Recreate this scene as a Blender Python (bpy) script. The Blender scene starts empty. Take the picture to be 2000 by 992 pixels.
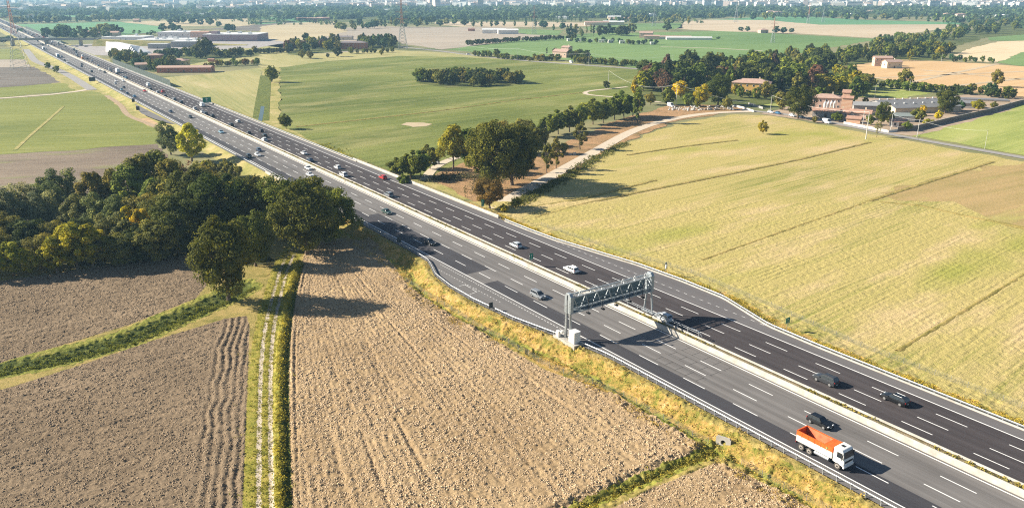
import bpy, math, random
import numpy as np
from mathutils import Vector, Matrix
rad = math.radians
random.seed(7)
RNG = np.random.default_rng(11)
scene = bpy.context.scene
COL = scene.collection

# ------------------------------------------------------------ camera
CAM_H = 66.0
FPX, CX, CY = 1555.0, 1000.0, 496.0
PITCH = rad(18.2247)
cd = bpy.data.cameras.new('camera')
cam = bpy.data.objects.new('camera', cd); COL.objects.link(cam)
cam.location = (0, 0, CAM_H)
cam.rotation_euler = (rad(90) - PITCH, 0, 0)
cd.sensor_fit = 'HORIZONTAL'; cd.sensor_width = 36.0
cd.lens = 36.0 * FPX / 2000.0
cd.clip_start = 1.0; cd.clip_end = 30000.0
scene.camera = cam

# ------------------------------------------------------------ sky, sun, exposure
SUN_EL, SUN_AZ = 28.5, -82.0          # azimuth measured from +Y towards +X
w = bpy.data.worlds.new('World'); scene.world = w; w.use_nodes = True
nt = w.node_tree; nt.nodes.clear()
sky = nt.nodes.new('ShaderNodeTexSky'); sky.sky_type = 'NISHITA'; sky.sun_disc = False
sky.sun_elevation = rad(SUN_EL); sky.sun_rotation = rad(SUN_AZ)
sky.air_density = 1.0; sky.dust_density = 0.4; sky.ozone_density = 1.6
bg = nt.nodes.new('ShaderNodeBackground'); bg.inputs['Strength'].default_value = 0.05
wo = nt.nodes.new('ShaderNodeOutputWorld')
nt.links.new(sky.outputs[0], bg.inputs['Color']); nt.links.new(bg.outputs[0], wo.inputs['Surface'])
sd = bpy.data.lights.new('sun', 'SUN'); sd.energy = 5.0; sd.angle = rad(0.53); sd.color = (1.0, 0.915, 0.77)
sun = bpy.data.objects.new('sun', sd); COL.objects.link(sun)
sdir = Vector((math.sin(rad(SUN_AZ)) * math.cos(rad(SUN_EL)), math.cos(rad(SUN_AZ)) * math.cos(rad(SUN_EL)), math.sin(rad(SUN_EL))))
sun.rotation_euler = sdir.to_track_quat('Z', 'Y').to_euler(); sun.location = (0, 0, 200)
vs = scene.view_settings
vs.view_transform = 'Standard'; vs.look = 'None'; vs.gamma = 1.0; vs.use_curve_mapping = False
vs.exposure = 1.17
scene.cycles.max_bounces = 5; scene.cycles.diffuse_bounces = 2; scene.cycles.glossy_bounces = 2
scene.cycles.transmission_bounces = 2; scene.cycles.volume_bounces = 0; scene.cycles.transparent_max_bounces = 6
scene.cycles.use_denoising = False; scene.cycles.pixel_filter_type = 'BLACKMAN_HARRIS'; scene.cycles.filter_width = 1.15

# ------------------------------------------------------------ photo pixel -> ground
NV = np.array([0.82228439, 0.56907678])        # across the motorway, to the right
DV = np.array([-0.56907678, 0.82228439])       # along the motorway, away
GZ = -1.6                                      # level of the fields; the motorway deck is at 0
CP, SP = math.cos(PITCH), math.sin(PITCH)
def G(u, v, z=GZ):
    x = (u - CX) / FPX; y = -(v - CY) / FPX
    dy = CP + y * SP; dz = -SP + y * CP
    t = (CAM_H - z) / -dz
    return (x * t, dy * t)
def R(l, d): return (l * NV[0] + d * DV[0], l * NV[1] + d * DV[1])
def LD(x, y): return (x * NV[0] + y * NV[1], x * DV[0] + y * DV[1])
def px(u, v, z=GZ):                            # photo pixels per metre at that spot
    x, y = G(u, v, z); return FPX / (y * CP + (CAM_H - z) * SP)
def proj(X, Y, Z):
    dz = Z - CAM_H; zc = Y * CP - dz * SP; yc = Y * SP + dz * CP
    return CX + FPX * X / zc, CY - FPX * yc / zc

# ------------------------------------------------------------ material helpers
MATS = {}
class NT:
    def __init__(s, name, rough=0.9):
        s.m = bpy.data.materials.new(name); s.m.use_nodes = True
        s.t = s.m.node_tree; s.b = s.t.nodes['Principled BSDF']
        s.b.inputs['Roughness'].default_value = rough
        s.b.inputs['Specular IOR Level'].default_value = 0.15
        s.pos = s.t.nodes.new('ShaderNodeNewGeometry').outputs['Position']
        MATS[name] = s.m
    def n(s, t): return s.t.nodes.new('ShaderNode' + t)
    def l(s, a, b): s.t.links.new(a, b)
    def mapping(s, ang, sx, sy, sz=1.0):
        m = s.n('Mapping'); m.vector_type = 'POINT'
        r = s.n('VectorRotate'); r.rotation_type = 'Z_AXIS'; r.inputs['Angle'].default_value = -rad(ang)
        s.l(s.pos, r.inputs['Vector']); s.l(r.outputs[0], m.inputs[0])
        m.inputs['Scale'].default_value = (sx, sy, sz); return m.outputs[0]
    def noise(s, scale, detail=3, rough=0.55, vec=None, dist=0.0):
        n = s.n('TexNoise'); n.inputs['Scale'].default_value = scale; n.inputs['Detail'].default_value = detail
        n.inputs['Roughness'].default_value = rough; n.inputs['Distortion'].default_value = dist
        s.l(vec if vec is not None else s.pos, n.inputs['Vector']); return n.outputs['Fac']
    def ramp(s, fac, stops):
        r = s.n('ValToRGB'); e = r.color_ramp.elements
        while len(e) < len(stops): e.new(0.5)
        for i, (p, c) in enumerate(stops):
            e[i].position = p; e[i].color = (c[0], c[1], c[2], 1)
        s.l(fac, r.inputs[0]); return r.outputs[0]
    def mix(s, fac, a, b, mode='MIX'):
        m = s.n('Mix'); m.data_type = 'RGBA'; m.blend_type = mode
        if isinstance(fac, (int, float)): m.inputs[0].default_value = fac
        else: s.l(fac, m.inputs[0])
        for i, v in ((6, a), (7, b)):
            if isinstance(v, tuple): m.inputs[i].default_value = (v[0], v[1], v[2], 1)
            else: s.l(v, m.inputs[i])
        return m.outputs[2]
    def math(s, op, a, b=0.0, clamp=False):
        m = s.n('Math'); m.operation = op; m.use_clamp = clamp
        for i, v in ((0, a), (1, b)):
            if isinstance(v, (int, float)): m.inputs[i].default_value = v
            else: s.l(v, m.inputs[i])
        return m.outputs[0]
    def step(s, fac, lo, hi):
        m = s.n('MapRange'); m.inputs[1].default_value = lo; m.inputs[2].default_value = hi
        s.l(fac, m.inputs[0]); return m.outputs[0]
    def bump(s, h, strength=0.5, dist=0.1):
        b = s.n('Bump'); b.inputs['Strength'].default_value = strength; b.inputs['Distance'].default_value = dist
        s.l(h, b.inputs['Height']); s.l(b.outputs[0], s.b.inputs['Normal'])
    def col(s, c):
        if isinstance(c, tuple): s.b.inputs['Base Color'].default_value = (c[0], c[1], c[2], 1)
        else: s.l(c, s.b.inputs['Base Color'])

def flat(name, c, rough=0.7, metal=0.0, spec=0.3, var=0.12, scale=1.5):
    """a plain painted or plastered surface with slight uneven weathering"""
    k = NT(name, rough); k.b.inputs['Metallic'].default_value = metal; k.b.inputs['Specular IOR Level'].default_value = spec
    if var:
        f = k.noise(scale, 4)
        k.col(k.ramp(f, [(0.3, tuple(v * (1 - var) for v in c)), (0.7, tuple(min(1, v * (1 + var)) for v in c))]))
    else: k.col(c)
    return k.m

def field_mat(name, a, b, c, ang, row=1.2, patch=0.02, fine=1.2, bump=0.6, amt=1.0, patchcol=None, patch_t=(0.55, 0.66), c_t=(0.55, 0.7)):
    """crop / stubble: a,b the two tones of the rows, c the tone of bare patches"""
    k = NT(name)
    rv = k.mapping(ang, 0.018, 1.0)
    r1 = k.noise(row, 3, 0.6, rv)
    f = k.noise(fine, 5, 0.72)
    big = k.noise(patch, 4, 0.6, k.mapping(ang, 0.4, 1.0))
    s = k.math('ADD', k.math('MULTIPLY', r1, 0.5 * amt), k.math('MULTIPLY', f, 0.5))
    s = k.math('ADD', s, k.math('MULTIPLY', k.math('SUBTRACT', big, 0.5), 0.8))
    base = k.ramp(s, [(0.32, a), (0.62, b)])
    mid = k.noise(patch * 3.1, 5, 0.65, k.mapping(ang, 0.28, 1.0))
    base = k.mix(k.math('MULTIPLY', k.step(mid, *c_t), 0.75), base, c)
    if patchcol:
        base = k.mix(k.math('MULTIPLY', k.step(big, *patch_t), 0.8), base, patchcol)
    k.col(base)
    if bump:
        h = k.math('ADD', k.noise(fine * 1.6, 4, 0.7), k.math('MULTIPLY', r1, 0.7))
        k.bump(h, bump, 0.35)
    return k.m

def soil_mat(name, a, b, ang, bump=0.8):
    k = NT(name)
    f = k.noise(3.2, 8, 0.85); big = k.noise(0.05, 3)
    rr = k.noise(0.9, 2, 0.5, k.mapping(ang, 0.05, 1.0))
    s = k.math('ADD', k.math('MULTIPLY', f, 0.55), k.math('ADD', k.math('MULTIPLY', big, 0.25), k.math('MULTIPLY', rr, 0.2)))
    c = k.ramp(s, [(0.34, a), (0.62, b)])
    k.col(c)
    k.bump(k.noise(4.5, 6, 0.85), bump, 0.3)
    return k.m

def grass_mat(name, cols, scale=0.25, bump=0.8):
    k = NT(name)
    big = k.noise(scale, 5, 0.7); f = k.noise(2.6, 4, 0.7)
    s = k.math('ADD', k.math('MULTIPLY', big, 0.7), k.math('MULTIPLY', f, 0.35))
    n = len(cols)
    k.col(k.ramp(s, [(0.36 + 0.32 * i / (n - 1), c) for i, c in enumerate(cols)]))
    k.bump(k.noise(3.0, 4, 0.8), bump, 0.3)
    return k.m

# ------------------------------------------------------------ object helpers
def tag(o, label=None, cat=None, group=None, kind=None):
    if label: o['label'] = label
    if cat: o['category'] = cat
    if group: o['group'] = group
    if kind: o['kind'] = kind
    return o
def empty(name, loc=(0, 0, 0), rz=0.0, label=None, cat=None, group=None):
    o = bpy.data.objects.new(name, None); COL.objects.link(o)
    o.empty_display_size = 0.5; o.location = loc; o.rotation_euler = (0, 0, rz)
    return tag(o, label, cat, group)
def mesh_np(name, V, F, mat=None, parent=None, smooth=False, kind=None, attr=None):
    """V (n,3); F (m,3) or (m,4) arrays"""
    V = np.asarray(V, np.float32); F = np.asarray(F, np.int32)
    me = bpy.data.meshes.new(name)
    m, k = F.shape
    me.vertices.add(len(V)); me.vertices.foreach_set('co', V.ravel())
    me.loops.add(m * k); me.loops.foreach_set('vertex_index', F.ravel())
    me.polygons.add(m); me.polygons.foreach_set('loop_start', np.arange(0, m * k, k, dtype=np.int32))
    me.polygons.foreach_set('loop_total', np.full(m, k, np.int32))
    if smooth: me.polygons.foreach_set('use_smooth', np.ones(m, bool))
    if attr is not None:
        a = me.attributes.new('hue', 'FLOAT', 'FACE'); a.data.foreach_set('value', np.asarray(attr, np.float32))
    me.update(calc_edges=True)
    if mat is not None:
        for q in (mat if isinstance(mat, (list, tuple)) else [mat]): me.materials.append(q)
    o = bpy.data.objects.new(name, me); COL.objects.link(o)
    if parent is not None: o.parent = parent
    if kind: o['kind'] = kind
    return o

class MB:
    """collects boxes, prisms, tubes into ONE mesh"""
    def __init__(s): s.v = []; s.f = []; s.mi = []; s.cur = 0
    def add(s, vs, fs):
        b = len(s.v); s.v += [tuple(p) for p in vs]; s.f += [tuple(b + i for i in q) for q in fs]; s.mi += [s.cur] * len(fs)
    def box(s, c, size, rz=0.0):
        x, y, z = size[0] / 2, size[1] / 2, size[2] / 2; cs, sn = math.cos(rz), math.sin(rz)
        vs = []
        for dz in (-z, z):
            for dx, dy in ((-x, -y), (x, -y), (x, y), (-x, y)):
                vs.append((c[0] + dx * cs - dy * sn, c[1] + dx * sn + dy * cs, c[2] + dz))
        s.add(vs, [(3, 2, 1, 0), (4, 5, 6, 7), (0, 1, 5, 4), (1, 2, 6, 5), (2, 3, 7, 6), (3, 0, 4, 7)])
    def prism(s, poly, z0, z1):
        n = len(poly); z0s = z0 if hasattr(z0, '__len__') else [z0] * n; z1s = z1 if hasattr(z1, '__len__') else [z1] * n
        vs = [(p[0], p[1], z0s[i]) for i, p in enumerate(poly)] + [(p[0], p[1], z1s[i]) for i, p in enumerate(poly)]
        s.add(vs, [tuple(range(n - 1, -1, -1)), tuple(range(n, 2 * n))] + [(i, (i + 1) % n, n + (i + 1) % n, n + i) for i in range(n)])
    def tube(s, p, q, r0, r1=None, n=6, cap=True):
        r1 = r0 if r1 is None else r1; p = Vector(p); q = Vector(q); a = (q - p)
        if a.length < 1e-6: return
        a.normalize(); t = Vector((0, 0, 1)) if abs(a.z) < 0.9 else Vector((1, 0, 0)); e1 = a.cross(t).normalized(); e2 = a.cross(e1)
        vs = []
        for c, r in ((p, r0), (q, r1)):
            for i in range(n):
                th = 2 * math.pi * (i + 0.5) / n; vs.append(c + e1 * (r * math.cos(th)) + e2 * (r * math.sin(th)))
        fs = [(i, i + n, (i + 1) % n + n, (i + 1) % n) for i in range(n)]
        if cap: fs += [tuple(range(n)), tuple(range(2 * n - 1, n - 1, -1))]
        s.add(vs, fs)
    def path(s, pts, r, n=5):
        for a, b in zip(pts[:-1], pts[1:]): s.tube(a, b, r, n=n)
    def loft(s, secs, cap=True):
        n = len(secs[0]); vs = [p for sec in secs for p in sec]; fs = []
        for k in range(len(secs) - 1):
            for i in range(n): fs.append((k * n + i, k * n + (i + 1) % n, (k + 1) * n + (i + 1) % n, (k + 1) * n + i))
        if cap: fs += [tuple(range(n - 1, -1, -1)), tuple((len(secs) - 1) * n + i for i in range(n))]
        s.add(vs, fs)
    def quad(s, a, b, c, d): s.add([a, b, c, d], [(0, 1, 2, 3)])
    def build(s, name, mat=None, parent=None, smooth=False, bevel=0.0, kind=None):
        me = bpy.data.meshes.new(name); me.from_pydata([tuple(p) for p in s.v], [], s.f)
        for q in (mat if isinstance(mat, (list, tuple)) else [mat]):
            if q: me.materials.append(q)
        if s.mi and max(s.mi) > 0: me.polygons.foreach_set('material_index', s.mi)
        if smooth: me.polygons.foreach_set('use_smooth', [True] * len(me.polygons))
        me.update()
        o = bpy.data.objects.new(name, me); COL.objects.link(o)
        if parent is not None: o.parent = parent
        if bevel:
            b = o.modifiers.new('bevel', 'BEVEL'); b.width = bevel; b.segments = 2; b.limit_method = 'ANGLE'
        if kind: o['kind'] = kind
        return o
def copy_tree(o, parent=None):
    c = o.copy(); COL.objects.link(c)
    if parent is not None: c.parent = parent
    for ch in CH.get(o.name, ()): CH.setdefault(c.name, []).append(copy_tree(ch, c))
    return c
CH = {}
def register(o):            # remember a prototype's children so that copies need no search
    def walk(p):
        CH[p.name] = [q for q in bpy.data.objects if q.parent == p]
        for q in CH[p.name]: walk(q)
    walk(o)

# ------------------------------------------------------------ value noise for real relief
def vnoise(x, y, scale, seed):
    r = np.random.default_rng(seed); T = r.random((256, 256)).astype(np.float32)
    X = x / scale; Y = y / scale; xi = np.floor(X).astype(int); yi = np.floor(Y).astype(int)
    fx = X - xi; fy = Y - yi; fx = fx * fx * (3 - 2 * fx); fy = fy * fy * (3 - 2 * fy)
    a = T[xi & 255, yi & 255]; b = T[(xi + 1) & 255, yi & 255]; c = T[xi & 255, (yi + 1) & 255]; d = T[(xi + 1) & 255, (yi + 1) & 255]
    return (a * (1 - fx) + b * fx) * (1 - fy) + (c * (1 - fx) + d * fx) * fy
def inpoly(x, y, poly):
    r = np.zeros(x.shape, bool); n = len(poly)
    for i in range(n):
        x1, y1 = poly[i]; x2, y2 = poly[(i + 1) % n]
        if y1 == y2: continue
        c = ((y1 > y) != (y2 > y)) & (x < (x2 - x1) * (y - y1) / (y2 - y1) + x1); r ^= c
    return r
def pdist(x, y, pts):
    """distance to a polyline, and signed side (positive = to its left)"""
    best = np.full(x.shape, 1e9); side = np.zeros(x.shape)
    for (x1, y1), (x2, y2) in zip(pts[:-1], pts[1:]):
        dx, dy = x2 - x1, y2 - y1; L = dx * dx + dy * dy
        t = np.clip(((x - x1) * dx + (y - y1) * dy) / L, 0, 1)
        ex, ey = x - x1 - t * dx, y - y1 - t * dy; dd = ex * ex + ey * ey
        m = dd < best; best = np.where(m, dd, best); side = np.where(m, np.sign(dx * ey - dy * ex), side)
    return np.sqrt(best), side
def dense(pts, step):
    out = []
    for a, b in zip(pts[:-1], pts[1:]):
        n = max(1, int(math.hypot(b[0] - a[0], b[1] - a[1]) / step))
        out += [(a[0] + (b[0] - a[0]) * i / n, a[1] + (b[1] - a[1]) * i / n) for i in range(n)]
    return out + [pts[-1]]
def smooth_line(pts, it=2):
    for _ in range(it):
        q = [pts[0]]
        for a, b in zip(pts[:-1], pts[1:]):
            q += [(a[0] * .75 + b[0] * .25, a[1] * .75 + b[1] * .25), (a[0] * .25 + b[0] * .75, a[1] * .25 + b[1] * .75)]
        pts = q + [pts[-1]]
    return pts
def ribbon(name, pts, width, z, mat, kind='structure', lift=0.0):
    """a flat strip along a line; width a number or list"""
    n = len(pts); V = []; F = []
    for i, p in enumerate(pts):
        a = pts[max(0, i - 1)]; b = pts[min(n - 1, i + 1)]; dx, dy = b[0] - a[0], b[1] - a[1]; L = math.hypot(dx, dy) or 1
        w_ = (width[i] if hasattr(width, '__len__') else width) / 2
        V += [(p[0] - dy / L * w_, p[1] + dx / L * w_, z), (p[0] + dy / L * w_, p[1] - dx / L * w_, z)]
    F = [(2 * i, 2 * i + 1, 2 * i + 3, 2 * i + 2) for i in range(n - 1)]
    return mesh_np(name, V, F, mat, kind=kind)
# ============================================================ ground materials
SOIL1 = soil_mat('soil_tan', (0.21, 0.135, 0.068), (0.57, 0.41, 0.23), 108)
SOIL2 = soil_mat('soil_brown', (0.125, 0.088, 0.053), (0.34, 0.25, 0.16), 33)
GRASS_DRY = grass_mat('verge_grass', [(0.07, 0.11, 0.015), (0.22, 0.20, 0.04), (0.45, 0.29, 0.085), (0.58, 0.39, 0.19)], 0.35)
GRASS_DRY2 = grass_mat('dry_grass', [(0.14, 0.14, 0.03), (0.33, 0.26, 0.08), (0.46, 0.33, 0.13)], 0.3)
GRASS_LUSH = grass_mat('bank_grass', [(0.045, 0.065, 0.012), (0.12, 0.145, 0.028), (0.25, 0.25, 0.06)], 0.5, 1.0)
GRASS_RIM = grass_mat('rim_grass', [(0.11, 0.14, 0.02), (0.25, 0.25, 0.045), (0.41, 0.34, 0.10)], 0.35)
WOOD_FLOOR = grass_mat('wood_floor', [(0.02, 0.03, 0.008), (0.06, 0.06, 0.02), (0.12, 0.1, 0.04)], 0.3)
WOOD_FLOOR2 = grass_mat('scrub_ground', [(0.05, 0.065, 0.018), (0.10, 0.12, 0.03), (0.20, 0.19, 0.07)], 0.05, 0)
TRACKG = grass_mat('track_grass', [(0.12, 0.14, 0.02), (0.30, 0.27, 0.045), (0.48, 0.36, 0.10)], 0.6)
GRAVEL = flat('track_gravel', (0.45, 0.38, 0.30), 0.95, var=0.25, scale=3)
WATER = NT('ditch_water', 0.08); WATER.col((0.03, 0.04, 0.025)); WATER.b.inputs['Specular IOR Level'].default_value = 0.2; WATER = WATER.m

def wpoly(pts): return [G(u, v) for u, v in pts]
# ------------------------------------------------------------ near terrain
P_BROWN_C = wpoly([(600, 478), (650, 466), (720, 468), (738, 480), (800, 560), (860, 601), (960, 660), (1060, 720), (1200, 770), (1330, 842), (1382, 882), (1300, 925), (1180, 972), (1100, 1015), (900, 1140), (580, 1140), (572, 1060), (566, 992), (561, 850), (561, 700), (572, 600), (585, 530)])
P_BROWN_D = wpoly([(1402, 902), (1480, 935), (1560, 975), (1640, 1030), (1760, 1120), (1060, 1120), (1180, 1000), (1280, 950)])
P_BROWN_A = wpoly([(-260, 590), (-100, 562), (0, 549), (200, 520), (370, 500), (396, 530), (404, 556), (382, 583), (250, 635), (100, 680), (0, 707), (-100, 737), (-300, 790)])
P_BROWN_B = wpoly([(-300, 850), (-100, 798), (0, 762), (150, 715), (300, 665), (440, 622), (482, 617), (488, 640), (484, 720), (479, 850), (473, 1000), (468, 1140), (-300, 1140)])
CANAL = dense([G(u, v, -3.0) for u, v in [(-320, 800), (-100, 762), (0, 738), (125, 713), (252, 678), (375, 624), (456, 588), (480, 572)]], 2.0)
CANAL = smooth_line(CANAL, 1)
DRAIN = smooth_line([G(u, v, -2.3) for u, v in [(1395, 886), (1340, 905), (1280, 932), (1200, 965), (1120, 1000), (1040, 1050)]])
TRACK = smooth_line([G(u, v) for u, v in [(519, 1160), (518, 992), (517, 850), (519, 700), (529, 620), (545, 560), (556, 520), (575, 485), (610, 462), (650, 452)]])
HEDGE = smooth_line([G(u, v) for u, v in [(556, 1160), (551, 992), (547, 850), (549, 700), (555, 640), (568, 560), (585, 515)]])
DITCH2 = smooth_line([G(u, v, -2.0) for u, v in [(566, 1160), (561, 992), (557, 850), (557, 700), (565, 620), (577, 555), (588, 520)]])
# edge of the paved surface (l as a function of d), with the two lay-bys
EL_D = [-200, 49, 65, 103, 112, 117, 128, 142, 152, 161.7, 168, 172.2, 181, 200, 221, 9000]
EL_L = [93.3, 93.3, 93.3, 93.3, 92.2, 91.0, 88.8, 87.5, 87.6, 88.8, 91.2, 92.6, 93.0, 93.1, 93.2, 93.2]
ER_D = [-200, 83, 95, 104, 111, 124, 139, 150, 168, 180, 191, 9000]
ER_L = [130.4, 130.3, 130.8, 133.4, 135.4, 135.8, 135.2, 133.6, 131.0, 130.6, 130.6, 130.6]
def edgeL(d): return np.interp(d, EL_D, EL_L)
def edgeR(d): return np.interp(d, ER_D, ER_L)

def hgt(x, y):
    """height of the near ground"""
    l = x * NV[0] + y * NV[1]; d = x * DV[0] + y * DV[1]
    z = np.full(x.shape, GZ)
    far = np.clip((260 - y) / 40, 0, 1)
    t = edgeL(d) - l
    lump = (vnoise(x, y, 3.0, 1) - .5) * 0.5 + (vnoise(x, y, 0.8, 2) - .5) * 0.3
    zz = np.interp(t, [-60, 0, 1.3, 3.6, 5.2, 6.4, 9.0], [-.25, -.12, -.12, -1.5, -2.15, -1.75, GZ])
    tuft = ((t > 0.5) & (t < 9.5)) * np.clip(vnoise(x, y, 0.5, 3) * vnoise(x, y, 1.9, 4) * 1.5 - .25, 0, 1) * 0.5
    z = np.where((t < 9) & (l < 112), zz + lump * 0.6 * (t > 0.9) + tuft, z)
    t2 = l - edgeR(d)
    zz = np.interp(t2, [-60, 0, 1.0, 4.0, 9.0], [-.25, -.12, -.12, -1.3, GZ])
    z = np.where((t2 < 9) & (l > 112), zz + lump * 0.5 * (t2 > 0.7), z)
    dc, sc_ = pdist(x, y, CANAL)
    # left of the line = the far, sunlit rim; bank and water lower
    s = dc * np.where(sc_ > 0, 1, -1)
    zc = np.interp(s, [-6, -1.9, -1.0, 0.5, 4.6, 6.5], [0, 0.0, -1.5, -1.5, -0.1, 0.05])
    cm = dc < 6.5
    z = np.where(cm, z + zc * 1.0 + (np.abs(s) > 0.8) * ((vnoise(x, y, .6, 8) - .4) * .22 * np.interp(s, [-2, 0.5, 4, 6], [0.1, 1, 1, 0.2])), z)
    dd, _ = pdist(x, y, DRAIN)
    z = np.where(dd < 2.6, z - np.interp(dd, [0, .6, 2.6], [1.0, .8, 0]) + (vnoise(x, y, .7, 9) - .3) * .5 * (dd > .5), z)
    dh, _ = pdist(x, y, HEDGE)
    z = np.where(dh < 1.2, z + np.interp(dh, [0, .9, 1.2], [.45, .3, 0]) * (0.5 + vnoise(x, y, .7, 10)), z)
    d2, _ = pdist(x, y, DITCH2)
    z = np.where(d2 < .9, z - np.interp(d2, [0, .35, .9], [.75, .6, 0]), z)
    return z, l, d, t, t2, dc, s, dd, dh, d2

def rows(x, y, ang, sp, amp, seed):
    a = rad(ang); q = -x * math.sin(a) + y * math.cos(a); p = x * math.cos(a) + y * math.sin(a)
    wob = (vnoise(p, q, 22.0, seed) - .5) * .7
    s = np.sin((q + wob) * 2 * math.pi / sp)
    gate = np.clip(vnoise(p * .12, q, 1.3, seed + 1) * 1.9 - .75, 0, 1)
    return amp * s * gate
def furrow(x, y, ang, pts_uv, width, depth):
    """single wheel furrows through given photo spots"""
    return 0

NEAR = [-150.0, 62.0, 150.0, 262.0]          # x0,y0,x1,y1 of the modelled near ground
def build_near():
    st = 0.2
    x0, y0, x1, y1 = NEAR
    nx = int((x1 - x0) / st); ny = int((y1 - y0) / st)
    xs = x0 + np.arange(nx + 1) * st; ys = y0 + np.arange(ny + 1) * st
    Xc, Yc = np.meshgrid(xs[:-1] + st / 2, ys[:-1] + st / 2, indexing='xy')
    l = Xc * NV[0] + Yc * NV[1]; d = Xc * DV[0] + Yc * DV[1]
    eL = edgeL(d); eR = edgeR(d)
    # what the picture (with a wide margin) can see
    vis = (np.abs(Xc) < (Yc * CP + 68 * SP) * (1000 / FPX) * 1.12 + 8) & (Yc > 78)
    left = (l < eL - 0.0) & vis
    reg = np.zeros(Xc.shape, np.int8)
    reg[left] = 1                                             # verge
    jit0 = (vnoise(Xc, Yc, 1.7, 22) - .5) * 1.2
    fl = 82.5 + 4.6 * np.clip((105 - d) / 20, 0, 1) + 7 * np.clip((d - 170) / 25, 0, 1)
    deep = left & (l < fl)
    reg[deep] = 9                                             # dry margin
    A = inpoly(Xc, Yc, P_BROWN_A) & left; B = inpoly(Xc, Yc, P_BROWN_B) & left
    C = inpoly(Xc, Yc, P_BROWN_C) & left; D = inpoly(Xc, Yc, P_BROWN_D) & left
    reg[left & (np.abs(eL - l - 5.6 + jit0) < .8)] = 7; reg[left & (eL - l < 1.6 + jit0)] = 9
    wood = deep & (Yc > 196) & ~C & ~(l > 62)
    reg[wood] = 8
    reg[A] = 2; reg[B] = 3; reg[C] = 4; reg[D] = 5
    jit = (vnoise(Xc, Yc, 1.1, 21) - .5) * .9
    dc, sc_ = pdist(Xc, Yc, CANAL)
    s = dc * np.where(sc_ > 0, 1, -1) + jit
    reg[(s > -4.2) & (s < 6.2) & left & (dc < 6.6) & (reg != 2) & (reg != 3)] = 7
    reg[(s > 0.7) & (s < 4.0) & left & (dc < 6.6)] = 6
    reg[(s > -2.1) & (s <= 0.7) & left & (dc < 6.6)] = 6
    dt, _ = pdist(Xc, Yc, TRACK)
    tr = (dt + jit * .5 < 3.0) & left & ~B & (reg != 6)
    reg[tr] = 13
    rut = left & (np.abs(dt - 0.88) + jit * .25 < 0.36) & (reg != 6)
    reg[rut] = 10
    dh, _ = pdist(Xc, Yc, HEDGE); reg[(dh + jit * .5 < 1.0) & left & (reg != 10)] = 13
    d2, _ = pdist(Xc, Yc, DITCH2); reg[(d2 < .7) & left & (reg != 10)] = 6
    dd, _ = pdist(Xc, Yc, DRAIN); reg[(dd + jit < 1.5) & left] = 7
    right = vis & (l > eR)
    reg[right] = 11
    reg[right & (l > eR + 5.5 + jit * 2)] = 12
    # vertices
    Xv, Yv = np.meshgrid(xs, ys, indexing='xy')
    z = hgt(Xv, Yv)[0]
    vr = np.zeros(Xv.shape, np.int8); vr[:-1, :-1] = reg
    clod = (vnoise(Xv, Yv, .27, 31) - .5) * .20 + (vnoise(Xv, Yv, .6, 32) - .5) * .13 + (vnoise(Xv, Yv, 3.6, 33) - .5) * .12 + np.clip(vnoise(Xv, Yv, .45, 34) - .74, 0, 1) * .55
    soil = np.isin(vr, (2, 3, 4, 5))
    z = z + np.where(soil, clod * np.where((vr == 3) & (pdist(Xv, Yv, TRACK)[0] < 11), .5, 1), 0)
    # furrows: field C runs away from the camera, A and B across
    dT = pdist(Xv, Yv, DITCH2)[0]; dV = np.clip(83.0 - (Xv * NV[0] + Yv * NV[1]), .1, 200); fr = dT / (dT + dV); al = Xv * DV[0] + Yv * DV[1]
    ph = fr * 38 + (vnoise(Xv, Yv, 14.0, 40) - .5) * .22
    gate = .35 + .9 * np.clip(vnoise(ph * 2.3, al * .05, 1.0, 42) * 1.7 - .5, 0, 1)
    z = z + np.where(vr == 4, np.sin(ph * 2 * math.pi) * .05 * gate - np.clip(vnoise(ph * 1.1, al * .03, 1.0, 44) * 3.2 - 2.35, 0, 1) * .28 + (vnoise(ph * 5.0, al * .8, 1.0, 46) - .5) * .12, 0)
    z = z + np.where((vr == 2) | (vr == 3), rows(Xv, Yv, 33, 3.1, .09, 43), 0)
    d2v = pdist(Xv, Yv, DITCH2)[0]
    # churned headland beside the track in field B
    lt, sd_ = pdist(Xv, Yv, TRACK)
    wv = (vnoise(Xv, Yv, 5.0, 47) - .5) * .9 + (vnoise(Xv, Yv, 1.3, 48) - .5) * .35
    z = z + np.where((vr == 3) & (lt < 11), np.sin((lt + wv) * 2 * math.pi / 1.4) * .12 * np.clip((10.8 - lt) / 1.5, 0, 1) * (.5 + vnoise(Xv * .3, Yv * .12, 1.0, 49)), 0)
    z = z + np.where((vr == 4) & (d2v < 2.2), np.sin(d2v * 2 * math.pi / 1.0) * .12, 0)
    dB = hgt_edge_dist(Xv, Yv, vr)
    # green field stubble on the right
    z = z + np.where(vr == 12, (vnoise(Xv, Yv, .8, 51) - .5) * .14 + rows(Xv, Yv, 40.3, 1.6, .04, 53) + .1, 0)
    z = z + np.where(vr == 7, (vnoise(Xv, Yv, .5, 55) - .3) * .25, 0)
    z = z + np.where(vr == 10, -.06, 0)
    V = np.stack([Xv, Yv, z], -1).reshape(-1, 3)
    idx = np.arange((nx + 1) * (ny + 1)).reshape(ny + 1, nx + 1)
    quads = np.stack([idx[:-1, :-1], idx[:-1, 1:], idx[1:, 1:], idx[1:, :-1]], -1)
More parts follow.
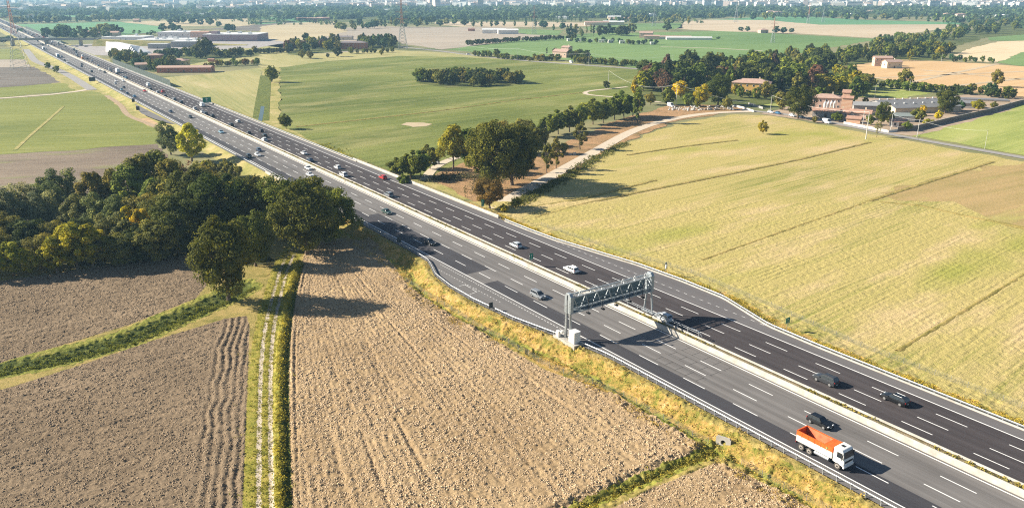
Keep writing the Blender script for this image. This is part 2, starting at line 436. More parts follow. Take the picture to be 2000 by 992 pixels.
    table = {1: ('grass_verge', GRASS_DRY), 2: ('ploughed_field', SOIL2), 3: ('ploughed_field', SOIL2), 4: ('ploughed_field', SOIL1), 5: ('ploughed_field', SOIL1),
             6: ('canal_bank', GRASS_LUSH), 7: ('grass_strip', GRASS_RIM), 8: ('wood_ground', WOOD_FLOOR), 9: ('field_margin', GRASS_DRY2), 10: ('wheel_track', GRAVEL), 11: ('grass_verge', GRASS_DRY), 12: ('stubble_field', STUBBLE), 13: ('track_verge', TRACKG)}
    for k, (nm, m) in table.items():
        sel = reg == k
        if not sel.any(): continue
        q = quads[sel]
        if k == 12:      # coarser is enough here, keep full grid for seams
            pass
        u, inv = np.unique(q, return_inverse=True)
        mesh_np(nm, V[u], inv.reshape(-1, 4), m, smooth=False, kind='structure')
    # loose clods of earth lying on the ploughed soil
    cx = (Xv[:-1, :-1] + st / 2); cy = (Yv[:-1, :-1] + st / 2); zc = (z[:-1, :-1] + z[1:, 1:]) / 2
    OCT = np.array([(1, 0, 0), (0, 1, 0), (-1, 0, 0), (0, -1, 0), (0, 0, 1), (.6, .6, .5), (-.5, .7, .45), (-.6, -.5, .55)], float)
    TRI = np.array([(0, 5, 3), (0, 1, 5), (1, 6, 5), (1, 2, 6), (2, 7, 6), (2, 3, 7), (3, 5, 7), (5, 6, 4), (6, 7, 4), (7, 5, 4), (3, 0, 5), (3, 7, 2)])
    cen = OCT.mean(0)
    TRI = np.array([t if np.dot(np.cross(OCT[t[1]] - OCT[t[0]], OCT[t[2]] - OCT[t[0]]), OCT[t].mean(0) - cen) > 0 else t[::-1] for t in TRI])
    for ids, n_, mt, sd in (((4, 5), 170000, flat('clod_tan', (0.55, 0.41, 0.26), .95, var=.25, scale=2), 5), ((2, 3), 120000, flat('clod_brown', (0.33, 0.245, 0.16), .95, var=.25, scale=2), 6)):
        rr = np.random.default_rng(sd); w_ = np.flatnonzero(np.isin(reg, ids)); w_ = rr.choice(w_, n_)
        X = cx.ravel()[w_] + rr.uniform(-.1, .1, n_); Y = cy.ravel()[w_] + rr.uniform(-.1, .1, n_); Z = zc.ravel()[w_]
        k2 = vnoise(X, Y, 1.1, 63 + sd) > .3; X, Y, Z = X[k2], Y[k2], Z[k2]; n2 = len(X)
        s_ = .05 + .085 * rr.random(n2) ** 4 * (1 + vnoise(X, Y, 12.0, 65)); a_ = rr.uniform(0, 6.28, n2); ca, sa = np.cos(a_), np.sin(a_)
        P = OCT[None] * rr.uniform(.7, 1.35, (n2, 8, 3)) * s_[:, None, None]
        Vx = P[..., 0] * ca[:, None] - P[..., 1] * sa[:, None] + X[:, None]; Vy = P[..., 0] * sa[:, None] + P[..., 1] * ca[:, None] + Y[:, None]; Vz = P[..., 2] * .75 + Z[:, None] + .01
        VV = np.stack([Vx, Vy, Vz], -1).reshape(-1, 3); FF = (TRI[None] + (np.arange(n2) * 8)[:, None, None]).reshape(-1, 3)
        o = mesh_np('soil_clods', VV, FF, mt, kind='stuff'); tag(o, 'loose clods of dry earth on the %s ploughed soil' % ('tan central' if 4 in ids else 'brown left'), 'soil')
def hgt_edge_dist(x, y, r): return None

STUBBLE = field_mat('stubble', (0.18, 0.205, 0.037), (0.44, 0.36, 0.13), (0.57, 0.42, 0.23), 40.3, row=1.0, patch=0.022, fine=1.3, bump=0.7, patchcol=(0.28, 0.29, 0.05), patch_t=(0.56, 0.68), c_t=(0.5, 0.68), amt=1.6)
build_near()
ribbon('canal_water', CANAL, 2.2, -2.95, WATER)

# ------------------------------------------------------------ the sheet under everything, out to the horizon
BASE = field_mat('plain', (0.11, 0.14, 0.05), (0.27, 0.24, 0.12), (0.32, 0.27, 0.17), 20, row=0.02, patch=0.004, fine=0.02, bump=0)
x0, y0, x1, y1 = NEAR
B_ = 14000.0; zb = GZ - 0.12
mb = MB()
for a, b, c, d in ((-B_, -2000, x0, B_ * 1.6), (x1, -2000, B_, B_ * 1.6), (x0, -2000, x1, 78.0), (x0, y1, x1, B_ * 1.6)):
    mb.quad((a, b, zb), (c, b, zb), (c, d, zb), (a, d, zb))
mb.quad((x0, 78, -4.2), (x1, 78, -4.2), (x1, y1, -4.2), (x0, y1, -4.2))
mb.build('ground', BASE, kind='structure')

# ------------------------------------------------------------ fields beyond, one sheet each
def field(name, uv, mat, k=0, world=None, rough=1.3):
    P = world or [G(u, v) for u, v in uv]
    if rough:
        Q = []
        for p in dense(P + [P[0]], max(3.0, min(30.0, math.hypot(*P[0]) / 90)))[:-1]:
            a = rough * (1 + math.hypot(*p) / 900); q = np.array(p[0]), np.array(p[1])
            Q.append((p[0] + float(vnoise(q[0], q[1], 9.0, 91) + vnoise(q[0], q[1], 3.1, 93) * .5 - .75) * a * 2, p[1] + float(vnoise(q[0], q[1], 9.0, 92) + vnoise(q[0], q[1], 3.1, 94) * .5 - .75) * a * 2))
        P = Q
    me = bpy.data.meshes.new(name); z = GZ - 0.10 + 0.012 * k
    me.from_pydata([(p[0], p[1], z) for p in P], [], [tuple(range(len(P)))]); me.materials.append(mat)
    o = bpy.data.objects.new(name, me); COL.objects.link(o); o['kind'] = 'structure'
    me.validate(); return o
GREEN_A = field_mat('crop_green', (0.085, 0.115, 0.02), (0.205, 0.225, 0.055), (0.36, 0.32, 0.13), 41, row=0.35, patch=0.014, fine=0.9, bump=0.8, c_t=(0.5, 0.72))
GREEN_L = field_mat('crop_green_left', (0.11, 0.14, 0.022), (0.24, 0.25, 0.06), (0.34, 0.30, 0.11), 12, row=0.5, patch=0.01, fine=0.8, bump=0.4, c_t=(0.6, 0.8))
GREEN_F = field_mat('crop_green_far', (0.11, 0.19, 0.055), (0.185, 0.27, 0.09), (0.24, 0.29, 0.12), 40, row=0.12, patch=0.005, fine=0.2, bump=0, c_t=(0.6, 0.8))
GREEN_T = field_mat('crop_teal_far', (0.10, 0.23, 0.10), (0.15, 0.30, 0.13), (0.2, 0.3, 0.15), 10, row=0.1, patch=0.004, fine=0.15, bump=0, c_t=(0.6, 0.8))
TAN_G = field_mat('hay_field', (0.24, 0.25, 0.085), (0.40, 0.35, 0.15), (0.50, 0.41, 0.22), 118, row=0.5, patch=0.015, fine=0.8, bump=0.4)
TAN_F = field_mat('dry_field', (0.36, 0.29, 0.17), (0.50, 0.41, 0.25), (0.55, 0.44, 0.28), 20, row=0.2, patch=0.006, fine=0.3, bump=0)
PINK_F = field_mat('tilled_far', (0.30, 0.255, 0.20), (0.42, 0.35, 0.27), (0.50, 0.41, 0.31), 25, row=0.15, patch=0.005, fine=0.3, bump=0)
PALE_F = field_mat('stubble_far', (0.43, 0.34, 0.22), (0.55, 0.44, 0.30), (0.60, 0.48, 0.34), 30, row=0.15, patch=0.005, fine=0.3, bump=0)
GREY_S = field_mat('dark_tilled', (0.10, 0.085, 0.07), (0.20, 0.17, 0.14), (0.24, 0.2, 0.16), 20, row=0.5, patch=0.02, fine=1.0, bump=0.5)
PURP_S = field_mat('weedy_tilled', (0.14, 0.105, 0.08), (0.27, 0.21, 0.15), (0.21, 0.23, 0.07), 15, row=0.6, patch=0.03, fine=1.1, bump=0.7)
ORANGE = field_mat('ripe_field', (0.50, 0.32, 0.15), (0.62, 0.42, 0.22), (0.66, 0.46, 0.26), 40, row=0.25, patch=0.01, fine=0.5, bump=0.2)
STRIPED = field_mat('mown_rows', (0.40, 0.31, 0.17), (0.66, 0.52, 0.33), (0.55, 0.44, 0.27), 40.0, row=0.09, patch=0.01, fine=0.3, bump=0, amt=1.7)
GREEN_R = field_mat('meadow_green', (0.20, 0.25, 0.05), (0.36, 0.38, 0.11), (0.45, 0.42, 0.17), 40, row=0.6, patch=0.02, fine=1.0, bump=0.5)
BROWN_R = field_mat('fallow_patch', (0.25, 0.21, 0.07), (0.41, 0.29, 0.13), (0.42, 0.38, 0.12), 30, row=0.3, patch=0.03, fine=0.9, bump=0.5)
VERGE2 = grass_mat('verge_far', [(0.16, 0.19, 0.04), (0.34, 0.30, 0.10), (0.50, 0.39, 0.19)], 0.12, 0.5)
STUBBLE_B = STUBBLE
RED_BANK = grass_mat('river_bank', [(0.16, 0.13, 0.05), (0.36, 0.22, 0.11), (0.50, 0.30, 0.15)], 0.12, 0.9)
ASPH_LOCAL = flat('lane_asphalt', (0.30, 0.28, 0.26), 0.9, var=0.12)
PATH_M = flat('gravel_path', (0.55, 0.46, 0.35), 0.95, var=0.15)
YARD = flat('yard_paving', (0.34, 0.31, 0.29), 0.9, var=0.15, scale=0.2)

def roadside(l, d): return R(l, d)
# right of the motorway
RS = [R(130.6, q) for q in (262, 420, 700, 1100, 1600, 2300)]
field('yellow_field', None, STUBBLE, 3, world=[R(133, -40), R(133, 195)] + [G(u, v) for u, v in [(1010, 392), (1060, 372), (1130, 335), (1200, 290), (1260, 262), (1330, 240), (1440, 224), (1500, 226), (1620, 246), (1700, 262), (1800, 280), (2010, 318), (2300, 375), (2600, 430)]] + [(700, 60)])
# (its part inside the near rectangle is replaced by the finer ground: lies lower there)
field('motorway_verge', None, VERGE2, 2, world=[R(130.6, 232), R(130.6, 500), R(130.6, 1600), R(137, 1600), R(139, 700), R(141, 420), R(150, 330), R(150, 250), R(146, 222)])
def embank(l0, s_, d0):
    ds = [d0 + 6 * i for i in range(30)] + list(range(int(d0) + 200, 3000, 60)); V = []; F = []
    for q in ds:
        for a, z in ((0, .0), (1.0, -.1), (3.5, -1.2), (6.0, GZ - .03), (7, GZ - .08)): V.append((*R(l0 + s_ * a, q), z + random.uniform(-.06, .06) * (a > 0)))
    F = [(i * 5 + j, i * 5 + j + 1, i * 5 + j + 6, i * 5 + j + 5) for i in range(len(ds) - 1) for j in range(4)]
    mesh_np('embankment', V, F, VERGE2, kind='structure')
embank(130.5, 1, 226); embank(93.3, -1, 250)
field('hay_field', [(300, 153), (400, 145), (500, 134), (512, 133), (512, 160), (500, 238)], TAN_G, 3)
field('green_field', [(546, 131), (640, 119), (780, 109), (900, 111), (1100, 125), (1290, 140), (1285, 180), (1230, 215), (1150, 228), (1040, 250), (950, 300), (880, 330), (800, 348), (700, 318), (620, 280), (545, 246)], GREEN_A, 4)
field('field_strip', [(514, 160), (512, 133), (546, 131), (545, 246), (512, 240)], VERGE2, 4)
field('dry_strip', [(508, 132), (508, 118), (560, 108), (760, 98), (900, 105), (1140, 124), (1140, 127), (900, 112), (780, 110), (640, 120), (546, 132)], TAN_G, 5)
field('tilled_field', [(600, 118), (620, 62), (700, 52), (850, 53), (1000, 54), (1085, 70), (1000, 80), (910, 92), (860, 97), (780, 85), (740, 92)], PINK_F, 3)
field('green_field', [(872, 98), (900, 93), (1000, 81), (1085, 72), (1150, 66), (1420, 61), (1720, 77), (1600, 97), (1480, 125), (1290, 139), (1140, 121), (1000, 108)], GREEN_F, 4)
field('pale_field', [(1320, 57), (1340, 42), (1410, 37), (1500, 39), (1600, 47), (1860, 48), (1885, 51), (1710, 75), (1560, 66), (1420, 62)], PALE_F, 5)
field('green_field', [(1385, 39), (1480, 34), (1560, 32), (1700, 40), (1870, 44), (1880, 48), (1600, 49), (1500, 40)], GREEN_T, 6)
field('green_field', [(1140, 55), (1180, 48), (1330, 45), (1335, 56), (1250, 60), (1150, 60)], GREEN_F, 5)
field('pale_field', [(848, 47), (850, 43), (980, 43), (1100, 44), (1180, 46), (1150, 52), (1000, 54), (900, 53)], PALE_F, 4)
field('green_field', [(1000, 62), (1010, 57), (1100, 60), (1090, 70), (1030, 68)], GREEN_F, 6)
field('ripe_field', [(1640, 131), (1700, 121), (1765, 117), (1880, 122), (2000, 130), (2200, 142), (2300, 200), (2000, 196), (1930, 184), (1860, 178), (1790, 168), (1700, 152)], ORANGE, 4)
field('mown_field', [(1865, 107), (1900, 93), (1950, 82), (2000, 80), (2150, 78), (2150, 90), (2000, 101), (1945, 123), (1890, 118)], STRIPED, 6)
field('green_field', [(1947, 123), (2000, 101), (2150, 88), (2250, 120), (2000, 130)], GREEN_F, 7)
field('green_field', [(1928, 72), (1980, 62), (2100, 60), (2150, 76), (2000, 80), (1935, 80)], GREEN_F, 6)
field('meadow', [(1780, 266), (1830, 255), (1900, 228), (1990, 206), (2150, 180), (2500, 210), (2600, 410), (2200, 345), (2000, 304), (1850, 276)], GREEN_R, 6)
field('fallow_patch', [(1720, 380), (1800, 352), (1940, 322), (2010, 316), (2300, 375), (2500, 520), (2050, 448), (1960, 432), (1860, 405)], BROWN_R, 5, rough=3.5)
field('farm_yard', [(1480, 222), (1560, 205), (1650, 190), (1780, 192), (1900, 185), (2000, 192), (1980, 212), (1830, 255), (1780, 266), (1700, 255), (1600, 240)], flat('yard_dirt', (0.36, 0.27, 0.19), 0.95, var=.2, scale=.15), 7)
field('rough_meadow', [(1420, 190), (1500, 165), (1640, 150), (1760, 175), (1820, 182), (1700, 205), (1640, 200), (1520, 210)], GREEN_R, 5)
field('river_bank', [(838, 350), (870, 330), (940, 305), (1060, 300), (1200, 236), (1300, 208), (1400, 203), (1470, 214), (1400, 224), (1320, 236), (1255, 262), (1190, 290), (1130, 330), (1050, 368), (1005, 400), (940, 402)], RED_BANK, 8)
# left of the motorway
field('green_field', [(-160, 97), (38, 96), (48, 116), (-160, 117)], GREEN_L, 3)
field('tan_field', [(-160, 118), (48, 116.5), (60, 131), (-160, 134)], PINK_F, 3)
field('dark_field', [(-200, 135), (68, 131), (120, 161), (0, 171), (-200, 178)], GREY_S, 3)
field('green_field', [(-200, 179), (0, 171.5), (123, 162), (146, 177), (0, 190), (-200, 202)], GREEN_L, 4)
field('green_field', [(-260, 206), (0, 195), (176, 178.5), (194, 182), (237, 209), (245, 225), (304, 250), (318, 272), (300, 281), (160, 292), (0, 301), (-300, 318)], GREEN_L, 3)
field('weedy_field', [(-320, 319), (0, 302), (160, 293), (302, 281), (330, 300), (360, 420), (0, 470), (-400, 480)], PURP_S, 3)
field('motorway_verge', None, VERGE2, 1, world=[R(93.2, 256), R(93.2, 600), R(93.2, 1500), R(72, 1500), R(64, 800), R(66, 620), R(78, 520), R(84, 440), R(86, 360), R(82, 264)])
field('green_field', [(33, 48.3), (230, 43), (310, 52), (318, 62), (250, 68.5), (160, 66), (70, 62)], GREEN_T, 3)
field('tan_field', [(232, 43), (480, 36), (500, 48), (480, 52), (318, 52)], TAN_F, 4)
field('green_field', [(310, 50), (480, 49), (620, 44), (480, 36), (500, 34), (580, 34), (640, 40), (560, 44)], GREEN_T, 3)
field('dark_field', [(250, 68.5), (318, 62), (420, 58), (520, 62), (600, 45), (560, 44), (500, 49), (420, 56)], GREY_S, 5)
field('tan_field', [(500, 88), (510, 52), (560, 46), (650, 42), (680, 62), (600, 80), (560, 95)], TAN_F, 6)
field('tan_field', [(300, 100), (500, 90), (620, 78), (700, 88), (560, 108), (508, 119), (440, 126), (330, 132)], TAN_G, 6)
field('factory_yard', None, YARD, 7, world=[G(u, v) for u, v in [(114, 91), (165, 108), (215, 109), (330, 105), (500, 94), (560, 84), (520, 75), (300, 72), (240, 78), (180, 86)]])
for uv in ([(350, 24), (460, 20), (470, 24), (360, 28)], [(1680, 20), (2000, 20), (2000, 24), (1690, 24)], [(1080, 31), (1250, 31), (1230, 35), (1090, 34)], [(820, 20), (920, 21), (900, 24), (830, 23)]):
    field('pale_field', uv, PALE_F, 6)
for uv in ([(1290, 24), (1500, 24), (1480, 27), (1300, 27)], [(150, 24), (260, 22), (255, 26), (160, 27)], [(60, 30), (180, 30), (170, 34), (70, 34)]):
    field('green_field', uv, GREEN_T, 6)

# farm tracks and lanes beyond
ribbon('dirt_track', [G(u, v) for u, v in [(-200, 209), (0, 192.5), (100, 185), (150, 179), (178, 174)]], 5.0, GZ + .03, PATH_M)
ribbon('service_road', smooth_line([G(u, v) for u, v in [(50, 97), (58, 106), (66, 118), (80, 125), (105, 133), (140, 150), (163, 165), (180, 176)]]), 7.0, GZ + .04, ASPH_LOCAL)
ribbon('dirt_track', smooth_line([G(u, v) for u, v in [(208, 187), (225, 198), (238, 208), (245, 222), (262, 232), (300, 245), (315, 255)]]), 3.2, GZ + .03, flat('brown_track', (0.36, 0.26, 0.16), .95, var=.3))
PATHPTS = smooth_line([G(u, v) for u, v in [(960, 412), (1000, 386), (1060, 353), (1120, 320), (1180, 286), (1230, 258), (1280, 240), (1340, 227), (1400, 220), (1470, 218)]])
ribbon('gravel_path', PATHPTS, 6.0, GZ + .05, PATH_M)
LANE = smooth_line([G(u, v) for u, v in [(1440, 214), (1480, 218), (1540, 224), (1620, 238), (1700, 255), (1800, 274), (2000, 308), (2200, 345), (2500, 405)]])
ribbon('country_lane', LANE, 5.2, GZ + .06, ASPH_LOCAL)
ribbon('gravel_path', smooth_line([G(u, v) for u, v in [(828, 352), (845, 330), (870, 315), (900, 305)]]), 4.0, GZ + .06, PATH_M)
ribbon('gravel_path', smooth_line([G(u, v) for u, v in [(1225, 170), (1190, 174), (1150, 178), (1140, 182), (1150, 186), (1200, 190), (1290, 200)]]), 3.5, GZ + .06, PATH_M)
ribbon('country_lane', smooth_line([G(u, v) for u, v in [(780, 92), (860, 100), (900, 106), (1000, 117), (1100, 125), (1260, 136), (1330, 140)]]), 7.0, GZ + .05, ASPH_LOCAL)
ribbon('dirt_track', [G(u, v) for u, v in [(1290, 92), (1400, 95), (1490, 100)]], 5.0, GZ + .03, PATH_M)
for a, b in (((1700, 153), (2000, 140)), ((1800, 137), (2020, 158)), ((1830, 172), (2050, 148)), ((1760, 165), (1950, 125))):
    ribbon('mown_line', [G(*a), G(*b)], 5.0, GZ + .03, PALE_F)
# narrow channel through the strip beside the hay field
ribbon('field_channel', smooth_line([G(u, v) for u, v in [(519, 148), (516, 175), (512, 205), (509, 236)]]), 9.0, GZ + .03, GRASS_LUSH)
ribbon('channel_water', smooth_line([G(u, v) for u, v in [(513, 208), (511, 222), (507, 240)]]), 2.2, GZ + .06, WATER)
# grown-over field ditches: rough raised grass with a trough beside it
def field_ditch(uv, wdt=.9, hgt_=0.3, col=None):
    pts = dense([G(u, v) for u, v in uv], 1.4); n = len(pts); V = []; F = []
    prof = [(-1.0, 0), (-.6, .5), (-.1, 1), (.3, .45), (.42, -.1), (.9, -.1), (1.0, 0.02)]
    for i, p in enumerate(pts):
        a = pts[max(0, i - 1)]; b = pts[min(n - 1, i + 1)]; dx, dy = b[0] - a[0], b[1] - a[1]; L = math.hypot(dx, dy) or 1
        h = hgt_ * random.uniform(.45, 1.3); ww = wdt * random.uniform(.8, 1.25)
        for q, z in prof: V.append((p[0] - dy / L * q * ww, p[1] + dx / L * q * ww, GZ + .02 + z * h))
    k = len(prof)
    F = [(i * k + j, i * k + j + 1, (i + 1) * k + j + 1, (i + 1) * k + j) for i in range(n - 1) for j in range(k - 1)]
    mesh_np('ditch_bank', V, F, GRASS_DRY2, kind='structure')
for uv in ([(1750, 686), (1860, 620), (2000, 535), (2200, 425)], [(1370, 508), (1500, 462), (1720, 385), (1940, 316)], [(1045, 425), (1130, 400), (1250, 375), (1400, 345), (1560, 312), (1700, 278)],
           [(1030, 405), (1140, 388), (1280, 352)], [(578, 248), (700, 235), (850, 218), (1000, 197), (1140, 181)], [(1225, 303), (1330, 287), (1440, 274)]):
    field_ditch(uv)
field_ditch([(1720, 395), (1800, 402), (1900, 425), (2050, 455)], 1.5, .35)

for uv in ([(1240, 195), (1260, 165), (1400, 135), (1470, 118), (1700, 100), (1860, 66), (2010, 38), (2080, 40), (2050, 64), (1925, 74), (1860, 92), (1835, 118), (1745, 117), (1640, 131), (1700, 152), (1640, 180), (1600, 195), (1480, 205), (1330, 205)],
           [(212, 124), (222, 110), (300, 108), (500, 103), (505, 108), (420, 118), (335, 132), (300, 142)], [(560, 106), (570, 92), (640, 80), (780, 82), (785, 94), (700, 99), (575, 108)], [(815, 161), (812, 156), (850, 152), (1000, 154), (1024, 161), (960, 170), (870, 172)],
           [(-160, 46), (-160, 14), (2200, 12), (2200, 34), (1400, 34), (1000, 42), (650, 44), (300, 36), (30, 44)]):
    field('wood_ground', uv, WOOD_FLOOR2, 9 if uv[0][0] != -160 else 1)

DIRT = flat('bare_dirt', (0.46, 0.31, 0.17), .95, var=.3, scale=.3)
field('bare_patch', [(782, 244), (800, 240), (830, 239), (848, 242), (838, 247), (805, 248)], PALE_F, 8)
field('dirt_patch', [(268, 232), (285, 230), (312, 238), (318, 250), (300, 247), (280, 240)], DIRT, 9)
ribbon('mown_line', [G(u, v) for u, v in [(28, 294), (60, 264), (95, 234), (124, 208)]], 1.6, GZ + .04, VERGE2)
me_ = bpy.data.meshes.new('lay_by'); me_.from_pydata([(*G(u, v, -.02), -.02) for u, v in [(263, 203), (268, 213), (276, 222), (300, 232), (322, 239), (345, 244)]], [], [(0, 1, 2, 3, 4, 5)]); me_.materials.append(flat('lay_by_asphalt', (.16, .15, .145), .9)); o_ = bpy.data.objects.new('lay_by', me_); COL.objects.link(o_); o_['kind'] = 'structure'
# ============================================================ motorway
def asphalt(name, a, b, along=True, crack=0.0):
    k = NT(name, 0.85); k.b.inputs['Specular IOR Level'].default_value = 0.25
    ang = math.degrees(math.atan2(DV[1], DV[0]))
    st = k.noise(0.9, 3, 0.6, k.mapping(ang, 0.012, 1.0)); f = k.noise(6.0, 3, 0.7); p = k.noise(0.06, 3)
    s = k.math('ADD', k.math('MULTIPLY', st, .5), k.math('ADD', k.math('MULTIPLY', f, .25), k.math('MULTIPLY', p, .25)))
    c = k.ramp(s, [(0.36, a), (0.62, b)])
    k.col(c); k.bump(f, .15, .02); return k.m
A_OLD = asphalt('asphalt_worn', (0.105, 0.098, 0.094), (0.205, 0.192, 0.184))
A_NEW = asphalt('asphalt_new', (0.038, 0.037, 0.043), (0.07, 0.067, 0.073))
A_FAR = asphalt('asphalt_far_side', (0.040, 0.034, 0.036), (0.078, 0.067, 0.068))
A_SHO = asphalt('asphalt_shoulder', (0.125, 0.118, 0.115), (0.18, 0.17, 0.165))
A_SHR = asphalt('asphalt_shoulder_far_side', (0.105, 0.098, 0.10), (0.155, 0.145, 0.145))
PAINT = NT('road_paint', 0.6); _f = PAINT.noise(3, 4, .8); PAINT.col(PAINT.ramp(_f, [(0.3, (0.55, 0.54, 0.52)), (0.5, (0.82, 0.81, 0.78))])); PAINT = PAINT.m
CONC = NT('concrete', 0.9); _f = CONC.noise(0.5, 5, .7); CONC.col(CONC.ramp(_f, [(0.3, (0.31, 0.285, 0.245)), (0.6, (0.45, 0.42, 0.375))])); CONC = CONC.m
GALV = flat('galvanised_steel', (0.40, 0.42, 0.44), 0.45, 0.55, 0.5, var=.15)
STEEL_G = flat('gantry_steel', (0.37, 0.41, 0.435), 0.5, 0.45, 0.5, var=.1)
WHITE = flat('white_paint', (0.78, 0.77, 0.74), 0.5, var=.06)
DARKM = flat('dark_metal', (0.035, 0.035, 0.04), 0.5, 0.2, var=0.1)
SEGD = list(range(-60, 300, 4)) + list(range(300, 1000, 25)) + list(range(1000, 9001, 250))
def strip(name, l0, l1, z, mat, d0=-60, d1=9000, kind='structure', parent=None):
    ds = [q for q in SEGD if d0 < q < d1]; ds = [d0] + ds + [d1]
    f0 = l0 if callable(l0) else (lambda d: l0); f1 = l1 if callable(l1) else (lambda d: l1)
    V = []
    for q in ds: V += [(*R(float(f0(q)), q), z), (*R(float(f1(q)), q), z)]
    F = [(2 * i, 2 * i + 1, 2 * i + 3, 2 * i + 2) for i in range(len(ds) - 1)]
    return mesh_np(name, V, F, mat, kind=kind, parent=parent)
# deck body so that the carriageway has an edge
strip('road_shoulder', edgeL, 95.2, 0.0, A_SHO)
strip('road_lane', 95.2, 99.6, 0.004, A_NEW, -60, 62.0); strip('road_lane', 95.2, 98.9, 0.004, A_NEW, 62.0, 112); strip('road_lane', 95.2, 99.6, 0.004, A_NEW, 112, 150)
strip('road_lane', 95.2, 98.9, 0.004, A_OLD, 150, 158); strip('road_lane', 95.2, 102.7, 0.004, A_NEW, 158, 222); strip('road_lane', 95.2, 98.9, 0.004, A_NEW, 222, 9000)
strip('carriageway', 98.9, 111.0, 0.0, A_OLD)
strip('carriageway', 113.2, 126.9, 0.0, A_FAR)
strip('road_shoulder', 126.9, edgeR, 0.0, A_SHR)
# a couple of tar-dark worn patches
strip('road_patch', 106.9, 110.0, 0.006, A_OLD, 60, 75)
# painted lines
def marks():
    V = []; F = []
    def quad(l, w_, a, b):
        i = len(V)
        for (q, dd) in ((l - w_ / 2, a), (l + w_ / 2, a), (l + w_ / 2, b), (l - w_ / 2, b)): V.append((*R(q, dd), 0.012))
        F.append((i, i + 1, i + 2, i + 3))
    per = 11.6
    for l, ph in ((98.93, 51.9), (102.9, 55.3), (106.72, 55.0), (116.75, 55.3), (120.15, 54.6), (123.65, 53.4)):
        for k in range(-10, 260):
            a = ph + per * (k - 0) * 0.985; 
            if a > -40: quad(l, 0.19 if k < 40 else .26, a - 2.55, a + 2.55)
    for l in (95.4, 110.35, 113.35, 126.85):
        for a in range(-60, 3000, 60): quad(l, .24, a, a + 60)
    # lay-by outline
    for k in range(0, 60):
        a = 112 + k * 1.05
        if a < 168: quad(94.2 if a > 116 and a < 164 else 94.2, .13, a, a + .6)
    for k in range(24): quad(92.3 - 0.02 * k, .11, 138 + k * 1.2, 138.5 + k * 1.2)
    for k in range(30): quad(130.3, .11, 96 + k * 2.4, 97 + k * 2.4)
    return mesh_np('lane_markings', V, F, PAINT, kind='structure')
marks()
def marks2():   # the bay's painted corner box and the loop lines cut behind the gantry
    mb = MB()
    def ln(l0, d0, l1, d1, w_=.12):
        a = Vector((*R(l0, d0), .014)); b = Vector((*R(l1, d1), .014)); t = (b - a).normalized(); n_ = Vector((-t.y, t.x, 0)) * w_ / 2
        mb.quad(a - n_, b - n_, b + n_, a + n_)
    ln(90.0, 152, 91.6, 152); ln(91.6, 152, 91.6, 149.5); ln(89.2, 146, 91.4, 146.4); ln(91.4, 146.4, 91.4, 148.4); ln(91.6, 148.8, 92.6, 148.2)
    mb.build('lay_by_markings', PAINT, kind='structure')
    mb = MB()
    for l0 in (99.9, 103.6, 107.2):
        for k in range(5):
            d = 97 - k * 2.6
            a = Vector((*R(l0, d), .010)); b = Vector((*R(l0 + 2.2, d), .010)); t = Vector((*DV, 0)) * .04
            mb.quad(a - t, b - t, b + t, a + t)
        for o in (0, 2.2):
            a = Vector((*R(l0 + o, 86), .010)); b = Vector((*R(l0 + o, 98), .010)); t = Vector((*NV, 0)) * .035
            mb.quad(a - t, b - t, b + t, a + t)
    mb.build('sensor_loop_cuts', flat('tar_seal', (0.05, 0.047, 0.045), .6, var=0), kind='structure')
marks2()

# ------------------------------------------------------------ concrete median
def extrude_profile(name, prof, ds, mat, parent=None, lfun=None, smooth=False, kind=None):
    V = []; n = len(prof)
    for d in ds:
        off = lfun(d) if lfun else 0.0
        for l, z in prof: V.append((*R(l + off, d), z))
    F = [(i * n + j, (i + 1) * n + j, (i + 1) * n + (j + 1) % n, i * n + (j + 1) % n) for i in range(len(ds) - 1) for j in range(n)]
    return mesh_np(name, V, F, mat, parent=parent, smooth=smooth, kind=kind)
def nj(l, h=1.02): return [(l - .33, 0), (l - .33, .08), (l - .19, .34), (l - .10, h), (l + .10, h), (l + .19, .34), (l + .33, .08), (l + .33, 0)]
dsm = [-60 + 6 * i for i in range(60)] + list(range(300, 3001, 60))
for lab, l0 in (('pale concrete barrier along the near carriageway side of the median', 111.2), ('pale concrete barrier along the far carriageway side of the median', 113.0)):
    root = empty('concrete_barrier', (0, 0, 0), 0, lab, 'barrier', 'twin barriers of the median')
    extrude_profile('barrier_wall', nj(l0, 1.05 if l0 < 112 else .95), dsm, CONC, root)
MEDSOIL = grass_mat('median_soil', [(0.10, 0.11, 0.03), (0.30, 0.24, 0.13), (0.46, 0.36, 0.22)], 0.4, .8)
extrude_profile('median_soil', [(111.3, .05), (111.35, .62), (112.0, .66), (112.85, .62), (112.9, .05)], dsm, MEDSOIL, kind='structure')

